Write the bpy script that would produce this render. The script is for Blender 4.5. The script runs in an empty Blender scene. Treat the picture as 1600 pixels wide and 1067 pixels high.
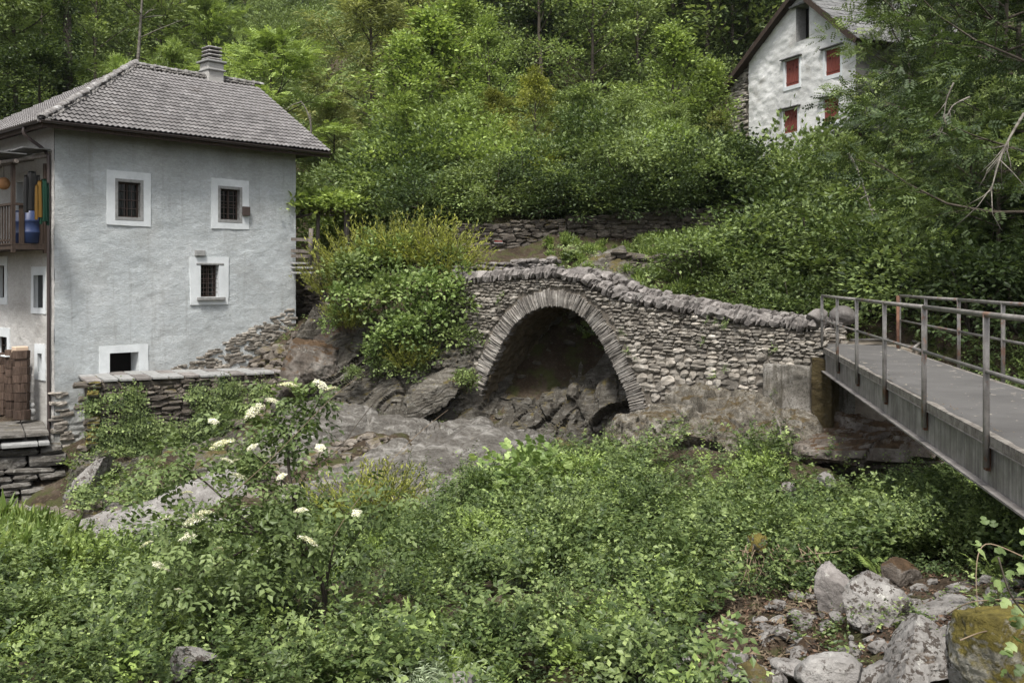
import bpy, math, random
import numpy as np
from mathutils import Vector, Matrix, Euler

# ------------------------------------------------------------------ camera, light, exposure
SC = bpy.context.scene
ROOT = SC.collection
F = 1555.0                      # focal length in pixels of the 1600 px wide photograph
CX, CY = 800.0, 440.0           # principal column, horizon row
cam_d = bpy.data.cameras.new('camera'); cam = bpy.data.objects.new('camera', cam_d); ROOT.objects.link(cam)
cam_d.sensor_width = 36.0; cam_d.lens = 36.0 * F / 1600.0
cam_d.shift_y = -(533.5 - CY) / 1600.0
cam_d.clip_end = 2000; cam_d.clip_start = 0.1
cam.location = (0, 0, 0); cam.rotation_euler = (math.radians(90), 0, 0)
SC.camera = cam

SUN_EL, SUN_AZ = 60.0, 190.0    # azimuth clockwise from +Y: behind the camera
W = bpy.data.worlds.new('World'); SC.world = W; W.use_nodes = True
wn = W.node_tree.nodes; wl = W.node_tree.links
bg = wn['Background']; sky = wn.new('ShaderNodeTexSky'); sky.sky_type = 'NISHITA'; sky.sun_disc = False
sky.sun_elevation = math.radians(SUN_EL); sky.sun_rotation = math.radians(SUN_AZ)
sky.air_density = 1.0; sky.dust_density = 4.0; sky.ozone_density = 1.0
hs = wn.new('ShaderNodeHueSaturation'); hs.inputs['Saturation'].default_value = 0.42
wl.new(sky.outputs[0], hs.inputs['Color']); wl.new(hs.outputs[0], bg.inputs[0])
bg.inputs[1].default_value = 0.055
sun_d = bpy.data.lights.new('sun', 'SUN'); sun = bpy.data.objects.new('sun', sun_d); ROOT.objects.link(sun)
sun_d.energy = 1.5; sun_d.angle = math.radians(11); sun_d.color = (1.0, 0.97, 0.92)
_a = math.radians(SUN_AZ); _e = math.radians(SUN_EL)
sdir = Vector((math.sin(_a) * math.cos(_e), math.cos(_a) * math.cos(_e), math.sin(_e)))
sun.rotation_euler = sdir.to_track_quat('Z', 'Y').to_euler(); sun.location = (0, -10, 30)
SC.view_settings.view_transform = 'Standard'; SC.view_settings.look = 'None'
SC.view_settings.gamma = 1.0; SC.view_settings.use_curve_mapping = False
SC.view_settings.exposure = 1.92
SC.render.engine = 'CYCLES'
SC.cycles.max_bounces = 6; SC.cycles.diffuse_bounces = 3; SC.cycles.glossy_bounces = 2
SC.cycles.transmission_bounces = 3; SC.cycles.transparent_max_bounces = 4; SC.cycles.volume_bounces = 0
SC.cycles.use_denoising = True; SC.cycles.caustics_reflective = False; SC.cycles.caustics_refractive = False
SC.cycles.sample_clamp_indirect = 6.0

# ------------------------------------------------------------------ projection used to survey the place
def P(px, py, d):
    return np.array([(px - CX) / F * d, d, (CY - py) / F * d])

class Plane:
    """A vertical plane through point o (x, y) running along unit direction f; gives (s, z) for a sight line."""
    def __init__(s, o, ang):     # ang: degrees from the view axis towards the right
        a = math.radians(ang); s.o = np.array(o[:2], float); s.f = np.array([math.sin(a), math.cos(a)])
        s.n = np.array([s.f[1], -s.f[0]])   # faces the camera when f runs to the right
    def s_of(s, px):
        u = (px - CX) / F
        return (u * s.o[1] - s.o[0]) / (s.f[0] - u * s.f[1])
    def sz(s, px, py):
        t = s.s_of(px); y = s.o[1] + t * s.f[1]
        return t, (CY - py) / F * y
    def w(s, t, z, out=0.0):
        q = s.o + t * s.f + out * s.n
        return np.array([q[0], q[1], z])

# ------------------------------------------------------------------ noise
def _hash(ix, iy, iz, seed):
    h = (ix.astype(np.int64) * 73856093) ^ (iy.astype(np.int64) * 19349663) ^ (iz.astype(np.int64) * 83492791) ^ (seed * 2654435761 & 0x7fffffff)
    h = (h ^ (h >> 13)) * 1274126177 & 0x7fffffffffff
    h = h ^ (h >> 16)
    return (h & 0xffff) / 32767.5 - 1.0
def noise(p, seed=0):
    p = np.asarray(p, float); i = np.floor(p); f = p - i; f = f * f * f * (f * (f * 6 - 15) + 10); i = i.astype(np.int64)
    r = 0
    for dx in (0, 1):
        for dy in (0, 1):
            for dz in (0, 1):
                wgt = (f[..., 0] if dx else 1 - f[..., 0]) * (f[..., 1] if dy else 1 - f[..., 1]) * (f[..., 2] if dz else 1 - f[..., 2])
                r = r + wgt * _hash(i[..., 0] + dx, i[..., 1] + dy, i[..., 2] + dz, seed)
    return r
def fbm(p, octv=4, seed=0, gain=0.5, lac=2.07):
    a = 1.0; r = 0; q = np.asarray(p, float)
    for k in range(octv):
        r = r + a * noise(q, seed + k * 17); q = q * lac + 3.7; a *= gain
    return r
def ridged(p, octv=4, seed=0):
    a = 1.0; r = 0; q = np.asarray(p, float)
    for k in range(octv):
        r = r + a * (1 - 2 * np.abs(noise(q, seed + k * 31))); q = q * 2.1 + 5.1; a *= 0.5
    return r

# ------------------------------------------------------------------ objects
WLOC = {}
def wl_of(o): return WLOC.get(o.name, np.zeros(3)) if o is not None else np.zeros(3)
def link(o, parent=None):
    ROOT.objects.link(o)
    if parent is not None: o.parent = parent
    return o
def tag(o, label=None, cat=None, group=None, kind=None):
    if label: o['label'] = label
    if cat: o['category'] = cat
    if group: o['group'] = group
    if kind: o['kind'] = kind
    return o
def empty(name, loc, label, cat, group=None, kind=None):
    o = bpy.data.objects.new(name, None); o.empty_display_size = 0.2
    o.location = tuple(float(c) for c in loc); link(o); WLOC[o.name] = np.array(loc, float)
    return tag(o, label, cat, group, kind)

def fast_mesh(name, verts, faces, mat=None, smooth=False, attrs=None):
    """faces: list of int arrays (n, k), any k."""
    me = bpy.data.meshes.new(name)
    verts = np.ascontiguousarray(verts, dtype=np.float32)
    faces = [np.asarray(f, dtype=np.int32) for f in faces if len(f)]
    idx = np.concatenate([f.ravel() for f in faces]); cnt = np.concatenate([np.full(len(f), f.shape[1], np.int32) for f in faces])
    me.vertices.add(len(verts)); me.vertices.foreach_set('co', verts.ravel())
    me.loops.add(len(idx)); me.loops.foreach_set('vertex_index', idx)
    me.polygons.add(len(cnt)); st = np.concatenate([[0], np.cumsum(cnt)[:-1]]).astype(np.int32)
    me.polygons.foreach_set('loop_start', st)
    me.polygons.foreach_set('use_smooth', np.full(len(cnt), bool(smooth)))
    if attrs:
        for k, v in attrs.items():
            a = me.attributes.new(k, 'FLOAT', 'POINT'); a.data.foreach_set('value', np.ascontiguousarray(v, dtype=np.float32))
    me.update(calc_edges=True)
    if mat is not None: me.materials.append(mat)
    return me

class MB:
    """collects shapes in world coordinates, linked as ONE mesh object"""
    def __init__(s): s.v = []; s.f = {}; s.n = 0
    def add(s, verts, faces):
        verts = np.asarray(verts, float).reshape(-1, 3)
        for fc in faces: s.f.setdefault(len(fc), []).append([i + s.n for i in fc])
        s.v.append(verts); s.n += len(verts)
    def addn(s, verts, farr):
        farr = np.asarray(farr); s.f.setdefault(farr.shape[1], []).extend((farr + s.n).tolist()); s.v.append(np.asarray(verts, float)); s.n += len(verts)
    def box(s, o, ax, ay, az, a0, a1, b0, b1, c0, c1):
        """o origin, three axes and the ranges along them"""
        o, ax, ay, az = (np.asarray(q, float) for q in (o, ax, ay, az)); vs = []
        for c in (c0, c1):
            for b in (b0, b1):
                for a in (a0, a1): vs.append(o + ax * a + ay * b + az * c)
        s.add(vs, [(0, 2, 3, 1), (4, 5, 7, 6), (0, 1, 5, 4), (2, 6, 7, 3), (0, 4, 6, 2), (1, 3, 7, 5)])
    def tube(s, pts, rad, n=8, cap=True):
        pts = np.asarray(pts, float); m = len(pts)
        rad = np.full(m, float(rad)) if np.isscalar(rad) else np.asarray(rad, float)
        tan = np.gradient(pts, axis=0); tan /= np.linalg.norm(tan, axis=1)[:, None] + 1e-9
        ref = np.array([0, 0, 1.0]) if abs(tan[0][2]) < 0.9 else np.array([1.0, 0, 0])
        a = np.cross(tan[0], ref); a /= np.linalg.norm(a); vs = []
        for i in range(m):
            a = a - tan[i] * a.dot(tan[i]); a /= np.linalg.norm(a) + 1e-9; b = np.cross(tan[i], a)
            for k in range(n):
                t = 2 * math.pi * k / n; vs.append(pts[i] + rad[i] * (math.cos(t) * a + math.sin(t) * b))
        fs = []
        for i in range(m - 1):
            for k in range(n):
                k2 = (k + 1) % n; fs.append((i * n + k, i * n + k2, (i + 1) * n + k2, (i + 1) * n + k))
        s.add(vs, fs)
        if cap:
            s.f.setdefault(n, []).append([s.n - len(vs) + k for k in range(n)][::-1]); s.f[n].append([s.n - n + k for k in range(n)])
    def build(s, name, mat, parent=None, smooth=False, bevel=0, attrs=None):
        v = np.concatenate(s.v) - wl_of(parent)
        me = fast_mesh(name, v, [np.array(a) for a in s.f.values()], mat, smooth, attrs)
        o = bpy.data.objects.new(name, me); link(o, parent); WLOC[o.name] = wl_of(parent)
        if bevel:
            m = o.modifiers.new('b', 'BEVEL'); m.width = bevel; m.segments = 1; m.limit_method = 'ANGLE'
        return o
def mesh_obj(name, me, parent, loc=(0, 0, 0), rot=None, scale=None):
    """loc in world coordinates"""
    o = bpy.data.objects.new(name, me); link(o, parent); l = np.asarray(loc, float) - wl_of(parent)
    if rot is not None:
        M = Matrix(((rot[0][0], rot[1][0], rot[2][0]), (rot[0][1], rot[1][1], rot[2][1]), (rot[0][2], rot[1][2], rot[2][2])))
        o.rotation_euler = M.to_euler()
    o.location = l.tolist()
    if scale is not None: o.scale = tuple(float(c) for c in scale)
    WLOC[o.name] = np.asarray(loc, float)
    return o

# ------------------------------------------------------------------ materials
def srgb(h):
    h = h.lstrip('#'); c = [int(h[i:i + 2], 16) / 255 for i in (0, 2, 4)]
    return tuple((x / 12.92 if x <= 0.04045 else ((x + 0.055) / 1.055) ** 2.4) for x in c) + (1,)
class N:
    def __init__(s, name, rough=0.9, spec=0.3):
        s.m = bpy.data.materials.new(name); s.m.use_nodes = True; s.t = s.m.node_tree; s.b = s.t.nodes['Principled BSDF']
        s.b.inputs['Roughness'].default_value = rough; s.b.inputs['Specular IOR Level'].default_value = spec
        s.tc = s.t.nodes.new('ShaderNodeTexCoord'); s.obj = s.tc.outputs['Object']; s.geo = s.t.nodes.new('ShaderNodeNewGeometry'); s.pos = s.geo.outputs['Position']
    def new(s, t, **k):
        n = s.t.nodes.new(t)
        for a, v in k.items(): setattr(n, a, v)
        return n
    def ln(s, a, b): s.t.links.new(a, b)
    def map(s, src, scale=(1, 1, 1), rot=(0, 0, 0)):
        n = s.new('ShaderNodeMapping'); n.inputs['Scale'].default_value = scale; n.inputs['Rotation'].default_value = rot; s.ln(src, n.inputs['Vector']); return n.outputs[0]
    def noise(s, scale, det=4, rough=0.55, vec=None, dist=0.0):
        n = s.new('ShaderNodeTexNoise'); n.inputs['Scale'].default_value = scale; n.inputs['Detail'].default_value = det; n.inputs['Roughness'].default_value = rough
        n.inputs['Distortion'].default_value = dist; s.ln(vec if vec is not None else s.pos, n.inputs['Vector']); return n.outputs['Fac']
    def vor(s, scale, vec=None, feature='F1', out='Distance'):
        n = s.new('ShaderNodeTexVoronoi', feature=feature); n.inputs['Scale'].default_value = scale; s.ln(vec if vec is not None else s.pos, n.inputs['Vector']); return n.outputs[out]
    def ramp(s, fac, stops, interp='LINEAR'):
        n = s.new('ShaderNodeValToRGB'); n.color_ramp.interpolation = interp; e = n.color_ramp.elements
        while len(e) < len(stops): e.new(0.5)
        for i, (p, c) in enumerate(stops):
            e[i].position = p; e[i].color = c if len(c) == 4 else tuple(c) + (1,)
        s.ln(fac, n.inputs[0]); return n.outputs[0]
    def g(s, fac, a, b):
        n = s.new('ShaderNodeMapRange'); n.clamp = True
        for q, v in ((1, a), (2, b), (3, 0.0), (4, 1.0)): n.inputs[q].default_value = v
        s.ln(fac, n.inputs[0]); return n.outputs[0]
    def mix(s, fac, a, b, mode='MIX'):
        n = s.new('ShaderNodeMix', data_type='RGBA', blend_type=mode)
        for sock, v in ((n.inputs[0], fac), (n.inputs[6], a), (n.inputs[7], b)):
            if isinstance(v, (int, float)): sock.default_value = v
            elif isinstance(v, tuple): sock.default_value = v if len(v) == 4 else v + (1,)
            else: s.ln(v, sock)
        return n.outputs[2]
    def math(s, op, a, b=0.5):
        n = s.new('ShaderNodeMath', operation=op)
        for sock, v in ((n.inputs[0], a), (n.inputs[1], b)):
            if isinstance(v, (int, float)): sock.default_value = v
            else: s.ln(v, sock)
        return n.outputs[0]
    def attr(s, name):
        n = s.new('ShaderNodeAttribute', attribute_name=name); return n.outputs['Fac']
    def rnd(s): return s.new('ShaderNodeObjectInfo').outputs['Random']
    def up(s):
        n = s.new('ShaderNodeSeparateXYZ'); s.ln(s.geo.outputs['Normal'], n.inputs[0]); return n.outputs[2]
    def col(s, c):
        if isinstance(c, tuple): s.b.inputs['Base Color'].default_value = c if len(c) == 4 else c + (1,)
        else: s.ln(c, s.b.inputs['Base Color'])
    def bump(s, h, strength=0.5, dist=0.05):
        n = s.new('ShaderNodeBump'); n.inputs['Strength'].default_value = strength; n.inputs['Distance'].default_value = dist
        s.ln(h, n.inputs['Height']); s.ln(n.outputs[0], s.b.inputs['Normal']); return n

def leaf_mat(name, dark, mid, light, trans=0.28, rough=0.46, obj_var=0.2, gain=1.3):
    dark, mid, light = (tuple(c * w * t for c, t in zip(q, (0.98, 0.97, 0.82) if gain > 1.01 else (1, 1, 1))) for q, w in ((dark, gain * 0.95), (mid, gain * 1.15), (light, gain * 1.65)))
    k = N(name, rough + 0.05, 0.32)
    c = k.ramp(k.attr('v'), [(0.0, dark), (0.45, mid), (0.9, light)])
    hsv = k.new('ShaderNodeHueSaturation')
    k.ln(k.math('MULTIPLY_ADD', k.rnd(), 1.0), hsv.inputs['Value'])
    mnode = hsv.inputs['Value'].links[0].from_node; mnode.inputs[1].default_value = 2 * obj_var; mnode.inputs[2].default_value = 1 - obj_var
    k.ln(c, hsv.inputs['Color']); k.col(hsv.outputs[0])
    tr = k.new('ShaderNodeBsdfTranslucent'); mx = k.new('ShaderNodeMixShader'); mx.inputs[0].default_value = trans
    tcol = k.mix(0.5, hsv.outputs[0], (1.0, 1.0, 0.25, 1), 'MULTIPLY')
    g2 = k.new('ShaderNodeHueSaturation'); g2.inputs['Value'].default_value = 1.5; k.ln(tcol, g2.inputs['Color'])
    k.ln(g2.outputs[0], tr.inputs[0]); k.ln(k.b.outputs[0], mx.inputs[1]); k.ln(tr.outputs[0], mx.inputs[2])
    k.ln(mx.outputs[0], k.t.nodes['Material Output'].inputs[0])
    return k.m

M = {}
# foliage; leaf_mat raises the pale end as a painted leaf highlight
M['leaf_mid'] = leaf_mat('leaf_mid', (0.042, 0.060, 0.024), (0.096, 0.132, 0.052), (0.175, 0.215, 0.098))
M['leaf_bright'] = leaf_mat('leaf_bright', (0.062, 0.090, 0.028), (0.125, 0.172, 0.054), (0.200, 0.255, 0.092))
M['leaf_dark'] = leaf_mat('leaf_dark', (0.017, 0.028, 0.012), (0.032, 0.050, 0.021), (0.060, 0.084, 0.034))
M['leaf_olive'] = leaf_mat('leaf_olive', (0.060, 0.070, 0.028), (0.110, 0.125, 0.052), (0.190, 0.200, 0.095))
M['leaf_far'] = leaf_mat('leaf_far', (0.040, 0.060, 0.040), (0.072, 0.104, 0.068), (0.115, 0.150, 0.100))  # bluish grey mixed into the leaf colour for distance haze
M['leaf_cover'] = leaf_mat('leaf_cover', (0.020, 0.034, 0.012), (0.044, 0.068, 0.024), (0.098, 0.128, 0.052), rough=0.42)
M['leaf_broom'] = leaf_mat('leaf_broom', (0.070, 0.085, 0.020), (0.120, 0.135, 0.030), (0.185, 0.190, 0.050), trans=0.25)
M['leaf_silver'] = leaf_mat('leaf_silver', (0.070, 0.095, 0.060), (0.115, 0.145, 0.100), (0.190, 0.220, 0.170), trans=0.2)
M['leaf_grass'] = leaf_mat('leaf_grass', (0.050, 0.080, 0.020), (0.085, 0.125, 0.034), (0.140, 0.170, 0.060), trans=0.3)
M['leaf_vine'] = leaf_mat('leaf_vine', (0.048, 0.076, 0.026), (0.092, 0.135, 0.048), (0.175, 0.220, 0.100))
M['flower'] = leaf_mat('flower', (0.46, 0.44, 0.32), (0.58, 0.57, 0.46), (0.70, 0.69, 0.60), trans=0.25, obj_var=0.08, gain=1.0)
k = N('dry_stem', 0.8); k.col((0.20, 0.15, 0.10)); M['twig'] = k.m
k = N('bark', 0.9); nz = k.noise(1.0, 5, 0.6, k.map(k.pos, (14, 14, 3)))
k.col(k.ramp(nz, [(0.3, (0.030, 0.024, 0.018)), (0.7, (0.105, 0.088, 0.068))])); k.bump(nz, 0.8, 0.03); M['bark'] = k.m
k = N('pale_bark', 0.85); nz = k.noise(1.0, 5, 0.6, k.map(k.pos, (6, 6, 10)))
k.col(k.ramp(nz, [(0.35, (0.06, 0.052, 0.042)), (0.6, (0.18, 0.165, 0.14))])); M['pale_bark'] = k.m

def stone_mat(name, dark, mid, light, moss=0.0, mosscol=(0.075, 0.060, 0.022), lichen=0.25, scale=1.0, var=0.5, bump=0.6, strata=None, blk=(0.5, 0.62, 0.72)):
    k = N(name, 0.88, 0.25)
    vec = k.pos if strata is None else k.map(k.pos, strata)
    a = k.noise(3.2 * scale, 6, 0.65, vec, 0.4); b = k.noise(26 * scale, 4, 0.7); c2 = k.noise(0.9, 3, 0.5)
    base = k.ramp(a, [(0.28, dark), (0.5, mid), (0.72, light)])
    base = k.mix(k.math('MULTIPLY', k.g(b, 0.35, 0.75), 0.55), base, k.mix(0.5, base, light + (1,)))
    # object to object variation
    v = k.math('ADD', k.math('MULTIPLY', k.rnd(), var), 1 - var / 2)
    hv = k.new('ShaderNodeHueSaturation'); k.ln(v, hv.inputs['Value']); k.ln(base, hv.inputs['Color']); base = hv.outputs[0]
    lic = k.g(k.noise(7 * scale, 5, 0.75), 0.60, 0.70)
    base = k.mix(k.math('MULTIPLY', lic, lichen), base, (0.50, 0.50, 0.45, 1))
    bm = k.g(k.noise(15 * scale, 4, 0.7), blk[1], blk[2]); base = k.mix(k.math('MULTIPLY', bm, blk[0]), base, (0.045, 0.036, 0.029, 1))
    if moss > 0:
        mm = k.math('ADD', k.math('MULTIPLY', k.up(), 0.30), k.noise(1.9, 6, 0.7)); lo = 0.92 - 0.5 * moss
        mk = k.g(mm, lo, lo + 0.10)
        mc = k.ramp(k.noise(9, 3), [(0.3, tuple(x * 0.5 for x in mosscol)), (0.7, tuple(x * 1.5 for x in mosscol))])
        base = k.mix(mk, base, mc)
    k.col(base)
    hgt = k.math('ADD', k.math('MULTIPLY', a, 1.0), k.math('MULTIPLY', b, 0.35))
    k.bump(hgt, bump, 0.06)
    return k.m
M['rubble'] = stone_mat('rubble', (0.088, 0.076, 0.062), (0.190, 0.170, 0.143), (0.38, 0.353, 0.312), 0.12, lichen=0.5, var=0.85)
M['coping'] = stone_mat('coping', (0.08, 0.071, 0.066), (0.155, 0.141, 0.131), (0.27, 0.25, 0.234), 0.0, lichen=0.5, var=0.5)
M['arch'] = stone_mat('arch', (0.068, 0.060, 0.052), (0.145, 0.132, 0.116), (0.30, 0.283, 0.26), 0.0, lichen=0.5, var=0.75)
M['mortar'] = stone_mat('mortar', (0.06, 0.051, 0.041), (0.11, 0.095, 0.077), (0.18, 0.16, 0.13), 0.25, lichen=0.1)
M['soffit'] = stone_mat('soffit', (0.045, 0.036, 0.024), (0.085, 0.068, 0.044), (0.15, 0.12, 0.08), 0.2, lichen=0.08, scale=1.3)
M['wallstone'] = stone_mat('wallstone', (0.040, 0.032, 0.025), (0.088, 0.074, 0.060), (0.19, 0.17, 0.145), 0.3, lichen=0.3, var=0.8)
M['rock'] = stone_mat('rock', (0.026, 0.022, 0.016), (0.064, 0.057, 0.045), (0.185, 0.175, 0.155), 0.38, lichen=0.35, scale=1.6, var=0.4, bump=1.0, blk=(0.8, 0.55, 0.62), strata=(0.5, 0.8, 2.2))
M['mossrock'] = stone_mat('mossrock', (0.036, 0.027, 0.020), (0.078, 0.064, 0.052), (0.20, 0.183, 0.163), 0.60, mosscol=(0.058, 0.036, 0.019), lichen=0.35, scale=0.6, bump=0.9)
M['greenmoss'] = stone_mat('greenmoss', (0.08, 0.07, 0.05), (0.15, 0.14, 0.11), (0.30, 0.29, 0.26), 1.0, mosscol=(0.095, 0.078, 0.018), lichen=0.2, scale=0.8, bump=1.0)
M['boulder'] = stone_mat('boulder', (0.085, 0.076, 0.068), (0.165, 0.154, 0.143), (0.30, 0.29, 0.272), 0.22, mosscol=(0.05, 0.035, 0.022), lichen=0.65, scale=0.9, var=0.35, bump=1.0, blk=(0.95, 0.535, 0.57))
M['slab'] = stone_mat('slab', (0.028, 0.024, 0.019), (0.078, 0.071, 0.061), (0.25, 0.24, 0.22), 0.12, lichen=0.3, scale=0.7, var=0.3, bump=1.0, strata=(0.7, 2.8, 2.8), blk=(0.75, 0.58, 0.64))
M['pale_rock'] = stone_mat('pale_rock', (0.09, 0.082, 0.075), (0.17, 0.16, 0.15), (0.30, 0.29, 0.272), 0.0, lichen=0.3, scale=0.8, var=0.2, bump=0.9, blk=(0.8, 0.57, 0.62))
M['rustrock'] = stone_mat('rustrock', (0.046, 0.039, 0.028), (0.115, 0.101, 0.078), (0.29, 0.272, 0.235), 0.46, mosscol=(0.060, 0.044, 0.021), lichen=0.5, scale=1.7, bump=1.0, blk=(0.8, 0.56, 0.62))
M['leaf_elder'] = leaf_mat('leaf_elder', (0.042, 0.064, 0.024), (0.080, 0.115, 0.044), (0.140, 0.178, 0.084))
M['leaf_pergola'] = leaf_mat('leaf_pergola', (0.09, 0.13, 0.035), (0.15, 0.20, 0.06), (0.22, 0.27, 0.10))

# ------------------------------------------------------------------ terrain: surveyed points, one smooth ground through them
V = 0.30   # height of the ground cover above the soil
_pts = []
def gp(px, py, d, dz=0.0):
    q = P(px, py, d); q[2] += dz; _pts.append(q)
for a in [(0, 1067, 8), (0, 920, 12), (130, 905, 15.2), (400, 1067, 6.8), (700, 1090, 6.2), (300, 942, 11), (500, 900, 11.5), (700, 900, 11.3),
          (900, 900, 11), (1000, 1000, 8.3), (1100, 900, 10.5), (700, 838, 14.8), (900, 785, 15.5), (1000, 735, 17.5), (1100, 740, 17), (500, 850, 15.3),
          (330, 885, 14.6), (1260, 800, 15.4), (1250, 850, 12.5), (1400, 830, 12.7), (1600, 830, 11), (1300, 790, 15), (1450, 790, 14.5), (1600, 780, 14), (1900, 820, 12), (-300, 900, 13), (-300, 1100, 8)]:
    gp(*a, dz=-V)
for a in [(1250, 1000, 8), (1400, 1060, 7), (1600, 1040, 6.5), (1150, 1060, 7.2), (1900, 1000, 6.5), (1320, 940, 9.2)]: gp(*a, dz=-0.15)
for a in [(150, 865, 18.3), (60, 815, 20.5), (300, 845, 18.0), (400, 800, 19.0), (650, 795, 18.6), (560, 770, 20.2), (800, 735, 20.8), (700, 705, 22.2),
          (600, 680, 23.7), (480, 670, 24.2), (880, 705, 23.4), (900, 690, 25.0), (940, 680, 25.2), (800, 700, 24),
          (950, 725, 20.0), (1050, 715, 19.6), (1150, 708, 19.4), (1230, 725, 19.2), (1300, 752, 19.2), (1400, 778, 18.8), (1500, 785, 17.8), (1600, 780, 17.2), (1350, 740, 21.5), (1450, 740, 21),
          (30, 808, 22.9), (-60, 830, 21.8), (100, 775, 23.6), (-20, 770, 24.2), (0, 662, 27), (-120, 650, 29), (140, 785, 22.3), (250, 780, 22.2), (350, 745, 23.6), (150, 735, 24.3), (250, 720, 24.9), (350, 705, 25.6), (430, 685, 26.0),
          (200, 700, 26.5), (300, 690, 27.3), (462, 522, 30.6), (450, 565, 28.0), (500, 480, 34), (560, 662, 25.9), (600, 485, 29.4), (680, 470, 29.6), (560, 500, 29.2), (480, 640, 26.3),
          (660, 668, 25.4), (740, 660, 25.6), (720, 520, 28.2), (745, 480, 28.5), (800, 452, 29.5),
          (900, 408, 30), (1000, 412, 29), (1090, 420, 28), (1200, 470, 26.5), (1300, 518, 25), (1350, 530, 23.8), (1450, 560, 21.8), (1600, 620, 19.3), (1800, 640, 18),
          (740, 428, 30.0), (850, 410, 30.4), (1000, 395, 31.2), (1150, 388, 32.0),
          (880, 480, 27.3), (950, 492, 26.9), (820, 478, 27.7), (1000, 495, 26.4),
          (740, 350, 33.6), (900, 338, 34.2), (1100, 322, 35), (1250, 300, 36.5), (1320, 290, 41), (1300, 330, 36), (1420, 330, 38), (1500, 360, 31), (1600, 390, 27), (1800, 380, 26),
          (600, 330, 40), (600, 300, 46), (800, 300, 42), (1000, 290, 43), (800, 250, 50), (1000, 215, 55), (500, 330, 44), (300, 280, 48), (100, 270, 45), (-300, 300, 42), (1300, 210, 52), (1550, 150, 50), (1900, 200, 42),
          (0, 130, 62), (500, 260, 62), (300, 160, 66), (700, 60, 75), (1000, -20, 78), (1300, -60, 74), (1600, -80, 68), (2000, -60, 60),
          (0, -120, 95), (-400, -120, 95), (300, -120, 110), (380, 70, 120), (450, 160, 105), (520, 120, 150), (480, 20, 215), (560, 30, 190), (480, -60, 235), (700, -160, 120), (1000, -260, 120), (1400, -300, 110), (2000, -300, 100),
          (450, -400, 330), (0, -500, 260), (900, -600, 250), (1500, -600, 240)]:
    gp(*a)
_C = np.array(_pts); _c2 = 1.0
def _phi(a, b): return np.sqrt(((a[:, None, :2] - b[None, :, :2]) ** 2).sum(-1) + _c2)
_A = np.zeros((len(_C) + 3, len(_C) + 3)); _A[:len(_C), :len(_C)] = _phi(_C, _C) - 0.10 * np.eye(len(_C))
_A[:len(_C), len(_C):] = np.c_[np.ones(len(_C)), _C[:, :2]]; _A[len(_C):, :len(_C)] = _A[:len(_C), len(_C):].T
_w = np.linalg.solve(_A, np.r_[_C[:, 2], np.zeros(3)])
def H(x, y):
    x = np.asarray(x, float); y = np.asarray(y, float); q = np.c_[x.ravel(), y.ravel()]
    out = np.empty(len(q))
    for i in range(0, len(q), 20000):
        b = q[i:i + 20000]; out[i:i + 20000] = _phi(b, _C) @ _w[:len(_C)] + _w[len(_C)] + b @ _w[len(_C) + 1:]
    return out.reshape(x.shape)
def Hs(x, y): return float(H(np.array([x]), np.array([y]))[0])
def on_ground(px, d, dz=0.0):
    x = (px - CX) / F * d; return np.array([x, d, Hs(x, d) + dz])
def hit(px, py, d0=5.0, d1=120.0):
    """where the sight line of a pixel meets the ground"""
    d = np.linspace(d0, d1, 700); x = (px - CX) / F * d; z = (CY - py) / F * d; g = H(x, d) > z
    i = int(np.argmax(g)) if g.any() else 699
    return np.array([x[i], d[i], float(H(x[i:i + 1], d[i:i + 1])[0])])

def grid_faces(nx, ny):
    i = np.arange(nx - 1)[None, :] + nx * np.arange(ny - 1)[:, None]; i = i.ravel()
    return np.c_[i, i + 1, i + 1 + nx, i + nx]
def frame01(x, a, b): return np.clip((x - a) / (b - a), 0, 1)

# near ground (fine) and hillside (coarse) meet along y = 35
YS = 35.0
def relief(X, Y):
    p = np.stack([X, Y, 0 * X], -1)
    far = frame01(Y, 3, 8) 
    return (0.16 * fbm(p * 0.7, 3, 5) + 0.07 * ridged(p * 2.3, 3, 9)) * far
xs = np.arange(-26, 20.01, 0.13); ys = np.arange(3.0, YS + 0.001, 0.128)
X, Y = np.meshgrid(xs, ys); Z = H(X, Y) + relief(X, Y)
me = fast_mesh('ground', np.stack([X, Y, Z], -1).reshape(-1, 3), [grid_faces(len(xs), len(ys))], None, True)
k = N('soil', 0.95, 0.15)
a = k.noise(1.3, 6, 0.65); b = k.noise(14, 5, 0.7); c_ = k.vor(9)
soil = k.ramp(a, [(0.3, (0.024, 0.017, 0.011)), (0.5, (0.045, 0.033, 0.022)), (0.7, (0.085, 0.068, 0.050))])
soil = k.mix(k.g(b, 0.55, 0.7), soil, (0.11, 0.085, 0.06, 1)); soil = k.mix(k.g(k.noise(2.2, 4), 0.5, 0.62), soil, (0.050, 0.052, 0.020, 1))
k.col(soil); k.bump(k.math('ADD', b, c_), 0.9, 0.05); M['soil'] = k.m
me.materials.append(M['soil']); ground = mesh_obj('ground', me, None); tag(ground, kind='structure')
gx = np.concatenate([np.arange(-230, -60, 6), np.arange(-60, 60, 1.2), np.arange(60, 230, 6)])
gy = np.concatenate([[YS - 1.2], np.arange(YS, 80, 1.0), np.arange(80, 420, 5)])
X, Y = np.meshgrid(gx, gy); Z = H(X, Y); t = frame01(Y, 40, 60)
Z = Z + t * 1.2 * fbm(np.stack([X, Y, 0 * X], -1) * 0.12, 4, 3); Z[0, :] -= 0.7; Z[1, :] += relief(X[1], Y[1]) - 0.08
me = fast_mesh('hillside', np.stack([X, Y, Z], -1).reshape(-1, 3), [grid_faces(len(gx), len(gy))], M['soil'], True)
tag(mesh_obj('hillside', me, None), kind='structure')
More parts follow.
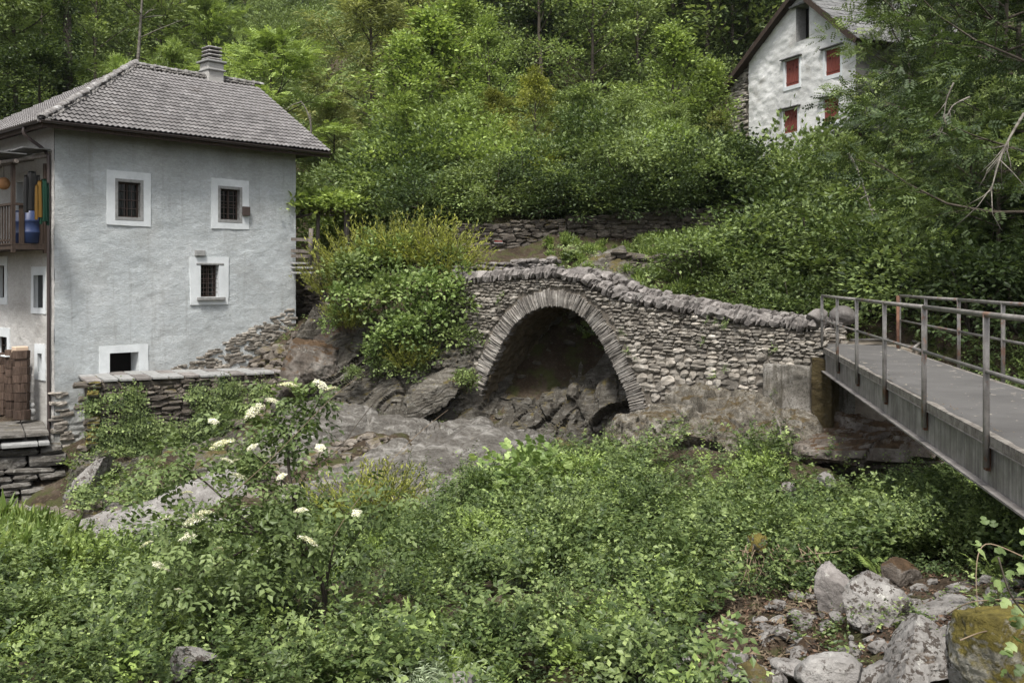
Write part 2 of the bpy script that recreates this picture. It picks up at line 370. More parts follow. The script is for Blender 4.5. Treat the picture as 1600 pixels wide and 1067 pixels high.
# ground continues behind and beside the camera
xs2 = np.concatenate([np.arange(-230, -26, 6), [-26], np.arange(-26 + 1.5, 20, 1.5), [20], np.arange(26, 230, 6)])
for nm, xa, ya in (('ground', xs2, np.array([-60, -30, -10, -3, 0.0, 1.5, 3.0])),):
    X, Y = np.meshgrid(xa, ya); Z = H(X, np.maximum(Y, 3.0)) - 0.03 + np.where(Y > 1, 0, -0.2 * 0)
    me = fast_mesh(nm, np.stack([X, Y, Z], -1).reshape(-1, 3), [grid_faces(len(xa), len(ya))], M['soil'], True); tag(mesh_obj(nm, me, None), kind='structure')
for xa in (np.array([-230, -120, -70, -45, -32, -26.0]), np.array([20.0, 26, 40, 70, 120, 230])):
    X, Y = np.meshgrid(xa, np.arange(3.0, YS + 0.1, 2.0)); Z = H(X, Y) - 0.02
    me = fast_mesh('ground', np.stack([X, Y, Z], -1).reshape(-1, 3), [grid_faces(len(xa), X.shape[0])], M['soil'], True); tag(mesh_obj('ground', me, None), kind='structure')

# ------------------------------------------------------------------ rocks
def unit_ico(sub):
    import bmesh
    bm = bmesh.new(); bmesh.ops.create_icosphere(bm, subdivisions=sub, radius=1.0)
    v = np.array([x.co[:] for x in bm.verts]); f = np.array([[w.index for w in p.verts] for p in bm.faces]); bm.free(); return v, f
ICO = {k: unit_ico(k) for k in (2, 3, 4, 5, 6)}
def euler3(rx, ry, rz): return np.array(Euler((math.radians(rx), math.radians(ry), math.radians(rz))).to_matrix())
def rock_mesh(name, size, seed, mat, sub=5, facets=9, rough=0.10, strata=0.05, rot=(0, 0, 0), sdir=(0.3, 0.2, 1), cut=0.62):
    """an angular boulder: a ball cut by flat planes, then broken relief and bedding lines"""
    rng = np.random.RandomState(seed); v, f = ICO[sub]; v = v.copy()
    for _ in range(facets):
        n = rng.normal(size=3); n /= np.linalg.norm(n); c = rng.uniform(cut, 0.86)
        d = v @ n - c; v = v - np.where(d > 0, d, 0)[:, None] * n * 0.94
    size = np.array(size); nrm = v / (np.linalg.norm(v, axis=1)[:, None] + 1e-9)
    v = v * size; R = euler3(*rot)
    big = max(size); q = v / big
    disp = rough * 0.6 * fbm(q * 1.8 + seed, 3, seed) + rough * 0.45 * ridged(q * 4 + seed, 4, seed + 3) + rough * 0.10 * fbm(q * 22, 2, seed)
    sd = np.array(sdir, float); sd /= np.linalg.norm(sd); h = q @ sd + 0.10 * fbm(q * 2, 2, seed + 8)
    st = np.abs(((h * (5 + 3 * rng.rand())) % 1.0) - 0.5) * 2; disp = disp - strata * (st > 0.8) * 1.0 + strata * 0.5 * st
    v = v + nrm * (disp * big * 0.62)[:, None]
    return fast_mesh(name, v @ R.T, [f], mat, True)
def rock(name, label, px, py, d, size, seed, mat='rock', cat='rock', group=None, parent=None, **kw):
    """centre given by sight line and distance"""
    me = rock_mesh(name, size, seed, M[mat], **kw); o = mesh_obj(name, me, parent, P(px, py, d))
    if parent is None: tag(o, label, cat, group)
    return o

# ------------------------------------------------------------------ stone pieces
def stone_protos(n, seed, soft=0.28, jit=0.10):
    out = []
    base = [(x, y, z) for x in (-1, 0, 1) for y in (-1, 0, 1) for z in (-1, 0, 1) if not (x == y == z == 0)]
    ix = {b: i for i, b in enumerate(base)}; faces = []
    for ax in range(3):
        o = [a for a in range(3) if a != ax]
        for sg in (-1, 1):
            for a in (-1, 0):
                for b in (-1, 0):
                    q = []
                    for (da, db) in ((0, 0), (1, 0), (1, 1), (0, 1)):
                        p = [0, 0, 0]; p[ax] = sg; p[o[0]] = a + da; p[o[1]] = b + db; q.append(ix[tuple(p)])
                    if (sg == 1) ^ (ax == 1): pass
                    else: q = q[::-1]
                    faces.append(q)
    B = np.array(base, float)
    for i in range(n):
        r = np.random.RandomState(seed + i); v = B.copy(); k_ = np.abs(B).sum(1)
        v[k_ == 3] *= 1 - soft * r.uniform(0.5, 1.4, (int((k_ == 3).sum()), 1)); v[k_ == 2] *= 1 - soft * 0.35 * r.uniform(0.3, 1.5, (int((k_ == 2).sum()), 1))
        v += r.uniform(-jit, jit, v.shape); v[k_ == 1] *= 1 + r.uniform(-0.05, 0.12, (6, 1))
        out.append((v * 0.5, np.array(faces)))
    return out
SP = stone_protos(16, 100)
SPF = stone_protos(16, 300, 0.14, 0.07)   # flatter, squarer
def proto_meshes(name, protos, mat, smooth=False): return [fast_mesh(name, v, [f], mat, smooth) for v, f in protos]

def place_stones(items, name, parent, mat, protos, limit=300, stuff_name=None, rank=None):
    """items: (centre, axes 3x3 rows, sizes). The largest `limit` are parts sharing mesh data, the rest one stuff part."""
    if rank is None: rank = [-(s[0] * s[2]) / (c[1] ** 2) for c, _, s in items]
    order = sorted(range(len(items)), key=lambda i: rank[i]); ms = proto_meshes(name, protos, mat)
    for i in order[:limit]:
        c, ax, s = items[i]; mesh_obj(name, ms[i % len(ms)], parent, c, rot=ax, scale=s)
    rest = order[limit:]
    if rest:
        mb = MB()
        for i in rest:
            c, ax, s = items[i]; v, f = protos[i % len(protos)]; mb.addn((v * np.array(s)) @ np.array(ax) + np.array(c), f)
        o = mb.build(stuff_name or 'small_' + name, mat, parent); tag(o, kind='stuff')

def rubble(rng, inside, s0, s1, z0, z1, rowh, wr, slope=lambda s: 0.0):
    """random coursed rubble in a face region: list of (s, z, w, h)"""
    out = []; z = z0
    while z < z1:
        h = rng.uniform(*rowh(z)); s = s0 - rng.uniform(0, 0.3)
        while s < s1:
            w = rng.uniform(*wr(z)) * (0.6 + 0.4 * h / 0.1); w = min(w, h * rng.uniform(1.5, 3.9)); hh = h * rng.uniform(0.72, 1.25)
            cs, cz = s + w / 2, z + h / 2 + slope(s + w / 2) + rng.uniform(-0.25, 0.25) * h
            if inside(cs, cz, w, hh):
                if h > 0.09 and rng.rand() < 0.12:     # split into two thin stones
                    out.append((cs, cz + h * .25, w, h * .5)); out.append((cs, cz - h * .25, w * rng.uniform(.8, 1), h * .5))
                else: out.append((cs, cz, w, hh))
            s += w
        z += h * 0.97
    return out
def stone_items(rng, st, plane, out=0.0, depth=0.22, proud=0.03, tilt=3):
    it = []
    for (s, z, w, h) in st:
        a = math.radians(rng.normal(0, tilt)); f = plane.f; n = plane.n
        ax = np.array([f[0] * math.cos(a), f[1] * math.cos(a), math.sin(a)]); az = np.array([-f[0] * math.sin(a), -f[1] * math.sin(a), math.cos(a)])
        ay = np.cross(az, ax); o = out - depth / 2 + rng.uniform(-proud, proud)
        it.append((plane.w(s, z, o), (ax, ay, az), (w * 1.02, depth, h * 1.03)))
    return it

# ------------------------------------------------------------------ the stone bridge
BL = P(745, 430, 25.5); BR = P(1285, 500, 21.1)
ang = math.degrees(math.atan2(BR[0] - BL[0], BR[1] - BL[1])); BP = Plane(BL, ang); BLEN = float(np.hypot(*(BR - BL)[:2]))
top_px = [(700, 428), (745, 425), (800, 421), (860, 417), (900, 425), (935, 440), (965, 453), (1010, 462), (1060, 470), (1100, 478), (1150, 487), (1200, 493), (1245, 498), (1283, 500)]
tp = np.array([BP.sz(*q) for q in top_px]); 
def ztop(s): return np.interp(s, tp[:, 0], tp[:, 1])
_ip = [(748, 632), (752, 615), (757, 600), (765, 578), (776, 555), (788, 530), (802, 510), (817, 495), (836, 484), (858, 479), (880, 480), (899, 488), (918, 504), (936, 530), (952, 560), (967, 590), (979, 620), (985, 645), (989, 672), (992, 705)]
def catmull(p, n):
    p = [np.array(q, float) for q in p]; out = []
    for i in range(len(p) - 1):
        p0, p1, p2, p3 = p[max(i - 1, 0)], p[i], p[i + 1], p[min(i + 2, len(p) - 1)]
        for t in np.linspace(0, 1, n, endpoint=False): out.append(0.5 * ((2 * p1) + (p2 - p0) * t + (2 * p0 - 5 * p1 + 4 * p2 - p3) * t * t + (3 * p1 - p0 - 3 * p2 + p3) * t ** 3))
    return np.array(out + [p[-1]])
AP = catmull([BP.sz(*q) for q in _ip], 12); _sm = AP.copy()
for _ in range(4): _sm[1:-1] = (_sm[:-2] + _sm[1:-1] * 2 + _sm[2:]) / 4
AP = _sm; _al = np.r_[0, np.cumsum(np.linalg.norm(np.diff(AP, axis=0), axis=1))]
def arc(l):
    """point, tangent and outward normal of the intrados at length l"""
    p = np.array([np.interp(l, _al, AP[:, 0]), np.interp(l, _al, AP[:, 1])]); q = np.array([np.interp(l + 0.05, _al, AP[:, 0]), np.interp(l + 0.05, _al, AP[:, 1])]); o = np.array([np.interp(l - 0.05, _al, AP[:, 0]), np.interp(l - 0.05, _al, AP[:, 1])])
    t = (q - o) / np.linalg.norm(q - o); return p, t, np.array([-t[1], t[0]])
ALEN = float(_al[-1]); AC_z = float(BP.sz(757, 600)[1]); AC_s = float(BP.s_of(868)); s_l, s_r = float(AP[0, 0]), float(AP[-1, 0])
RT = 0.43                                     # depth of the arch ring
BW = 2.1                                      # width of the bridge
bn = BP.n
bridge = empty('stone_bridge', BP.w(BLEN / 2, AC_z - 0.5), 'old humpback rubble stone arch bridge with upright coping stones across the dry riverbed', 'bridge')
COP = 0.27
zbot = -5.0
# core: front and back wall sheets with the arch opening, deck and soffit
def bridge_core():
    mb = MB(); ss = np.linspace(-0.75, BLEN - 0.05, 60)
    ss2 = sorted(set(list(ss) + [float(q) for q in AP[::4, 0]] + [s_l, s_r]))
    _m = np.argmax(AP[:, 1])
    def arch_z(x): return float(np.interp(x, AP[:, 0], AP[:, 1])) + 0.04
    lo = [(arch_z(x) if s_l < x < s_r else zbot) for x in ss2]
    for out in (-0.055, -BW + 0.10):
        for i in range(len(ss2) - 1):
            a, b = ss2[i], ss2[i + 1]; la = arch_z(a) if s_l <= a and b <= s_r else zbot; lb = arch_z(b) if s_l <= a and b <= s_r else zbot
            mb.add([BP.w(a, la, out), BP.w(b, lb, out), BP.w(b, ztop(b) - COP, out), BP.w(a, ztop(a) - COP, out)], [(0, 1, 2, 3)])
            ins = out - 0.3 if out > -1 else out + 0.3
            mb.add([BP.w(a, ztop(a) - COP - 0.6, ins), BP.w(b, ztop(b) - COP - 0.6, ins), BP.w(b, ztop(b) - COP, ins), BP.w(a, ztop(a) - COP, ins)], [(0, 1, 2, 3)])
            mb.add([BP.w(a, ztop(a) - COP, out), BP.w(b, ztop(b) - COP, out), BP.w(b, ztop(b) - COP, ins), BP.w(a, ztop(a) - COP, ins)], [(0, 1, 2, 3)])
    # end face
    for s in (ss2[0], ss2[-1]):
        mb.add([BP.w(s, zbot, -0.1), BP.w(s, zbot, -BW + 0.1), BP.w(s, ztop(s) - COP - 0.42, -BW + 0.1), BP.w(s, ztop(s) - COP - 0.42, -0.1)], [(0, 1, 2, 3)])
    mb.build('masonry_core', M['mortar'], bridge)
    mb = MB()
    for i in range(len(ss2) - 1):
        a, b = ss2[i], ss2[i + 1]; dz = COP + 0.42
        mb.add([BP.w(a, ztop(a) - dz, -0.2), BP.w(b, ztop(b) - dz, -0.2), BP.w(b, ztop(b) - dz, -BW + 0.2), BP.w(a, ztop(a) - dz, -BW + 0.2)], [(0, 1, 2, 3)])
    mb.build('path_paving', M['wallstone'], bridge)
    # soffit: displaced vault
    na, nw = 110, 44; A_ = np.linspace(0, ALEN, na); O_ = np.linspace(-0.06, -BW + 0.06, nw)
    vs = np.zeros((nw, na, 3)); rd = np.zeros((nw, na, 3))
    for i, t in enumerate(A_):
        p_, t2, n2_ = arc(t)
        for j, o_ in enumerate(O_): vs[j, i] = BP.w(p_[0], p_[1], o_); rd[j, i] = (BP.f[0] * n2_[0], BP.f[1] * n2_[0], n2_[1])
    q = vs.reshape(-1, 3); rad = rd.reshape(-1, 3)
    t_ = np.tile(A_, nw) * 9 + 0.5 * noise(q * 1.5, 5); rows = np.floor(t_); w_ = q @ np.array([bn[0], bn[1], 0]) * 2.2 + rows * 0.37 + noise(np.c_[rows, rows * 0, rows * 0] * 3.3, 2) * 2
    cell = noise(np.c_[rows, np.floor(w_), rows * 0] * 1.37 + 0.5, 9); edge = (np.minimum(np.abs(t_ - rows), 1 - (t_ - rows)) < 0.13) | (np.abs((w_ % 1) - 0.5) > 0.44)
    disp = 0.035 * cell - 0.03 * edge + 0.02 * fbm(q * 6, 3, 3); q = q + rad * disp[:, None]
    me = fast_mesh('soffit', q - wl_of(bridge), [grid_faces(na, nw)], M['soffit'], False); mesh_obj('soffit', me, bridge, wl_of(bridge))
bridge_core()
rng = np.random.RandomState(7)
# arch ring stones, near face and far face
def ring(out, limit):
    it = []; t = -0.55
    def emit(s, z, r, th, L):
        ax = np.array([BP.f[0] * r[0], BP.f[1] * r[0], r[1]]); tt = (-r[1], r[0]); az = np.array([BP.f[0] * tt[0], BP.f[1] * tt[0], tt[1]]); ay = np.cross(az, ax)
        it.append((BP.w(s, z, out - 0.145 + rng.uniform(-0.014, 0.014)), (ax, ay, az), (L, 0.32, th)))
    l = 0.02
    while l < ALEN - 0.05:
        th = rng.uniform(0.030, 0.068); p_, t2, n2_ = arc(l + th / 2); L = RT * rng.uniform(0.90, 1.06); k2 = rng.normal(0, 0.03); r = n2_ * math.cos(k2) + t2 * math.sin(k2)
        crowd = 1.0 + 0.22 * (1 - abs(n2_[0])); c_ = p_ + r * (L / 2 - rng.uniform(0.0, 0.025)); emit(c_[0], c_[1], r, th * 1.12, L); l += th * rng.uniform(0.92, 1.0)
    return it
place_stones(ring(0.0, 300), 'arch_stone', bridge, M['arch'], SPF, 300)
place_stones(ring(-BW + 0.26, 300), 'arch_stone_far', bridge, M['arch'], SPF, 0, 'far_arch_stones')
# face stones
s_conc = BP.s_of(1195)
def in_face(s, z, w, h):
    if z > ztop(s) - COP - 0.02 or s > BLEN + 0.02: return False
    if s_l - RT < s < s_r + RT:
        d_ = np.sqrt(((AP - np.array([s, z])) ** 2).sum(1)).min(); inside_ = s_l < s < s_r and z < np.interp(s, AP[:, 0], AP[:, 1])
        if inside_ or d_ < RT + 0.02 + min(w, 0.2) * 0.3: return False
    if s > s_conc and z < ztop(s) - 0.85 - 0.25 * noise(np.array([[s * 2, 0, 0]]), 4)[0] * 2: return False
    return True
def rowh(z): 
    t = np.clip((-0.9 - z) / 1.6, 0, 1); return (0.055 + 0.03 * t, 0.105 + 0.12 * t)
def wr(z): 
    t = np.clip((-0.9 - z) / 1.6, 0, 1); return (0.10, 0.26 + 0.12 * t)
st = rubble(rng, in_face, -0.7, BLEN, -3.6, 0.4, rowh, wr, slope=lambda s: -0.05 * s)
place_stones(stone_items(rng, st, BP, 0.0, 0.26, 0.03, 4), 'stone', bridge, M['rubble'], SP, 300, 'small_face_stones')
# coping: upright slabs on both parapets
def coping(out, name, sa, sb):
    it = []; s = sa
    while s < sb:
        th = rng.choice([0.05, 0.07, 0.09, 0.12, 0.16, 0.21]) * rng.uniform(0.9, 1.1); hh = rng.uniform(0.22, 0.35); sl = math.atan2(float(ztop(s + 0.2) - ztop(s - 0.2)), 0.4); a = sl + rng.normal(-0.16, 0.14)
        ax = np.array([BP.f[0] * math.cos(a), BP.f[1] * math.cos(a), math.sin(a)]); az = np.array([-BP.f[0] * math.sin(a), -BP.f[1] * math.sin(a), math.cos(a)]); ay = np.cross(az, ax)
        it.append((BP.w(s + th / 2, float(ztop(s)) - 0.135 + rng.uniform(-0.02, 0.02), out - 0.19 + rng.uniform(-0.03, 0.03)), (ax, ay, az), (th * 1.12, 0.47 * rng.uniform(0.9, 1.12), hh))); s += th * 0.93
    place_stones(it, name, bridge, M['coping'], stone_protos(16, 500, 0.34, 0.10), 300)
coping(0.03, 'coping_stone', -0.7, BLEN - 0.28)
coping(-BW + 0.42, 'coping_stone', 0.2, BLEN + 0.02)
# inner face of the far parapet
sti = rubble(rng, lambda s, z, w, h: ztop(s) - COP - 0.45 < z < ztop(s) - COP + 0.02, 0.5, BLEN, -1.6, 0.2, lambda z: (0.06, 0.11), lambda z: (0.15, 0.35))
place_stones(stone_items(rng, sti, BP, -BW + 0.44, 0.2), 'parapet_stone', bridge, M['rubble'], SP, 200)
# stones of the right end, and the big round end stone
endp = Plane(BP.w(BLEN, 0, 0), ang - 90)      # runs away from the camera
endp.n = np.array([BP.f[0], BP.f[1]])
ste = rubble(rng, lambda s, z, w, h: 0 < s - w / 2 < BW and z < ztop(BLEN) - COP and z > -1.75 and (s < 0.45 or s > BW - .5 or z < -1.45), -0.05, BW, -1.75, -0.5, lambda z: (0.07, 0.12), lambda z: (0.2, 0.4))
place_stones(stone_items(rng, ste, endp, 0.0, 0.25), 'end_stone', bridge, M['wallstone'], SP, 100)
o = mesh_obj('round_end_stone', rock_mesh('round_end_stone', (0.27, 0.27, 0.17), 11, M['coping'], sub=4, facets=5, strata=0.02), bridge, BP.w(BLEN - 0.16, BP.sz(1268, 495)[1], -0.2))
o = mesh_obj('round_end_stone', rock_mesh('round_end_stone', (0.30, 0.25, 0.24), 14, M['coping'], sub=4, facets=5, strata=0.02), bridge, BP.w(BLEN + 0.02, BP.sz(1268, 500)[1] + 0.03, -BW + 0.25))
# rough concrete repair at the bottom right of the face, displaced sheet with a rounded bottom
k = N('old_concrete', 0.95, 0.2); a_ = k.noise(2.0, 6, 0.7); b_ = k.noise(30, 4, 0.8)
cc = k.ramp(a_, [(0.3, (0.12, 0.108, 0.09)), (0.55, (0.225, 0.21, 0.185)), (0.72, (0.36, 0.345, 0.32))]); cc = k.mix(k.g(b_, 0.5, 0.62), cc, (0.10, 0.09, 0.075, 1))
st_ = k.noise(1.0, 4, 0.6, k.map(k.pos, (5, 5, 0.5))); cc = k.mix(k.math('MULTIPLY', k.g(st_, 0.5, 0.62), 0.75), cc, (0.045, 0.038, 0.025, 1)); k.col(cc); k.bump(b_, 0.9, 0.04); M['old_concrete'] = k.m
k = N('mossy_concrete', 0.95, 0.2); a_ = k.noise(1.6, 6, 0.7); cc = k.ramp(a_, [(0.3, (0.035, 0.026, 0.014)), (0.5, (0.065, 0.050, 0.022)), (0.7, (0.14, 0.125, 0.10))])
k.col(cc); k.bump(k.noise(18, 5, 0.7), 1.0, 0.06); M['mossy_concrete'] = k.m
def concrete_sheet(name, plane, sa, sb, za, zb, out, mat, seed, parent, depth=0.5):
    nx, nz = int((sb - sa) / 0.04) + 2, int((zb - za) / 0.04) + 2; S, Zg = np.meshgrid(np.linspace(sa, sb, nx), np.linspace(za, zb, nz))
    n3 = np.array([plane.n[0], plane.n[1], 0]); f3 = np.array([plane.f[0], plane.f[1], 0]); q = np.array([plane.o[0], plane.o[1], 0]) + S[..., None] * f3 + Zg[..., None] * np.array([0, 0, 1.0])
    d = out + 0.05 * fbm(q * 1.6, 3, seed) + 0.018 * fbm(q * 9, 3, seed + 2)
    edge = np.minimum.reduce([S - sa, sb - S, zb - Zg]); d = np.where(edge < 0.012, out - depth, d)
    q = q + d[..., None] * n3; q[..., 2] += 0.03 * noise(q * 3, 5)
    me = fast_mesh(name, q.reshape(-1, 3) - wl_of(parent), [grid_faces(nx, nz)], mat, True); return mesh_obj(name, me, parent, wl_of(parent))
concrete_sheet('concrete_patch', BP, s_conc - 0.05, BLEN - 0.22, -3.4, float(ztop(BLEN)) - 0.95, 0.05, M['old_concrete'], 3, bridge)
concrete_sheet('concrete_patch', BP, BLEN - 0.24, BLEN + 0.26, -3.6, float(ztop(BLEN)) - 0.78, 0.10, M['mossy_concrete'], 5, bridge)
# little ferns and herbs in the joints are added with the plants

# ------------------------------------------------------------------ steel footbridge
deck_z = P(1293, 543, 21.1)[2]
SA = P(1288.6, 543, 21.1); 
FBd = 9.7
_u = lambda px: (px - CX) / F
# direction from the vanishing column 1090
FP = Plane(SA, math.degrees(math.atan2(-(1090 - CX), -F)))   # runs towards the camera
FP.n = np.array([-FP.f[1], FP.f[0]]) if (-FP.f[1]) < 0 else np.array([FP.f[1], -FP.f[0]])
# FP.n must point to the left (outer side seen by the camera)
if FP.n[0] > 0: FP.n = -FP.n
FLEN = 17.5; FW = 1.5
foot = empty('steel_footbridge', FP.w(0, deck_z - 0.6), 'narrow steel footbridge with grey tube railings, asphalt deck and weathered side girders', 'footbridge')
k = N('weathered_steel', 0.6, 0.4); sv = k.noise(1.0, 5, 0.65, k.map(k.pos, (12, 12, 0.55)))
sv = k.mix(0.5, sv, k.noise(2.2, 5, 0.7)); cc = k.ramp(sv, [(0.38, (0.075, 0.069, 0.062)), (0.5, (0.18, 0.170, 0.156)), (0.60, (0.30, 0.287, 0.265))]); cc = k.mix(k.math('MULTIPLY', k.g(k.noise(3, 5, 0.7), 0.55, 0.7), 0.6), cc, (0.14, 0.125, 0.11, 1)); k.col(cc); k.bump(k.noise(40, 3), 0.2, 0.01); M['girder'] = k.m
k = N('girder_flange', 0.65, 0.4); k.col(k.ramp(k.noise(3, 6, 0.7), [(0.35, (0.13, 0.12, 0.11)), (0.65, (0.27, 0.25, 0.235))])); M['flange'] = k.m
k = N('tube_steel', 0.55, 0.5); cc = k.ramp(k.noise(5, 6, 0.7), [(0.35, (0.11, 0.10, 0.09)), (0.6, (0.22, 0.208, 0.192))]); cc = k.mix(k.math('MULTIPLY', k.g(k.noise(2.3, 6, 0.75), 0.57, 0.63), 0.7), cc, (0.17, 0.075, 0.035, 1)); k.col(cc); k.bump(k.noise(60, 3), 0.25, 0.005); M['tube'] = k.m
k = N('asphalt', 0.9, 0.3); cc = k.ramp(k.noise(1.2, 5, 0.6), [(0.3, (0.068, 0.065, 0.062)), (0.7, (0.106, 0.102, 0.097))]); sp = k.g(k.vor(9), 0.10, 0.045); cc = k.mix(k.g(k.noise(7, 3, 0.5), 0.68, 0.70), cc, (0.30, 0.27, 0.22, 1)); k.col(cc); k.bump(k.noise(120, 2), 0.4, 0.008); M['asphalt'] = k.m
k = N('slab_edge', 0.9, 0.3); k.col(k.ramp(k.noise(6, 6, 0.75), [(0.35, (0.10, 0.085, 0.07)), (0.6, (0.27, 0.25, 0.22))])); k.bump(k.noise(25, 5, 0.8), 0.8, 0.02); M['slab_edge'] = k.m
k = N('rusty_steel', 0.8, 0.3); k.col(k.ramp(k.noise(8, 5, 0.7), [(0.35, (0.07, 0.035, 0.022)), (0.65, (0.16, 0.08, 0.05))])); M['rust'] = k.m
def fbox(mb, s0, s1, z0, z1, o0, o1):
    mb.box(FP.w(0, 0), np.r_[FP.f, 0], (0, 0, 1), np.r_[FP.n, 0], s0, s1, z0, z1, o0, o1)
mb = MB(); fbox(mb, -0.9, FLEN, deck_z - 0.10, deck_z - 0.006, 0.03, -FW - 0.03); e = mb.build('deck_slab', M['slab_edge'], foot)
# asphalt sheet, slightly uneven, set in from the slab edge
ns, nw = 180, 16; S_, O_ = np.meshgrid(np.linspace(-0.88, FLEN, ns), np.linspace(-0.02, -FW + 0.02, nw))
q = np.stack([FP.o[0] + S_ * FP.f[0] + O_ * FP.n[0], FP.o[1] + S_ * FP.f[1] + O_ * FP.n[1], 0 * S_ + deck_z + 0.02], -1).reshape(-1, 3); q[:, 2] += 0.012 * fbm(q * 1.5, 3, 2) - 0.03 * (np.abs(np.r_[O_.ravel()] + FW / 2) > FW / 2 - 0.03)
mesh_obj('asphalt_surface', fast_mesh('asphalt_surface', q - wl_of(foot), [grid_faces(ns, nw)], M['asphalt'], True), foot, wl_of(foot))
gd0, gd1 = deck_z - 0.103, deck_z - 0.50
for side, o0 in ((1, 0.0), (-1, -FW + 0.012)):
    mb = MB(); s = -0.55
    while s < FLEN:
        fbox(mb, s, min(s + 2.34, FLEN), gd1 + 0.022, gd0 - 0.013, o0 - 0.012, o0); s += 2.36
    web = mb.build('girder_web', M['girder'], foot)
    mb = MB(); fbox(mb, -0.6, FLEN, gd1, gd1 + 0.02, o0 - 0.10, o0 + 0.085); fl = mb.build('girder_flange', M['flange'], foot)
    mb = MB(); fbox(mb, -0.6, FLEN, gd0 - 0.012, gd0, o0 - 0.10, o0 + 0.035); mb.build('girder_flange', M['flange'], foot)
posts_px = [1288.6, 1313, 1344, 1388.5, 1451.6, 1551]
sp_ = [0.0, 2.15, 4.35, 6.75, 9.15, 11.6, 14.0, 16.4]
dz = [ (u - 0) for u in [0]]
def s_for_px(px): return FP.s_of(px)
ps = [s_for_px(x) for x in posts_px]; ps += [ps[-1] + 2.4, ps[-1] + 4.8]
RH = 1.10
for i, s in enumerate(ps):
    mb = MB(); r = 0.029; b = FP.w(s, deck_z - (0.0 if i == 0 else 0.30), 0.055); t = FP.w(s, deck_z + RH, 0.055); mb.tube([b, (b + t) / 2, t], r, 10); p = mb.build('railing_post', M['tube'], foot, smooth=True)
    if i:
        mb = MB(); fbox(mb, s - 0.07 - 0.06, s + 0.02 - 0.06, deck_z - 0.34, deck_z - 0.115, 0.005, 0.045); mb.build('post_bracket', M['rust'], foot)
for zz, r in ((deck_z + RH, 0.027), (deck_z + RH * 0.53, 0.019)):
    segs = [ps[0]] + ps[2::2] + [FLEN]
    for a, b in zip(segs[:-1], segs[1:]):
        mb = MB(); mb.tube([FP.w(a, zz, 0.055), FP.w((a + b) / 2, zz - 0.004, 0.055), FP.w(b - 0.004, zz, 0.055)], r, 10); mb.build('hand_rail' if zz > deck_z + 0.8 else 'middle_rail', M['tube'], foot, smooth=True)
# far railing
pf = [-0.25, 2.2, 4.6, 7.0, 9.4, 11.8, 14.2, 16.6]
for s in pf:
    mb = MB(); b = FP.w(s, deck_z - 0.2, -FW - 0.055); t = FP.w(s, deck_z + RH, -FW - 0.055); mb.tube([b, (b + t) / 2, t], 0.029, 10); mb.build('railing_post', M['tube'], foot, smooth=True)
for zz, r in ((deck_z + RH, 0.027), (deck_z + RH * 0.53, 0.019)):
    for a, b in ((-0.25, 4.6), (4.6, 9.4), (9.4, FLEN)):
        mb = MB(); mb.tube([FP.w(a, zz, -FW - 0.055), FP.w((a + b) / 2, zz - 0.004, -FW - 0.055), FP.w(b - 0.004, zz, -FW - 0.055)], r, 10); mb.build('hand_rail' if zz > deck_z + 0.8 else 'middle_rail', M['tube'], foot, smooth=True)
# landing behind the end of the footbridge with a low pipe edge and a rusty post
fb_l = empty('path_landing', FP.w(-1.5, deck_z - 0.1), 'gravelly path landing where the steel footbridge meets the stone bridge', 'path', kind='structure')
mb = MB(); q0 = FP.w(-0.9, 0, -0.0); 
lp = [FP.w(-0.9, 0, 0.06), FP.w(0.05, 0, -FW - 0.35), FP.w(-2.2, 0, -FW - 0.9), FP.w(-4.6, 0, -1.2), BP.w(BLEN - 0.1, 0, -BW + 0.2), BP.w(BLEN - 0.1, 0, -0.15)]
lp = [np.array([p[0], p[1], 0]) for p in lp]
top = [p + np.array([0, 0, deck_z - 0.012]) for p in lp]; bot = [p + np.array([0, 0, deck_z - 2.4]) for p in lp]; n_ = len(lp)
mb.add(top + bot, [tuple(range(n_)), tuple(range(2 * n_ - 1, n_ - 1, -1))] + [(i, i + n_, (i + 1) % n_ + n_, (i + 1) % n_) for i in range(n_)])
k = N('sandy_path', 0.95, 0.2); k.col(k.ramp(k.noise(3, 6, 0.7), [(0.35, (0.17, 0.14, 0.11)), (0.65, (0.31, 0.27, 0.22))])); k.bump(k.noise(40, 3), 0.5, 0.02); M['sandy'] = k.m
mb.build('landing_surface', M['sandy'], fb_l)
mb = MB(); mb.tube([BP.w(BLEN + .1, deck_z + 0.05, -BW - 0.1), FP.w(-2.6, deck_z + 0.05, -FW - 0.6), FP.w(-1.4, deck_z + 0.04, -FW - 0.7), FP.w(0.2, deck_z + 0.03, -FW - 0.25)], 0.03, 8)
tag(mb.build('kerb_pipe', M['tube'], None, True), 'grey steel pipe laid along the edge of the path landing', 'pipe')
rp = P(1403, 560, 20.6); mb = MB(); mb.tube([rp, rp + (0, 0, 0.5), (rp[0], rp[1], P(1403, 462, 20.6)[2])], 0.035, 8); 
tag(mb.build('rusty_post', M['rust'], None, True), 'thin rusty brown post standing behind the far tube railing', 'post')
# concrete abutment under the end of the footbridge
abp = Plane(FP.w(-0.15, 0, 0.18), 90 - 9.7); 
ab = empty('concrete_abutment', abp.w(0.4, -3.4), 'stained concrete abutment block under the end of the steel footbridge', 'abutment')
mb = MB(); mb.box(abp.w(0, 0, 0), np.r_[abp.f, 0], np.r_[-abp.n, 0], (0, 0, 1), 0.02, 2.0, 0.05, 1.3, -3.9, deck_z - 0.52); mb.build('block', M['old_concrete'], ab, bevel=0.03)
concrete_sheet('rendered_face', abp, 0.0, 0.95, -3.8, deck_z - 0.50, 0.02, M['old_concrete'], 9, ab, 0.3)
concrete_sheet('rendered_face', abp, 1.15, 2.0, -3.8, deck_z - 0.56, -0.12, M['old_concrete'], 12, ab, 0.3)

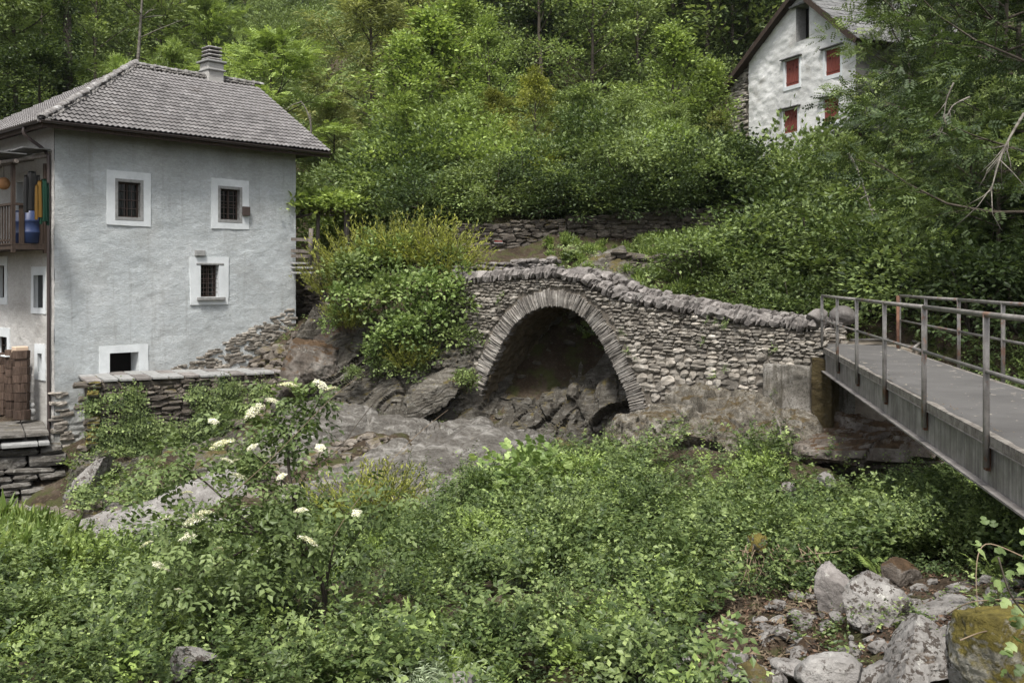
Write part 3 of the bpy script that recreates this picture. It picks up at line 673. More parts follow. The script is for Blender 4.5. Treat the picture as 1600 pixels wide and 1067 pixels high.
# ------------------------------------------------------------------ buildings: helpers
def plaster_mat(name, dark, mid, light, wear, bump=0.7):
    k = N(name, 0.95, 0.15); big = k.noise(0.55, 5, 0.6); fine = k.noise(1.0, 6, 0.7, k.map(k.pos, (6, 6, 13)), 1.2); sp = k.noise(34, 4, 0.7)
    c = k.ramp(big, [(0.3, dark), (0.5, mid), (0.7, light)]); c = k.mix(k.math('MULTIPLY', k.g(fine, 0.58, 0.44), 0.22), c, wear)
    c = k.mix(k.math('MULTIPLY', k.g(sp, 0.66, 0.72), 0.5), c, wear)
    return k, c, fine, sp
k, c, fine, sp = plaster_mat('grey_plaster', (0.40, 0.430, 0.440), (0.48, 0.512, 0.520), (0.55, 0.575, 0.58), (0.16, 0.15, 0.13, 1))
# eaves shade painted in with old staining at the top, and worn, browner render towards the ground
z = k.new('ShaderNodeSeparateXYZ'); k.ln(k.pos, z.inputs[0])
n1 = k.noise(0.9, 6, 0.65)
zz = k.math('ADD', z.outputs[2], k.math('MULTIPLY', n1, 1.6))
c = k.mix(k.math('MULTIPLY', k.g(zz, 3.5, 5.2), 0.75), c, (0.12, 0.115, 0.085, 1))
str_ = k.noise(1.0, 4, 0.6, k.map(k.pos, (5, 5, 0.35))); c = k.mix(k.math('MULTIPLY', k.g(str_, 0.56, 0.70), 0.30), c, (0.20, 0.195, 0.17, 1))
pat_ = k.noise(0.7, 5, 0.7); c = k.mix(k.math('MULTIPLY', k.g(pat_, 0.54, 0.62), 0.22), c, (0.24, 0.235, 0.215, 1))
fine = k.noise(1.0, 5, 0.7, k.map(k.pos, (13, 13, 20)), 1.6)
lo = k.g(zz, -1.2, -3.3); c = k.mix(k.math('MULTIPLY', lo, 0.55), c, (0.20, 0.185, 0.155, 1))
k.col(c); k.bump(k.math('ADD', fine, k.math('MULTIPLY', sp, 0.35)), 0.75, 0.05); M['plaster'] = k.m
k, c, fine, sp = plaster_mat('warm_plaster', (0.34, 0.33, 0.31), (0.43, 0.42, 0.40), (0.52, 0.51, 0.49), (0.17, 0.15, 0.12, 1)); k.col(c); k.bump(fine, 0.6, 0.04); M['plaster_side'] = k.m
k, c, fine, sp = plaster_mat('white_plaster', (0.46, 0.46, 0.445), (0.60, 0.60, 0.585), (0.68, 0.68, 0.665), (0.30, 0.29, 0.27, 1))
c = k.mix(k.math('MULTIPLY', k.g(k.noise(0.9, 6, 0.7), 0.56, 0.66), 0.55), c, (0.33, 0.31, 0.28, 1)); k.col(c); k.bump(fine, 0.5, 0.04); M['plaster_white'] = k.m
k = N('white_paint', 0.9, 0.2); c = k.ramp(k.noise(2.2, 6, 0.7), [(0.3, (0.50, 0.525, 0.53)), (0.7, (0.64, 0.665, 0.67))]); k.col(c); k.bump(k.noise(30, 4), 0.35, 0.01); M['white'] = k.m
k = N('window_stone', 0.9, 0.2); c = k.ramp(k.noise(8, 5, 0.7), [(0.3, (0.17, 0.17, 0.165)), (0.7, (0.30, 0.30, 0.29))]); k.col(c); k.bump(k.noise(40, 4), 0.5, 0.01); M['wstone'] = k.m
k = N('dark_wood', 0.8, 0.25); c = k.ramp(k.noise(1, 5, 0.6, k.map(k.pos, (30, 30, 3))), [(0.3, (0.022, 0.015, 0.011)), (0.7, (0.065, 0.045, 0.034))]); k.col(c); M['dwood'] = k.m
k = N('weathered_wood', 0.85, 0.25); c = k.ramp(k.noise(1, 5, 0.6, k.map(k.pos, (25, 25, 4))), [(0.3, (0.06, 0.05, 0.042)), (0.7, (0.17, 0.15, 0.13))]); k.col(c); M['wwood'] = k.m
k = N('dark_room', 1.0, 0.0); k.col((0.012, 0.011, 0.010)); M['room'] = k.m
k = N('window_glass', 0.12, 0.5); k.col((0.010, 0.011, 0.010)); M['glass'] = k.m
k = N('iron', 0.7, 0.4); k.col((0.05, 0.035, 0.03)); M['iron'] = k.m
k = N('roof_tile', 0.88, 0.25); c = k.ramp(k.noise(5, 6, 0.75), [(0.3, (0.085, 0.08, 0.078)), (0.55, (0.14, 0.133, 0.13)), (0.75, (0.23, 0.222, 0.218))])
hv = k.new('ShaderNodeHueSaturation'); k.ln(k.math('ADD', k.math('MULTIPLY', k.rnd(), 0.45), 0.78), hv.inputs['Value']); k.ln(c, hv.inputs['Color'])
c = k.mix(k.g(k.noise(0.9, 5, 0.7), 0.60, 0.68), hv.outputs[0], (0.11, 0.10, 0.095, 1)); k.col(c); k.bump(k.noise(50, 3), 0.3, 0.008); M['tile'] = k.m
k = N('ridge_tile', 0.9, 0.2); c = k.ramp(k.noise(4, 6, 0.75), [(0.35, (0.11, 0.10, 0.095)), (0.55, (0.22, 0.21, 0.20)), (0.66, (0.45, 0.45, 0.44))]); k.col(c); k.bump(k.noise(30, 4), 0.5, 0.02); M['ridge'] = k.m
k = N('gutter', 0.45, 0.4); k.col((0.045, 0.034, 0.031)); M['gutter'] = k.m
k = N('red_shutter', 0.75, 0.3); c = k.ramp(k.noise(1, 5, 0.65, k.map(k.pos, (22, 22, 2.5))), [(0.3, (0.12, 0.028, 0.020)), (0.7, (0.22, 0.062, 0.045))]); k.col(c); M['shutter'] = k.m
k = N('slate', 0.85, 0.3); c = k.ramp(k.noise(4, 5, 0.7), [(0.3, (0.075, 0.075, 0.075)), (0.7, (0.17, 0.17, 0.165))]); hv = k.new('ShaderNodeHueSaturation'); k.ln(k.math('ADD', k.math('MULTIPLY', k.rnd(), 0.5), 0.75), hv.inputs['Value']); k.ln(c, hv.inputs['Color']); k.col(hv.outputs[0]); k.bump(k.noise(30, 3), 0.4, 0.01); M['slate'] = k.m

def wall_grid(name, plane, s0, s1, z0, z1, holes, mat, parent, step=0.045, amp=0.012, topf=None, out=0.0, seed=1, lowfn=None):
    def lines(a, b, cuts):
        l = list(np.arange(a, b, step)) + [b]
        for c in cuts:
            if a < c < b: i = int(np.argmin([abs(q - c) for q in l])); l[i] = c
        return np.array(sorted(set(l)))
    S = lines(s0, s1, [c for h in holes for c in h[:2]]); Zl = lines(z0, z1, [c for h in holes for c in h[2:]])
    SS, ZZ = np.meshgrid(S, Zl); q = np.stack([SS, ZZ * 1.0, 0 * SS], -1)
    d = amp * (1.1 * fbm(q * np.array([2.6, 4.0, 1]) , 3, seed) + 0.8 * np.abs(fbm(q * np.array([6, 11, 1]), 3, seed + 4))) + amp * 0.9 * fbm(q * 0.8, 2, seed + 9)
    if lowfn is not None: d = d + lowfn(SS, ZZ, q)
    near = np.full(SS.shape, 9.0)
    for h in holes:
        dx = np.maximum(np.maximum(h[0] - SS, SS - h[1]), 0); dz_ = np.maximum(np.maximum(h[2] - ZZ, ZZ - h[3]), 0); near = np.minimum(near, np.hypot(dx, dz_))
    d = d * np.clip(near / 0.12, 0, 1); d = d + out
    V_ = np.stack([plane.o[0] + SS * plane.f[0] + d * plane.n[0], plane.o[1] + SS * plane.f[1] + d * plane.n[1], ZZ], -1)
    fc = grid_faces(len(S), len(Zl)); cs = (S[:-1] + S[1:]) / 2; cz = (Zl[:-1] + Zl[1:]) / 2; CS, CZ = np.meshgrid(cs, cz); keep = np.ones(CS.shape, bool)
    for h in holes: keep &= ~((CS > h[0]) & (CS < h[1]) & (CZ > h[2]) & (CZ < h[3]))
    if topf is not None: keep &= CZ < topf(CS)
    me = fast_mesh(name, V_.reshape(-1, 3) - wl_of(parent), [fc[keep.ravel()]], mat, True); return mesh_obj(name, me, parent, wl_of(parent))
def hole(plane, x0, x1, y0, y1):
    """pixel box on a facade: x range, then y top / bottom read at the left edge"""
    s0 = plane.s_of(x0); s1 = plane.s_of(x1); zt = plane.sz(x0, y0)[1]; zb = plane.sz(x0, y1)[1]; return (s0, s1, zb, zt)
def pbox(mb, plane, s0, s1, z0, z1, o0, o1): mb.box(plane.w(0, 0, 0), np.r_[plane.f, 0], (0, 0, 1), np.r_[plane.n, 0], s0, s1, z0, z1, o0, o1)
def ringbox(mb, plane, outer, inner, o0, o1):
    a, b, c, d = outer; e, f, g, h = inner
    pbox(mb, plane, a, e, c, d, o0, o1); pbox(mb, plane, f, b, c, d, o0, o1); pbox(mb, plane, e, f, c, g, o0, o1); pbox(mb, plane, e, f, h, d, o0, o1)
def wobble(o, amt=0.012, seed=0, plane=None):
    pass
def window(parent, plane, hl, depth=0.28, reveal='white', frame=True, grille=(2, 3), pane='glass', base_out=0.0):
    s0, s1, z0, z1 = hl; mb = MB(); t = 0.012
    pbox(mb, plane, s0 - t, s0, z0 - t, z1 + t, base_out - depth, base_out + 0.004); pbox(mb, plane, s1, s1 + t, z0 - t, z1 + t, base_out - depth, base_out + 0.004)
    pbox(mb, plane, s0, s1, z0 - t, z0, base_out - depth, base_out + 0.004); pbox(mb, plane, s0, s1, z1, z1 + t, base_out - depth, base_out + 0.004)
    w = mb.build('window', M[reveal], parent)
    mb = MB(); pbox(mb, plane, s0 - .01, s1 + .01, z0 - .01, z1 + .01, base_out - depth - 0.03, base_out - depth - 0.004); mb.build('pane', M[pane], w)
    if frame:
        mb = MB(); fw = 0.045; ringbox(mb, plane, (s0, s1, z0, z1), (s0 + fw, s1 - fw, z0 + fw, z1 - fw), base_out - depth + 0.002, base_out - depth + 0.04)
        pbox(mb, plane, (s0 + s1) / 2 - 0.02, (s0 + s1) / 2 + 0.02, z0 + fw, z1 - fw, base_out - depth + 0.002, base_out - depth + 0.035); pbox(mb, plane, s0 + fw, s1 - fw, z0 + (z1 - z0) * .5 - 0.015, z0 + (z1 - z0) * .5 + 0.015, base_out - depth + 0.003, base_out - depth + 0.03)
        mb.build('sash', M['dwood'], w)
    if grille:
        mb = MB(); nv, nh = grille; o_ = base_out - 0.07
        for i in range(nv): s = s0 + (s1 - s0) * (i + 1) / (nv + 1); mb.tube([plane.w(s, z0, o_), plane.w(s, (z0 + z1) / 2, o_), plane.w(s, z1, o_)], 0.009, 6)
        for i in range(nh): zz = z0 + (z1 - z0) * (i + 1) / (nh + 1); mb.tube([plane.w(s0, zz, o_ + .01), plane.w((s0 + s1) / 2, zz, o_ + .01), plane.w(s1, zz, o_ + .01)], 0.009, 6)
        mb.build('grille', M['iron'], w)
    return w
def surround(parent, plane, outer, inner, seed=0, out=0.026, name='window_surround'):
    """painted band with a slightly wavering edge"""
    rr = np.random.RandomState(seed); mb = MB(); nseg = 10
    (a, b, c, d), (e, f, g, h) = outer, inner
    def edge(p, q): return [np.array(p) + (np.array(q) - np.array(p)) * t for t in np.linspace(0, 1, nseg + 1)]
    oc = [(a, c), (b, c), (b, d), (a, d)]; ic = [(e, g), (f, g), (f, h), (e, h)]; tilt = rr.uniform(-0.02, 0.02, (4, 2))
    oc = [(p[0] + t[0], p[1] + t[1]) for p, t in zip(oc, tilt)]
    for i in range(4):
        O = edge(oc[i], oc[(i + 1) % 4]); I = edge(ic[i], ic[(i + 1) % 4])
        for j in range(1, nseg): O[j] = O[j] + rr.uniform(-0.006, 0.006, 2)
        for j in range(nseg):
            q = [O[j], O[j + 1], I[j + 1], I[j]]; fr = [plane.w(x[0], x[1], out + rr.uniform(-.001, .001)) for x in q]; bk = [plane.w(x[0], x[1], -0.03) for x in q]
            mb.add(fr + bk, [(0, 1, 2, 3), (0, 4, 5, 1), (2, 6, 7, 3)])
    return mb.build(name, M['white'], parent)

# ------------------------------------------------------------------ the grey house
HL = P(85, 440, 26.0); A1 = Plane(HL, 43.97); B1 = Plane(HL, 43.97 - 90); B1.n = -B1.n
LA = A1.s_of(462); DEP = 8.0; ZB = -4.7
ze = P(61, 187, 25.3)[2]; OV = 0.5
house = empty('grey_house', A1.w(LA / 2, -3.5), 'grey rendered stone house with dark ribbed tile roof, small barred windows and a chimney', 'house')
w1 = hole(A1, 184, 219, 284, 339); w2 = hole(A1, 344, 374, 295, 343); w3 = hole(A1, 313, 341.5, 414, 464); w4 = hole(A1, 171, 216, 552, 590)
wv = hole(A1, 304, 319, 391, 400)
def low_wear(S, Zg, q):
    """the render is lost towards the ground and the stones show"""
    limit = -2.9 + 1.05 * np.clip((S - 3.6) / 2.6, 0, 1) + 0.35 * noise(q * 1.3, 77)
    t = np.clip((limit - Zg) / 0.5, 0, 1); cz = np.floor(Zg / 0.085 + 0.6 * noise(q * 2, 5)); cx_ = np.floor(S / 0.21 + cz * 0.37 + 0.5 * noise(q * 3, 6))
    cell = noise(np.stack([cx_ * 1.71, cz * 1.31, 0 * cz], -1), 11)
    return t * (0.025 * cell - 0.015)
wall_grid('front_wall', A1, 0.0, LA, ZB, ze + 0.05, [w1, w2, w3, w4], M['plaster'], house, 0.042, 0.008, seed=3, lowfn=low_wear)
b_win = [hole(B1, 70, 52.5, 428, 482), hole(B1, 69.5, 58, 550, 582)]
b_win[0] = (B1.s_of(68.5), B1.s_of(53.5), B1.sz(60, 481)[1], B1.sz(60, 430)[1]); b_win[1] = (B1.s_of(66.5), B1.s_of(59.5), B1.sz(62, 581)[1], B1.sz(62, 552)[1])
b_win.append((B1.s_of(8), B1.s_of(-6), B1.sz(5, 465)[1], B1.sz(5, 415)[1])); b_win.append((B1.s_of(12), B1.s_of(-8), B1.sz(5, 556)[1], B1.sz(5, 526)[1]))
b_win.append((B1.s_of(36), B1.s_of(26), B1.sz(30, 372)[1], B1.sz(30, 285)[1]))   # door out to the balcony
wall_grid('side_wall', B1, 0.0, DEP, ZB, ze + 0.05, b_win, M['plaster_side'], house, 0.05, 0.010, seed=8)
# corner band where the render of the two faces meets, rear and right walls
Bk = Plane(B1.w(DEP, 0), 43.97); R1 = Plane(A1.w(LA, 0), 43.97 - 90)
mb = MB(); pbox(mb, Bk, 0, LA, ZB, ze, 0.25, 0.0); pbox(mb, R1, 0.10, DEP, ZB, ze, -0.28, -0.002)
rz = P(400, 135, 34.9)[2]; hd = 4.46
# gable triangle on the right
g0, g1, g2 = R1.w(0, ze, -0.004), R1.w(DEP, ze, -0.004), R1.w(hd - OV, rz - 0.12, -0.004); mb.add([g0, g1, g2], [(0, 1, 2)])
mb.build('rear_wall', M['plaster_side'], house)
for i, (w_, px_s) in enumerate(((w1, (166.5, 236, 265, 351.5)), (w2, (330, 388.5, 278, 356)), (w3, (297, 356.5, 401.5, 477)), (w4, (153.5, 230.5, 540.5, 590)))):
    so = hole(A1, *px_s)
    if i < 2:
        pad = 0.085; fr = (w_[0] - pad, w_[1] + pad, w_[2] - pad, w_[3] + pad); surround(house, A1, so, fr, i + 1)
        mb = MB(); ringbox(mb, A1, (fr[0], fr[1], fr[2], fr[3]), w_, -0.05, 0.034); mb.build('stone_frame', M['wstone'], house, bevel=0.006)
    else: surround(house, A1, so, w_, i + 1)
window(house, A1, w1, 0.16, 'wstone', True, (2, 3)); window(house, A1, w2, 0.16, 'wstone', True, (3, 4)); window(house, A1, w3, 0.20, 'white', True, (3, 6)); window(house, A1, w4, 0.45, 'white', False, None, 'room')
mb = MB(); pbox(mb, A1, A1.s_of(307), A1.s_of(350), w3[2] - 0.10, w3[2] - 0.005, -0.1, 0.11); mb.build('window_sill', M['wstone'], house, bevel=0.012)
mb = MB(); pbox(mb, A1, A1.s_of(306), A1.s_of(349), w3[3] + 0.006, w3[3] + 0.06, -0.1, 0.04); mb.build('lintel', M['wstone'], house, bevel=0.01)
mb = MB(); pbox(mb, A1, wv[0], wv[1], wv[2], wv[3], -0.05, 0.09); mb.build('wall_bracket', M['wstone'], house, bevel=0.01)
hb = hole(A1, 377.5, 388, 323, 337); mb = MB(); pbox(mb, A1, hb[0], hb[1], hb[2], hb[3], 0.03, 0.12); mb.build('shutter_box', M['iron'], house, bevel=0.006)
for i, w_ in enumerate(b_win):
    if i < 4:
        pd = 0.20 if i else 0.17; surround(house, B1, (w_[0] - pd, w_[1] + pd, w_[2] - pd, w_[3] + pd * 1.3), w_, 20 + i)
    window(house, B1, w_, 0.10 if i == 0 else 0.22, 'white', i >= 2, None, 'wpane' if False else ('room' if i in (1,) else 'glass'))
# quoin band: bare stones at the bottom of the corner
cr = np.random.RandomState(5); it = []
for i in range(26):
    z = cr.uniform(-4.5, -2.9); w_ = cr.uniform(0.18, 0.42); h_ = cr.uniform(0.06, 0.13)
    it.append((A1.w(cr.uniform(0, 0.35), z, -0.06), (np.r_[A1.f, 0], np.r_[-A1.n, 0], np.array([0, 0, 1.0])), (w_, 0.2, h_)))
# stones showing at the foot of the wall towards the right
for i in range(260):
    s = cr.uniform(3.3, LA - 0.05); zl = -2.55 + 1.45 * np.clip((s - 3.8) / 3.5, 0, 1); z = zl + cr.uniform(-0.55, 0.30) * (0.5 + 0.5 * np.clip((s - 3.5) / 2, 0, 1)); w_ = cr.uniform(0.12, 0.34); h_ = cr.uniform(0.045, 0.11)
    it.append((A1.w(s, z, -0.065 + cr.uniform(-0.015, 0.02)), (np.r_[A1.f, 0], np.r_[-A1.n, 0], np.array([0, 0, 1.0])), (w_, 0.2, h_)))
place_stones(it, 'wall_stone', house, M['rubble'], SPF, 290)
# roof -------------------------------------------------------------
E1 = A1.w(0, ze, 0) + np.r_[-A1.f * OV, 0] + np.r_[A1.n * OV, 0]; EL = A1.s_of(512) + OV * 0.45
ubk = np.r_[B1.f, 0]; uf = np.r_[A1.f, 0]; up = np.array([0, 0, 1.0])
RL = EL; rise = rz - ze; sl = math.atan2(rise, hd); cs_, sn_ = math.cos(sl), math.sin(sl); SLN = hd / cs_
uslope = ubk * cs_ + up * sn_; nslope = -ubk * sn_ + up * cs_
def roofpt(a, b, h=0.0): return E1 + uf * a + uslope * b + nslope * h      # a along the eave, b up the slope
mb = MB()   # closed roof body below the tiles
Aap = E1 + (uf + ubk) * hd + up * rise; Bap = E1 + uf * RL + ubk * hd + up * rise; E0 = E1 + ubk * 2 * hd; E2 = E1 + uf * RL; E3 = E2 + ubk * 2 * hd; dn = up * 0.05
mb.add([E1 - dn, E2 - dn, E3 - dn, E0 - dn, Aap - dn, Bap - dn], [(0, 1, 5, 4), (3, 4, 5, 2), (0, 4, 3), (0, 3, 2, 1), (1, 2, 5)]); rf = mb.build('roof', M['dwood'], house)
TWd, EX = 0.30, 0.262
def tile_mesh(mat):
    n_ = 9; x = np.linspace(0, TWd, n_); zt = 0.022 * np.cos(x / TWd * 4 * math.pi); L = EX + 0.05; V_ = []
    for (y, dz_) in ((0, 0.036), (L, -0.004)): V_ += [(a, y, b + dz_) for a, b in zip(x, zt)]
    V_ += [(a, 0.0, b + 0.036 - 0.022) for a, b in zip(x, zt)]
    f = [(i, i + 1, n_ + i + 1, n_ + i) for i in range(n_ - 1)] + [(2 * n_ + i, 2 * n_ + i + 1, i + 1, i) for i in range(n_ - 1)]
    return np.array(V_), np.array(f)
tv, tf = tile_mesh(None); tm = [fast_mesh('roof_tile', tv, [tf], M['tile'], False)]
rr = np.random.RandomState(4); items = []
nr = int(SLN / EX)
for r in range(nr):
    b = r * EX + 0.02; hh = b * cs_; nc = int(RL / TWd) + 1
    for c_i in range(nc):
        a = RL - (c_i + 1) * TWd + 0.02
        if a < -0.2: continue
        if a + TWd * 0.6 < hh: continue
        items.append((a, b))
items.sort(key=lambda q: q[0] * 0.6 + q[1] * 0.9)
mbr = MB()
for i, (a, b) in enumerate(items):
    p = roofpt(a, b, 0.012 + rr.uniform(0, 0.006)); yaw = rr.normal(0, 0.012); ax = uf * math.cos(yaw) + uslope * math.sin(yaw); ay = np.cross(nslope, ax); tl = rr.normal(0, 0.008); az = nslope
    if i < 300:
        mesh_obj('roof_tile', tm[0], house, p, rot=(ax, ay, az))
    else: mbr.addn(tv @ np.array([ax, ay, az]) + p, tf)
tag(mbr.build('upper_roof_tiles', M['tile'], house), kind='stuff')
# left hip slope tiles
mbr = MB(); us2 = uf * cs_ + up * sn_; n2 = -uf * sn_ + up * cs_
for r in range(nr):
    b = r * EX + 0.02; hh = b * cs_
    for c_i in range(int(2 * hd / TWd) + 1):
        a = c_i * TWd
        if a + TWd * 0.4 < hh or a + TWd * 0.6 > 2 * hd - hh: continue
        p = E1 + ubk * (a + TWd) + us2 * b + n2 * 0.014; mbr.addn(tv @ np.array([-ubk, us2, n2]) + p, tf)
tag(mbr.build('side_roof_tiles', M['tile'], house), kind='stuff')
def ridge_line(p, q, step=0.36, r0=0.115):
    d = q - p; L = np.linalg.norm(d); d /= L; n_ = int(L / step); side = np.cross(d, up); side /= np.linalg.norm(side); nn = np.cross(side, d)
    vv = []; ff = []; m = 9
    for j, (y, r_) in enumerate(((0, r0), (0, r0 * 1.15), (0.05, r0 * 1.15), (0.06, r0 * 1.02), (step + 0.05, r0 * 0.88))):
        for k_ in range(m): t = math.pi * (k_ / (m - 1)) * 1.0; vv.append((r_ * math.cos(t), y, r_ * math.sin(t) * 0.8 - (0.03 if j == 0 else 0)))
    for j in range(4):
        for k_ in range(m - 1): ff.append((j * m + k_, j * m + k_ + 1, (j + 1) * m + k_ + 1, (j + 1) * m + k_))
    ff = np.array(ff); me = fast_mesh('ridge_tile', np.array(vv), [ff], M['ridge'], True)
    for i in range(n_ + 1):
        yw = rr.normal(0, 0.03); d2 = d * math.cos(yw) + side * math.sin(yw); s2 = np.cross(d2, nn); mesh_obj('ridge_tile', me, house, p + d * i * step + nn * (0.03 + rr.uniform(-0.01, 0.012)), rot=(s2, d2, np.cross(s2, d2)))
    # mortar bed under the ridge tiles
    mb = MB(); 
    for i in range(int(L / 0.09)):
        for sg in (-1, 1):
            c = p + d * (i * 0.09 + 0.04) + side * sg * rr.uniform(0.08, 0.14) + nn * (rr.uniform(-0.06, -0.02)); v_, f_ = SP[i % 16]; mb.addn(v_ * np.array([0.12, 0.12, rr.uniform(.06, .10)]) + c, f_)
    tag(mb.build('ridge_mortar', M['pale_rock'], house), kind='stuff')
ridge_line(E1 + up * 0.02, Aap + up * 0.02); ridge_line(Aap + up * 0.02, Bap + up * 0.02)
# gutter along the front and the side eave, eaves boards, verge board
def gutter(p, q, out_dir):
    d = q - p; d /= np.linalg.norm(d); mb = MB(); r = 0.065; m = 8; vs = []
    for P_ in (p, q):
        for k_ in range(m + 1): t = math.pi * k_ / m; vs.append(P_ + out_dir * (r * math.cos(t)) - up * (r * math.sin(t)))
    mb.add(vs, [(k_, k_ + 1, m + 1 + k_ + 1, m + 1 + k_) for k_ in range(m)]); 
    mb.add([p - up * 0.0 + out_dir * r, q + out_dir * r, q + out_dir * (r + .012), p + out_dir * (r + .012)], [(0, 1, 2, 3)]); mb.add([p + out_dir * (r + .012) - up * .02, q + out_dir * (r + .012) - up * .02, q + out_dir * (r + .012), p + out_dir * (r + .012)], [(0, 1, 2, 3)])
    mb.build('gutter', M['gutter'], house, smooth=False)
nf = np.r_[A1.n, 0]; nl = np.r_[B1.n, 0]
gutter(E1 + nf * 0.07 - up * 0.02 + nl * 0.07, E2 + nf * 0.07 - up * 0.05, nf); gutter(E1 + nl * 0.07 - up * 0.02, E0 + nl * 0.07 - up * 0.05, nl)
mb = MB(); mb.box(E1, uf, nf, up, 0, RL, -0.03, -0.004, -0.19, -0.03); mb.box(E1, ubk, nl, up, 0, 2 * hd, -0.03, -0.004, -0.19, -0.03); mb.box(E2, uslope, uf, nslope, 0, SLN, -0.03, 0.01, -0.17, 0.0); mb.build('eaves_board', M['dwood'], house)
# downpipe
def curve(pts, n=24):
    pts = [np.array(p, float) for p in pts]; out = []
    for i in range(len(pts) - 1):
        p0 = pts[max(i - 1, 0)]; p1 = pts[i]; p2 = pts[i + 1]; p3 = pts[min(i + 2, len(pts) - 1)]
        for t in np.linspace(0, 1, max(2, n // (len(pts) - 1)), endpoint=False): out.append(0.5 * ((2 * p1) + (p2 - p0) * t + (2 * p0 - 5 * p1 + 4 * p2 - p3) * t * t + (3 * p1 - p0 - 3 * p2 + p3) * t ** 3))
    out.append(pts[-1]); return np.array(out)
g_s = B1.s_of(72.5)
pp = [E1 + ubk * 1.0 + nl * 0.07 - up * 0.1, E1 + ubk * 1.0 + nl * 0.05 - up * 0.30, B1.w(0.42, ze - 0.62, 0.14), B1.w(0.24, ze - 0.82, 0.09), B1.w(0.20, ze - 1.15, 0.07), B1.w(0.20, 0, 0.07), B1.w(0.20, -2, 0.07), B1.w(0.20, -4.0, 0.07), B1.w(0.2, -4.12, 0.15)]
mb = MB(); mb.tube(curve(pp, 64), 0.045, 10); mb.build('downpipe', M['gutter'], house, smooth=True)
# chimney
chp = E1 + uf * (hd + 2.78) + ubk * (hd + 0.02) + up * rise
ch_ = MB(); ch_.box(chp, uf, ubk, up, -0.29, 0.29, -0.29, 0.29, -0.6, 0.50); ch = ch_.build('chimney', M['plaster_side'], house, bevel=0.02)
mb = MB(); mb.box(chp, uf, ubk, up, -0.37, 0.37, -0.37, 0.37, 0.502, 0.57); mb.box(chp, uf, ubk, up, -0.32, 0.34, -0.36, 0.32, 0.22, 0.28); mb.build('chimney_slab', M['wstone'], ch, bevel=0.015)
mb = MB(); mb.box(chp, uf, ubk, up, -0.17, 0.17, -0.17, 0.17, 0.572, 1.05); mb.build('flue', M['room'], ch)
for i in range(4): mb = MB(); z_ = 0.60 + i * 0.125; mb.box(chp, uf, ubk, up, -0.26, 0.26, -0.26, 0.26, z_, z_ + 0.075); mb.build('chimney_louvre', M['ridge'], ch, bevel=0.03)
# vent stack cap top
# balcony ------------------------------------------------------------
zf = B1.sz(60, 385)[1] + 0.05; BO = 0.95; bs0, bs1 = 0.30, 5.0
mb = MB(); pbox(mb, B1, bs0, bs1, zf - 0.16, zf - 0.05, 0.0, BO - 0.02); s = bs0
bal = mb.build('balcony', M['dwood'], house)
for i in range(int((bs1 - bs0) / 0.16)):
    mb = MB(); pbox(mb, B1, bs0 + i * .16, bs0 + i * .16 + 0.15, zf - 0.045, zf - 0.01, 0.0, BO); mb.build('floor_plank', M['dwood'], bal)
zr = zf + 1.0
for s, o_, z1_ in ((bs0 + 0.05, BO - 0.05, zf + 2.05), (bs0 + 2.3, BO - 0.05, zf + 2.05), (bs0 + 0.04, 0.10, zf + 2.1)): mb = MB(); pbox(mb, B1, s - 0.045, s + 0.045, zf - 0.25, z1_, o_ - 0.045, o_ + 0.045); mb.build('balcony_post', M['dwood'], bal)
for o_ in np.arange(0.16, BO - 0.12, 0.235): mb = MB(); pbox(mb, B1, bs0 + 0.03, bs0 + 0.055, zf - 0.02, zr - 0.03, o_, o_ + 0.13); mb.build('railing_board', M['dwood'], bal)
for s in np.arange(bs0 + 0.2, bs1, 0.19): mb = MB(); pbox(mb, B1, s, s + 0.045, zf - 0.06, zr - 0.03, BO - 0.06, BO - 0.03); mb.build('baluster', M['dwood'], bal)
mb = MB(); pbox(mb, B1, bs0, bs1, zr - 0.03, zr + 0.03, BO - 0.09, BO); pbox(mb, B1, bs0, bs0 + 0.08, zr - 0.03, zr + 0.03, 0.0, BO - 0.09); pbox(mb, B1, bs0, bs1, zf + 0.05, zf + 0.10, BO - 0.08, BO - 0.03); mb.build('top_rail', M['dwood'], bal)
# lean-to roof over the balcony, slates on poles
mb = MB(); 
for s in (0.25, 1.4, 2.6, 3.8): pa, pb = B1.w(s, zf + 2.32, 0.0), B1.w(s, zf + 2.02, 1.25); mb.tube([pa, (pa + pb) / 2, pb], 0.05, 7)
pa, pb = B1.w(0.1, zf + 2.08, BO - 0.05), B1.w(bs1, zf + 2.08, BO - 0.05); mb.tube([pa, (pa + pb) / 2, pb], 0.055, 7); mb.build('roof_pole', M['wwood'], bal)
lr = np.random.RandomState(3)
for i in range(12):
    s = 0.1 + i * 0.42; 
    for j in range(2):
        mb = MB(); o_ = 0.05 + j * 0.6; z_ = zf + 2.40 - o_ * 0.24 + (1 - j) * 0.035 + lr.uniform(0, 0.03); pbox(mb, B1, s, s + 0.46, z_, z_ + 0.03, o_, o_ + 0.70); mb.build('roof_slate', M['slate'], bal)
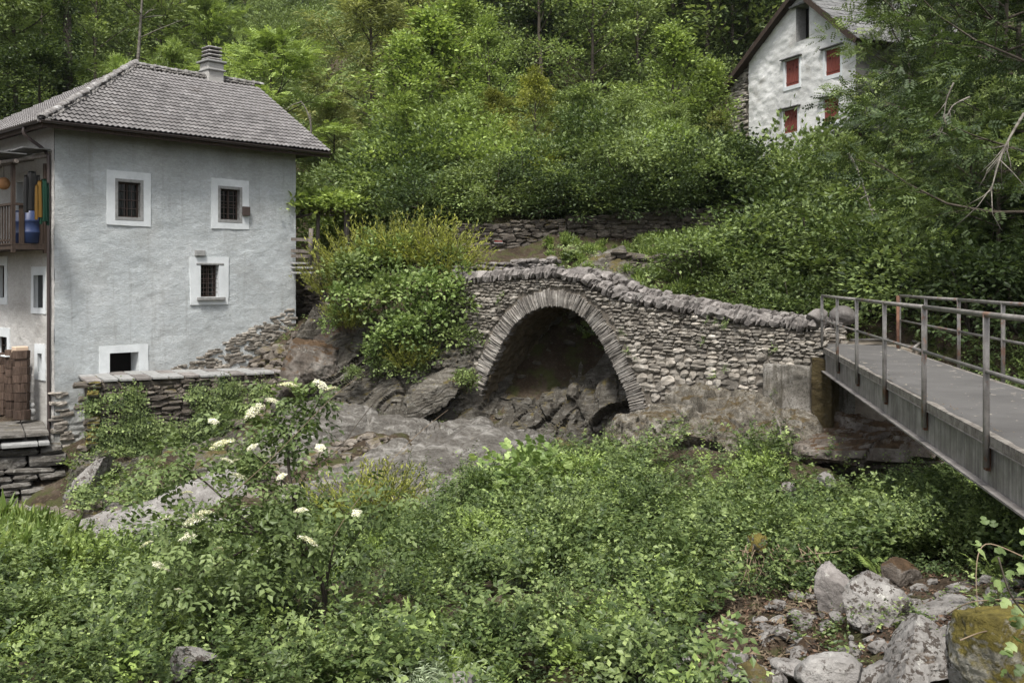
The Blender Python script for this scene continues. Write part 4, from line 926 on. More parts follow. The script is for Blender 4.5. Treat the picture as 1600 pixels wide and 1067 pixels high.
# things on the balcony
k = N('blue_plastic', 0.4, 0.5); k.col((0.016, 0.030, 0.085)); M['blue'] = k.m
def barrel(c, label):
    b = empty('plastic_barrel', c, label, 'barrel', 'blue barrels on the balcony'); mb = MB(); prof = [(0.20, 0), (0.245, 0.03), (0.25, 0.25), (0.262, 0.27), (0.262, 0.31), (0.25, 0.33), (0.25, 0.55), (0.262, 0.57), (0.262, 0.61), (0.25, 0.63), (0.24, 0.80), (0.20, 0.85)]; n_ = 20
    vs = [c + np.array([r * math.cos(2 * math.pi * k_ / n_), r * math.sin(2 * math.pi * k_ / n_), z_]) for r, z_ in prof for k_ in range(n_)]
    mb.add(vs, [(j * n_ + k_, j * n_ + (k_ + 1) % n_, (j + 1) * n_ + (k_ + 1) % n_, (j + 1) * n_ + k_) for j in range(len(prof) - 1) for k_ in range(n_)]); mb.build('drum', M['blue'], b, True)
    mb = MB(); mb.tube([c + (0, 0, 0.835), c + (0, 0, 0.86), c + (0, 0, 0.885)], 0.21, 20); mb.build('lid', M['blue'], b)
for px_, lab in ((47, 'blue plastic barrel behind the dark end boards of the balcony, beside the balusters'), (31.5, 'blue plastic barrel standing behind the corner post of the balcony')):
    o_ = 0.42; q = Plane(B1.w(0, 0, o_), 43.97 - 90); s_ = q.s_of(px_); barrel(np.array([*(q.o + q.f * s_), zf]), lab)
def cloth(name, label, cat, colr, px_, ytop, ybot, wdt, seed, o_=0.72, rot=0):
    """a jacket or cloth hanging from the rail: shoulders, folds, two sleeves"""
    k = N(name + '_fabric', 0.9, 0.2); k.col(colr); pl_ = Plane(B1.w(0, 0, o_), 43.97 - 90); s_ = pl_.s_of(px_); y_ = pl_.o[1] + s_ * pl_.f[1]; zt = (CY - ytop) / F * y_; zb_ = (CY - ybot) / F * y_; rs = np.random.RandomState(seed)
    c = np.array([*(pl_.o + pl_.f * s_), zt]); b = empty(name, c, label, cat); dirx = np.array([A1.f[0], A1.f[1], 0]); diry = np.array([A1.n[0], A1.n[1], 0]); hgt = zt - zb_
    def bag(x0, wd, h0, h1, dp, nm):
        mb = MB(); nz_, n_ = 14, 22; vs = []
        for i in range(nz_):
            t = i / (nz_ - 1); w_ = wd * (0.45 + 0.55 * min(1, t * 4)) * (1 + 0.12 * math.sin(5 * t + seed)); 
            for k_ in range(n_):
                a = 2 * math.pi * k_ / n_; r = 1 + 0.14 * math.sin(5 * a + seed + 2 * t) + 0.07 * math.sin(9 * a + 4 * t); vs.append(c + dirx * (x0 + w_ * math.cos(a) * r * 0.5) + diry * (dp * math.sin(a) * r) - up * (h0 + (h1 - h0) * t))
        mb.add(vs, [(i * n_ + k_, i * n_ + (k_ + 1) % n_, (i + 1) * n_ + (k_ + 1) % n_, (i + 1) * n_ + k_) for i in range(nz_ - 1) for k_ in range(n_)]); mb.f.setdefault(n_, []).append(list(range(n_))); mb.build(nm, k.m, b, True)
    bag(0, wdt, 0, hgt * 0.92, 0.10, 'body'); bag(-wdt * 0.5, wdt * 0.34, hgt * 0.10, hgt * 0.98, 0.07, 'sleeve'); bag(wdt * 0.5, wdt * 0.34, hgt * 0.08, hgt, 0.07, 'sleeve')
cloth('jacket', 'black hooded jacket hanging under the balcony roof above the rail', 'jacket', (0.012, 0.012, 0.012), 50, 268, 334, 0.30, 3)
cloth('jacket', 'mustard yellow jacket hanging at the balcony end next to the green one', 'jacket', (0.10, 0.055, 0.010), 62, 282, 345, 0.16, 5, 0.62)
cloth('jacket', 'green raincoat hanging at the balcony end beside the house corner', 'jacket', (0.006, 0.030, 0.018), 69, 280, 352, 0.17, 8, 0.52)
# round paper lantern on the balcony
lc = Plane(B1.w(0, 0, 0.6), 43.97 - 90); s_ = lc.s_of(6); y_ = lc.o[1] + s_ * lc.f[1]; c = np.array([*(lc.o + lc.f * s_), (CY - 287) / F * y_])
k = N('lantern_paper', 0.7, 0.2); k.col((0.42, 0.22, 0.10)); v_, f_ = ICO[3]; mb = MB(); mb.addn(v_ * np.array([0.16, 0.16, 0.17]) + c, f_); ln_ = empty('paper_lantern', c, 'round orange paper lantern hanging under the balcony roof', 'lantern'); mb.build('shade', k.m, ln_, True)
mb = MB(); mb.tube([c + (0, 0, .17), c + (0, 0, .35), c + (0, 0, .5)], 0.008, 6); mb.build('string', M['iron'], ln_)
# stacked curved tiles in front of the side wall
st_b = B1.w(1.5, 0, 0.55); yb_ = st_b[1]; 
def at_b(px_, py_, o_): q = Plane(B1.w(0, 0, o_), 43.97 - 90); s_ = q.s_of(px_); return np.array([*(q.o + q.f * s_), (CY - py_) / F * (q.o[1] + s_ * q.f[1])])
k = N('brown_tile', 0.95, 0.15); c_ = k.ramp(k.noise(1, 5, 0.7, k.map(k.pos, (34, 34, 4))), [(0.3, (0.035, 0.023, 0.017)), (0.7, (0.125, 0.088, 0.068))]); hv = k.new('ShaderNodeHueSaturation'); k.ln(k.math('ADD', k.math('MULTIPLY', k.rnd(), 0.6), 0.7), hv.inputs['Value']); k.ln(c_, hv.inputs['Color']); k.col(hv.outputs[0]); k.bump(k.noise(1, 4, 0.7, k.map(k.pos, (50, 50, 6))), 1.0, 0.03); M['btile'] = k.m
b0 = at_b(34, 655, 0.5); stk = empty('tile_stack', b0, 'tall stack of dark brown bark covered bundles against the side wall of the house', 'stack'); cr = np.random.RandomState(8)
cols = [(34, 0.5, 0.0), (20, 0.5, 0.04), (8, 0.45, 0.1), (-4, 0.5, 0.05), (-18, 0.5, 0.1)]
for px_, o_, dz_ in cols:
    b = at_b(px_, 655, o_); b[2] = b0[2]; z_ = 0
    while z_ < 1.62 - dz_:
        h_ = cr.uniform(0.20, 0.27); r_ = 0.19 * cr.uniform(0.92, 1.08); n_ = 14; mb = MB(); off = np.array([cr.uniform(-.02, .02), cr.uniform(-.02, .02), 0]); vs = []
        for q, rr_ in ((0.0, 0.9), (0.01, 1.0), (h_ * 0.95, 1.03), (h_, 0.85)):
            for k_ in range(n_): a = 2 * math.pi * k_ / n_; r2 = r_ * rr_ * (1 + 0.08 * math.sin(7 * a + h_ * 50)); vs.append(b + off + np.array([r2 * math.cos(a), r2 * math.sin(a), z_ + q]))
        mb.add(vs, [(j * n_ + k_, j * n_ + (k_ + 1) % n_, (j + 1) * n_ + (k_ + 1) % n_, (j + 1) * n_ + k_) for j in range(3) for k_ in range(n_)]); mb.f.setdefault(n_, []).append([3 * n_ + k_ for k_ in range(n_)]); mb.build('bundle', M['btile'], stk); z_ += h_
k = N('pale_card', 0.9, 0.2); k.col((0.50, 0.38, 0.28)); M['card'] = k.m
q = at_b(32, 553, 0.5); mb = MB(); mb.box(q, uf, ubk, up, -0.18, 0.16, -0.14, 0.14, 0.03, 0.20); tag(mb.build('cardboard_box', M['card'], None, bevel=0.02), 'small tan box lying on top of the brown stack', 'box')
q = at_b(22, 556, 0.45); mb = MB(); mb.box(q, uf, ubk, up, -0.28, 0.30, -0.2, 0.2, -0.01, 0.025); tag(mb.build('white_board', M['white'], None, bevel=0.005), 'white board lying flat on the brown stack', 'board')
q = at_b(50, 650, 0.25); mb = MB(); 
v_, f_ = ICO[3]; mb.addn(v_ * np.array([0.10, 0.10, 0.13]) + q + (0, 0, .12), f_); mb.addn(v_ * np.array([0.07, 0.07, 0.08]) + q + (0.02, -0.02, .28), f_); tag(mb.build('stone_figure', M['wstone'], None, True), 'small grey figure sitting by the foot of the side wall', 'figurine')

# ------------------------------------------------------------------ terrace in front of the house
T0 = P(133, 594, 25.0); T1 = P(452, 584, 27.6); TPl = Plane(T0, math.degrees(math.atan2(T1[0] - T0[0], T1[1] - T0[1]))); TL = float(np.hypot(*(T1 - T0)[:2])); tz = T0[2]
ter = empty('stone_terrace', TPl.w(TL / 2, tz - 1.0), 'slab topped dry stone terrace overgrown with creepers along the grey house', 'terrace')
mb = MB(); b_l = A1.w(0.9, 0)[:2]; b_r = A1.w(LA, 0)[:2]
low = [np.array([*TPl.w(0, 0, -0.12)[:2], 0]), np.array([*TPl.w(TL, 0, -0.12)[:2], 0]), np.array([*b_r, 0]), np.array([*b_l, 0])]
mb.add([p + (0, 0, tz - 0.12) for p in low] + [p + (0, 0, -5.2) for p in low], [(0, 1, 2, 3), (0, 4, 5, 1), (1, 5, 6, 2), (3, 7, 4, 0)]); mb.build('fill', M['mortar'], ter)
trg = np.random.RandomState(21)
stt = rubble(trg, lambda s, z, w, h: 0 < s < TL and z < tz - 0.10, -0.1, TL, -5.0, tz, lambda z: (0.10, 0.20), lambda z: (0.25, 0.6)); place_stones(stone_items(trg, stt, TPl, 0, 0.3, 0.05, 4), 'stone', ter, M['wallstone'], SP, 240)
LP_ = Plane(A1.w(0.95, 0), math.degrees(math.atan2(T0[0] - b_l[0], T0[1] - b_l[1]))); LL = float(np.hypot(T0[0] - b_l[0], T0[1] - b_l[1]))
if LP_.n[0] > 0: LP_.n = -LP_.n
stt = rubble(trg, lambda s, z, w, h: 0 < s < LL + .05 and z < tz - 0.06, -0.1, LL, -5.0, tz, lambda z: (0.09, 0.2), lambda z: (0.2, 0.5)); place_stones(stone_items(trg, stt, LP_, 0, 0.3, 0.05, 6), 'end_stone', ter, M['greenmoss'], SP, 100)
# flat top slabs
for i in range(13):
    for j in range(2):
        s = i * TL / 13 * 1.0; depthf = lambda t: 2.3 - 0.9 * t / TL; o0 = -0.0 - j * 1.0 + trg.uniform(0, 0.1); w_ = TL / 13; mb = MB(); zj = tz - 0.07 + trg.uniform(-0.012, 0.012); h_ = 0.07
        x0, x1 = s + 0.008, s + w_ - 0.008; dj = depthf(s) / 2
        pts = [(x0 + trg.uniform(-.0, .03), -j * dj + (0.06 if j == 0 else -0.01) + trg.uniform(-.03, .03)), (x1 - trg.uniform(0, .03), -j * dj + (0.06 if j == 0 else -0.01) + trg.uniform(-.03, .03)), (x1, -(j + 1) * dj), (x0, -(j + 1) * dj)]
        mb.add([TPl.w(a, zj + h_, b) for a, b in pts] + [TPl.w(a, zj, b) for a, b in pts], [(0, 1, 2, 3), (4, 7, 6, 5), (0, 4, 5, 1), (1, 5, 6, 2), (2, 6, 7, 3), (3, 7, 4, 0)]); mb.build('paving_slab', M['wstone'] if (i + j) % 3 else M['coping'], ter, bevel=0.012)
# landing by the side wall, its steps and the rough wall below
SPl = Plane(P(-90, 700, 23.6), math.degrees(math.atan2(P(105, 0, 24.9)[0] - P(-90, 0, 23.6)[0], 1.3))); SL = SPl.s_of(108); sz_ = lambda py_: SPl.sz(40, py_)[1]
stp = empty('stone_steps', SPl.w(SL / 2, -4.2), 'rough grey stone steps and slab wall below the side door of the grey house', 'steps')
srg = np.random.RandomState(31)
stl = []; z = sz_(700); 
zlist = []
while z > -5.6:
    h = srg.uniform(0.12, 0.30); s = srg.uniform(-0.5, 0)
    while s < SL:
        w = srg.uniform(0.35, 1.15)
        stl.append((s + w / 2, z - h / 2, w, h)); s += w
    z -= h
it = [];
for (s, z, w, h) in stl:
    step_out = np.clip((sz_(700) - z) * 0.55, 0, 1.4) if s < SL * 1.1 else 0
    a = math.radians(srg.normal(0, 2.5)); f = SPl.f; n = SPl.n; ax = np.array([f[0] * math.cos(a), f[1] * math.cos(a), math.sin(a)]); az = np.array([-f[0] * math.sin(a), -f[1] * math.sin(a), math.cos(a)]); ay = np.cross(az, ax)
    if s + w / 2 > SL + 0.1 - step_out * 0.5: continue
    it.append((SPl.w(s, z, step_out - 0.3 + srg.uniform(-0.06, 0.06)), (ax, ay, az), (w * 1.0, 0.85, h * 0.96)))
place_stones(it, 'step_stone', stp, M['slab'], SPF, 200)
lz = P(40, 668, 25.3)[2]
for i, (z_, o_, dp) in enumerate(((lz - 0.10, 0.45, 2.6), (lz - 0.30, 0.75, 1.2))):
    s = -2.0
    while s < SL - 0.55:
        w = srg.uniform(0.7, 1.5); w = min(w, SL - 0.55 - s + 0.1); mb = MB(); pbox(mb, SPl, s + 0.01, s + w - 0.01, z_, z_ + 0.09, o_ - dp - 0.4, o_ - 0.35 + srg.uniform(-.03, .03)); mb.build('step_slab', M['wstone'] if i else M['slab'], stp, bevel=0.015); s += w

# ------------------------------------------------------------------ white house above
UC = P(1337, 300, 42.0); U = Plane(UC, math.degrees(math.atan2(0.386, -0.922))); U.n = np.array([U.f[1], -U.f[0]]); Us = Plane(UC, 0); Us.f = np.array([0.922, 0.386]); Us.n = np.array([0.386, -0.922])
su = U.s_of; pk = U.sz(1252, -14); le = U.sz(1136, 141); re = U.sz(1340, 58); sw = su(1170)
def gtop(S): return np.where(S < pk[0], le[1] + (pk[1] - le[1]) * (S - le[0]) / (pk[0] - le[0]), pk[1] + (re[1] - pk[1]) * (S - pk[0]) / (re[0] - pk[0]))
uh = empty('white_house', U.w(-3.5, 4), 'white plastered gable house with red shutters standing above the bridge', 'house')
S_ = []
for (x0, x1, yt, yb) in ((1227, 1249, 97, 137), (1289.5, 1313.5, 80, 120), (1224.5, 1246.5, 174, 210), (1287, 1311, 156, 192)):
    S_.append((su(x0), su(x1), U.sz(x0, yb)[1], U.sz(x0, yt)[1]))
att = (su(1244), su(1264), U.sz(1244, 66)[1], U.sz(1244, 13)[1])
zlow = U.sz(1250, 330)[1] - 0.5
wall_grid('gable_wall', U, sw, 0.0, zlow, pk[1], S_ + [att], M['plaster_white'], uh, 0.07, 0.02, topf=gtop, seed=21)
wall_grid('stone_gable_wall', U, le[0] - 0.0, sw, zlow, pk[1], [], M['mortar'], uh, 0.1, 0.01, topf=gtop, out=-0.09, seed=25)
urg = np.random.RandomState(41)
stu = rubble(urg, lambda s, z, w, h: le[0] < s - w / 2 and s + w / 2 < sw and z < float(gtop(s)) - 0.05, le[0] - 0.2, sw, zlow, pk[1], lambda z: (0.10, 0.2), lambda z: (0.25, 0.6)); place_stones(stone_items(urg, stu, U, 0, 0.2, 0.03, 3), 'stone', uh, M['rubble'], SP, 240)
for i, w_ in enumerate(S_):
    a, b, c, d = w_; mb = MB(); mg = 0.11
    ringbox(mb, U, (a - mg, b + mg, c - mg * 1.6, d + 0.05), (a, b, c, d), -0.14, 0.03); win = mb.build('window', M['white'], uh)
    mb = MB(); pbox(mb, U, a, b, c, d, -0.30, -0.16); mb.build('pane', M['room'], win)
    for (x0, x1) in ((a, (a + b) / 2 - 0.008), ((a + b) / 2 + 0.008, b)):
        n_ = 3
        for j in range(n_): xa = x0 + (x1 - x0) * j / n_; mb = MB(); pbox(mb, U, xa + 0.004, xa + (x1 - x0) / n_ - 0.004, c + 0.01, d - 0.01, -0.10, -0.065); mb.build('shutter_board', M['shutter'], win)
        mb = MB(); xm = (x0 + x1) / 2; zm = d - (d - c) * 0.33; r_ = 0.045; mb.add([U.w(xm + r_, zm, -0.062), U.w(xm, zm + r_ * 1.4, -0.062), U.w(xm - r_, zm, -0.062), U.w(xm, zm - r_ * 1.4, -0.062)], [(0, 1, 2, 3)]); mb.build('shutter_cutout', M['room'], win)
        mb = MB(); pbox(mb, U, x0 + 0.01, x1 - 0.01, c + 0.15, c + 0.22, -0.064, -0.045); pbox(mb, U, x0 + 0.01, x1 - 0.01, d - 0.22, d - 0.15, -0.064, -0.045); mb.build('shutter_batten', M['shutter'], win)
    mb = MB(); pbox(mb, U, a - 0.25, b + 0.22, d + 0.055, d + 0.12, -0.1, 0.16); mb.build('lintel_slab', M['slate'], uh, bevel=0.015)
a, b, c, d = att; mb = MB(); ringbox(mb, U, (a - 0.02, b + 0.02, c - 0.02, d + 0.02), (a, b, c, d), -0.55, 0.004); win = mb.build('attic_opening', M['wstone'], uh); mb = MB(); pbox(mb, U, a, b, c, d, -0.60, -0.556); mb.build('pane', M['room'], win); mb = MB(); pbox(mb, U, b - 0.30, b - 0.16, c, d - 0.05, -0.40, -0.30); mb.build('door_board', M['dwood'], win)
mb = MB(); pbox(mb, U, a - 0.3, b + 0.3, d + 0.01, d + 0.10, -0.1, 0.2); mb.build('lintel_slab', M['slate'], uh, bevel=0.015)
k, c, fine, sp = plaster_mat('grey_render', (0.15, 0.145, 0.135), (0.20, 0.195, 0.185), (0.26, 0.255, 0.245), (0.10, 0.09, 0.08, 1)); k.col(c); k.bump(fine, 0.5, 0.04); M['grey_render'] = k.m
wall_grid('side_wall', Us, 0.0, 7.5, zlow, re[1], [], M['grey_render'], uh, 0.15, 0.02, seed=31)
mb = MB(); pbox(mb, U, le[0], 0, zlow, re[1] - 0.5, -7.5, -7.3); mb.build('rear_wall', M['grey_render'], uh)
# roof slopes with slates
upv = np.array([0, 0, 1.0]); Uf = np.r_[U.f, 0]; Ub = np.r_[-U.n, 0]
PK = U.w(pk[0], pk[1] + 0.08, 0.35); 
def slope_roof(e_s, e_z, nm):
    E = U.w(e_s, e_z, 0.35); E[2] += 0.08; d = E - PK; L = np.linalg.norm(d); d /= L; L += 0.45; nn = np.cross(d, Ub); nn = nn if nn[2] > 0 else -nn
    mb = MB(); mb.box(PK, d, Ub, nn, 0, L, 0, 8.2, -0.16, 0.0); r_ = mb.build('roof_deck', M['dwood'], uh)
    mb = MB(); mb.box(PK, d, Ub, nn, 0, L, -0.03, -0.004, -0.20, 0.03); mb.build('verge_board', M['dwood'], uh)
    n_r = int(L / 0.42); rg_ = np.random.RandomState(9); its = []
    for r in range(n_r):
        b = 0.0
        while b < 8.2:
            w = rg_.uniform(0.35, 0.7); c = PK + d * (r * 0.42 + 0.25) + Ub * (b + w / 2) + nn * (0.045 + rg_.uniform(0, .015)); dd = d * math.cos(-0.07) + nn * math.sin(0.07); its.append((c, (Ub, np.cross(np.cross(Ub, dd), Ub), np.cross(Ub, dd)), (w * 1.0, 0.58, 0.04))); b += w
    place_stones(its, 'roof_slate', uh, M['slate'], SPF, 120, 'far_roof_slates', rank=[c[1] for c, _, s in its])
slope_roof(le[0], le[1], 'l'); slope_roof(re[0], re[1], 'r')
# low brown outbuilding beside it
OP = Plane(P(1350, 300, 39.5), 84); k = N('brown_wall', 0.95, 0.2); c = k.ramp(k.noise(2.5, 6, 0.7), [(0.3, (0.07, 0.042, 0.03)), (0.7, (0.19, 0.125, 0.095))]); k.col(c); k.bump(k.noise(9, 5, 0.7), 0.8, 0.05); M['brown_wall'] = k.m
ob = empty('brown_outbuilding', OP.w(2.2, 3.4), 'low reddish brown stone outbuilding half hidden behind the trees beside the white house', 'shed'); oz0, oz1 = P(1400, 330, 38.5)[2] - .6, P(1400, 205, 39.5)[2]
wall_grid('front_wall', OP, 0, 4.6, oz0, oz1, [(1.6, 2.4, oz0 + 1.1, oz0 + 2.2)], M['brown_wall'], ob, 0.08, 0.03, seed=50); window(ob, OP, (1.6, 2.4, oz0 + 1.1, oz0 + 2.2), 0.2, 'wstone', True, None)
mb = MB(); pbox(mb, OP, 0, 4.6, oz0, oz1, -4.0, -0.2); mb.build('wall_block', M['brown_wall'], ob); mb = MB(); mb.box(OP.w(0, oz1), np.r_[OP.f, 0], np.r_[-OP.n, 0] * 0.99 + upv * 0.10, upv, -0.3, 4.9, -0.4, 4.6, 0.0, 0.12); mb.build('roof', M['slate'], ob)
orr = np.random.RandomState(77)
sto = rubble(orr, lambda s, z, w, h: 0 < s < 4.6 and not (1.45 < s < 2.55 and oz0 + .95 < z < oz0 + 2.35) and z < oz1 - .05, 0, 4.6, oz0, oz1, lambda z: (0.12, 0.24), lambda z: (0.3, 0.65)); place_stones(stone_items(orr, sto, OP, 0.02, 0.2, 0.03, 3), 'stone', ob, M['brown_wall'], SP, 150)

# ------------------------------------------------------------------ retaining walls behind the bridge
def dry_wall(name, label, pa, pb, z0f, z1f, mat, seed, rowh_, wr_, limit=260, out=0.0, cat='wall'):
    pl_ = Plane(pa, math.degrees(math.atan2(pb[0] - pa[0], pb[1] - pa[1]))); L = float(np.hypot(pb[0] - pa[0], pb[1] - pa[1])); rg_ = np.random.RandomState(seed)
    e = empty(name, pl_.w(L / 2, z0f(L / 2)), label, cat); ss = np.linspace(0, L, 24); mb = MB()
    for a, b in zip(ss[:-1], ss[1:]):
        mb.add([pl_.w(a, z0f(a), -0.13), pl_.w(b, z0f(b), -0.13), pl_.w(b, z1f(b) - 0.05, -0.13), pl_.w(a, z1f(a) - 0.05, -0.13)], [(0, 1, 2, 3)]); mb.add([pl_.w(a, z1f(a) - 0.05, -0.13), pl_.w(b, z1f(b) - 0.05, -0.13), pl_.w(b, z1f(b) - 0.05, -0.8), pl_.w(a, z1f(a) - 0.05, -0.8)], [(0, 1, 2, 3)])
    mb.build('wall_core', M['mortar'], e)
    st_ = rubble(rg_, lambda s, z, w, h: 0 < s < L and z0f(s) < z < z1f(s), 0, L, min(z0f(s) for s in ss), max(z1f(s) for s in ss), rowh_, wr_)
    place_stones(stone_items(rg_, st_, pl_, out, 0.3, 0.04, 4), 'stone', e, M[mat], SP, limit); return pl_, L, e
rwa, rwb = P(715, 400, 31.2), P(1215, 370, 33.2)
rw, rwL, rwe = dry_wall('retaining_wall', 'long dark dry stone retaining wall under the thicket behind the stone bridge', rwa, rwb, lambda s: 0.2, lambda s: P(740, 352, 31.3)[2] + 0.085 * s, 'wallstone', 51, lambda z: (0.09, 0.22), lambda z: (0.22, 0.55), 290)
# painted trail mark: white and red bars on one stone
s_, z_ = rw.sz(779, 380); mb = MB(); pbox(mb, rw, s_ - 0.15, s_ + 0.13, z_ - 0.01, z_ + 0.03, 0.0, 0.045); tag(mb.build('trail_mark_white', M['wstone'], rwe), 'white bar of the trail mark')
k = N('red_paint', 0.8, 0.2); k.col((0.17, 0.03, 0.025)); mb = MB(); pbox(mb, rw, s_ - 0.13, s_ + 0.11, z_ + 0.032, z_ + 0.075, 0.0, 0.045); tag(mb.build('trail_mark_red', k.m, rwe), 'red bar of the trail mark')
dry_wall('low_stone_wall', 'crumbling low stone wall in the grass above the bridge path', P(948, 405, 28.6), P(1095, 405, 27.6), lambda s: P(1000, 425, 28)[2], lambda s: P(1000, 395, 28)[2] + 0.08 * math.sin(s * 3), 'wallstone', 61, lambda z: (0.10, 0.2), lambda z: (0.2, 0.5))
dry_wall('garden_wall', 'dark dry stone garden wall between the grey house and the big bush', P(464, 500, 32.6), P(545, 480, 30.8), lambda s: P(480, 522, 31)[2], lambda s: P(480, 428, 31)[2] - 0.1 * s, 'wallstone', 71, lambda z: (0.08, 0.2), lambda z: (0.18, 0.5))
# path wall running up from the left end of the bridge
dry_wall('path_wall', 'low wall of mossy stones along the path where it leaves the bridge', BP.w(-0.6, 0, -0.1), P(880, 405, 29.2), lambda s: -0.5, lambda s: 0.46 + 0.09 * s if False else 0.40 + 0.07 * s, 'coping', 81, lambda z: (0.08, 0.15), lambda z: (0.15, 0.35))

# pergola between the house and the thicket
pg = empty('pergola', P(500, 440, 33.0), 'rough wooden pergola covered in vine leaves behind the grey house', 'pergola')
def pole(a, b, r, nm='pergola_pole', par=pg, mat='wwood', n=7):
    a, b = np.array(a), np.array(b); mb = MB(); mid = (a + b) / 2 + np.random.RandomState(int(abs(a[0]) * 100)).uniform(-.02, .02, 3); mb.tube([a, mid, b], [r, r * .95, r * .85], n); return mb.build(nm, M[mat], par, True)
pole(P(445, 326, 32.0), P(546, 331, 32.2), 0.07); pole(P(497, 330, 32.2), P(497, 440, 32.2), 0.065); pole(P(542, 326, 32.2), P(542, 430, 32.2), 0.10); pole(P(450, 334, 35), P(546, 338, 35), 0.05); pole(P(470, 330, 31.9), P(475, 322, 35.5), 0.05); pole(P(520, 330, 31.9), P(522, 322, 35.5), 0.05); pole(P(450, 342, 32.0), P(492, 333, 31.8), 0.045)
fg = empty('wooden_gate', P(480, 400, 31.0), 'grey weathered plank gate at the top of the garden wall', 'gate')
pole(P(486, 357, 31), P(486, 412, 31), 0.075, 'gate_post', fg); pole(P(484, 374, 31.0), P(484, 414, 31.0), 0.06, 'gate_post', fg)
for y in (374, 392, 400): mb = MB(); a, b = P(455, y, 31.1), P(486, y + 1, 31.05); mb.box(a, (b - a) / np.linalg.norm(b - a), upv, np.array([0, -1.0, 0]), 0, np.linalg.norm(b - a), -0.05, 0.05, 0, 0.03); mb.build('gate_plank', M['wwood'], fg)
for i, y in enumerate((413, 420, 428)):
    mb = MB(); a = P(455, y, 31.2 - i * .25); mb.box(a, (1, 0, 0), (0, 1, 0), upv, 0, 0.7, -0.1, 0.4, 0, 0.06); tag(mb.build('garden_step', M['wstone'], None, bevel=0.01), ['topmost', 'middle', 'lowest'][i] + ' narrow grey stone step beside the grey house corner below the plank gate', 'step', 'garden steps')

# ------------------------------------------------------------------ riverbed: smooth banded gneiss
def bed_patch(name, x0, x1, y0, y1, poly, mat, seed, lift, step=0.06):
    """rock sheet; poly = surveyed outline of the bare rock, outside it dips below the soil"""
    xs_ = np.arange(x0, x1, step); ys_ = np.arange(y0, y1, step); X, Y = np.meshgrid(xs_, ys_)
    pl = np.array([q[:2] for q in poly]); ins = np.zeros(X.shape, bool); dmin = np.full(X.shape, 99.0)
    for i in range(len(pl)):
        a, b = pl[i], pl[(i + 1) % len(pl)]
        c = ((a[1] > Y) != (b[1] > Y)) & (X < (b[0] - a[0]) * (Y - a[1]) / (b[1] - a[1] + 1e-9) + a[0]); ins ^= c
        ab = b - a; t = np.clip(((X - a[0]) * ab[0] + (Y - a[1]) * ab[1]) / (ab @ ab), 0, 1); dmin = np.minimum(dmin, np.hypot(X - a[0] - t * ab[0], Y - a[1] - t * ab[1]))
    sd = np.where(ins, dmin, -dmin); q = np.stack([X, Y, 0 * X], -1)
    sd = sd + 0.25 * fbm(q * 1.2, 3, seed)
    H0 = H(X, Y); a_ = math.radians(25); u_ = X * math.cos(a_) + Y * math.sin(a_); v_ = -X * math.sin(a_) + Y * math.cos(a_)
    qq = np.stack([u_ * 0.35, v_ * 0.9, 0 * X], -1); warp = fbm(qq * 1.2, 3, seed + 1)
    band = v_ * 1.6 + warp * 1.3; st_ = np.abs((band % 1.0) - 0.5) * 2
    n1 = noise(qq * 1.5 + 3, seed + 21); n2 = noise(np.stack([u_ * 0.5, v_ * 2.4 + warp * 0.5, 0 * X], -1), seed + 22); n3 = fbm(qq * 5, 2, seed + 23)
    cr_ = 0.20 * np.clip(1 - np.abs(n1) / 0.06, 0, 1) + 0.13 * np.clip(1 - np.abs(n2) / 0.10, 0, 1) + 0.05 * np.clip(1 - np.abs(n3) / 0.08, 0, 1)
    Z = H0 + lift + 0.50 * fbm(qq * 0.9, 2, seed + 2) + 0.12 * st_ + 0.10 * np.sin(n2 * 6) - cr_ + 0.03 * fbm(np.stack([u_ * 2.5, v_ * 7, 0 * X], -1), 3, seed + 5)
    Z = Z - 1.1 * np.clip(-sd / 0.5, 0, 1) - 0.16 * np.clip(1 - sd / 0.6, 0, 1) ** 2
    fc = grid_faces(len(xs_), len(ys_)); keep = (sd > -0.9).ravel()[fc].any(1)
    o = mesh_obj(name, fast_mesh(name, np.stack([X, Y, Z], -1).reshape(-1, 3), [fc[keep]], mat, True), None); tag(o, kind='structure'); return o
bed_patch('riverbed_rock', -8, 1.6, 18, 27, [P(430, 780, 19.5), P(600, 800, 18.8), P(760, 770, 19.3), P(840, 720, 21.3), P(880, 700, 23.0), P(780, 680, 23.9), P(640, 655, 24.2), P(470, 640, 24.4), P(400, 700, 23.2)], M['slab'], 3, 0.30)
bed_patch('riverbed_rock', -10.5, -4.6, 16, 22, [P(70, 850, 19.8), P(150, 880, 18.0), P(300, 900, 16.8), P(440, 860, 17.2), P(460, 800, 19.5), P(330, 790, 20.5), P(180, 815, 20.8)], M['pale_rock'], 9, 0.16)
bed_patch('riverbed_rock', -0.4, 4.6, 22.2, 31, [P(800, 705, 23.3), P(960, 700, 23.2), P(1000, 690, 25), P(960, 640, 30), P(840, 640, 30)], M['rock'], 13, 0.10)
rock('river_boulder', 'pale grey water worn boulder behind the yellow green broom tuft beside the riverbed', 690, 790, 18.3, (0.62, 0.5, 0.34), 4, 'pale_rock', strata=0.02, facets=6, rot=(0, 0, 20))

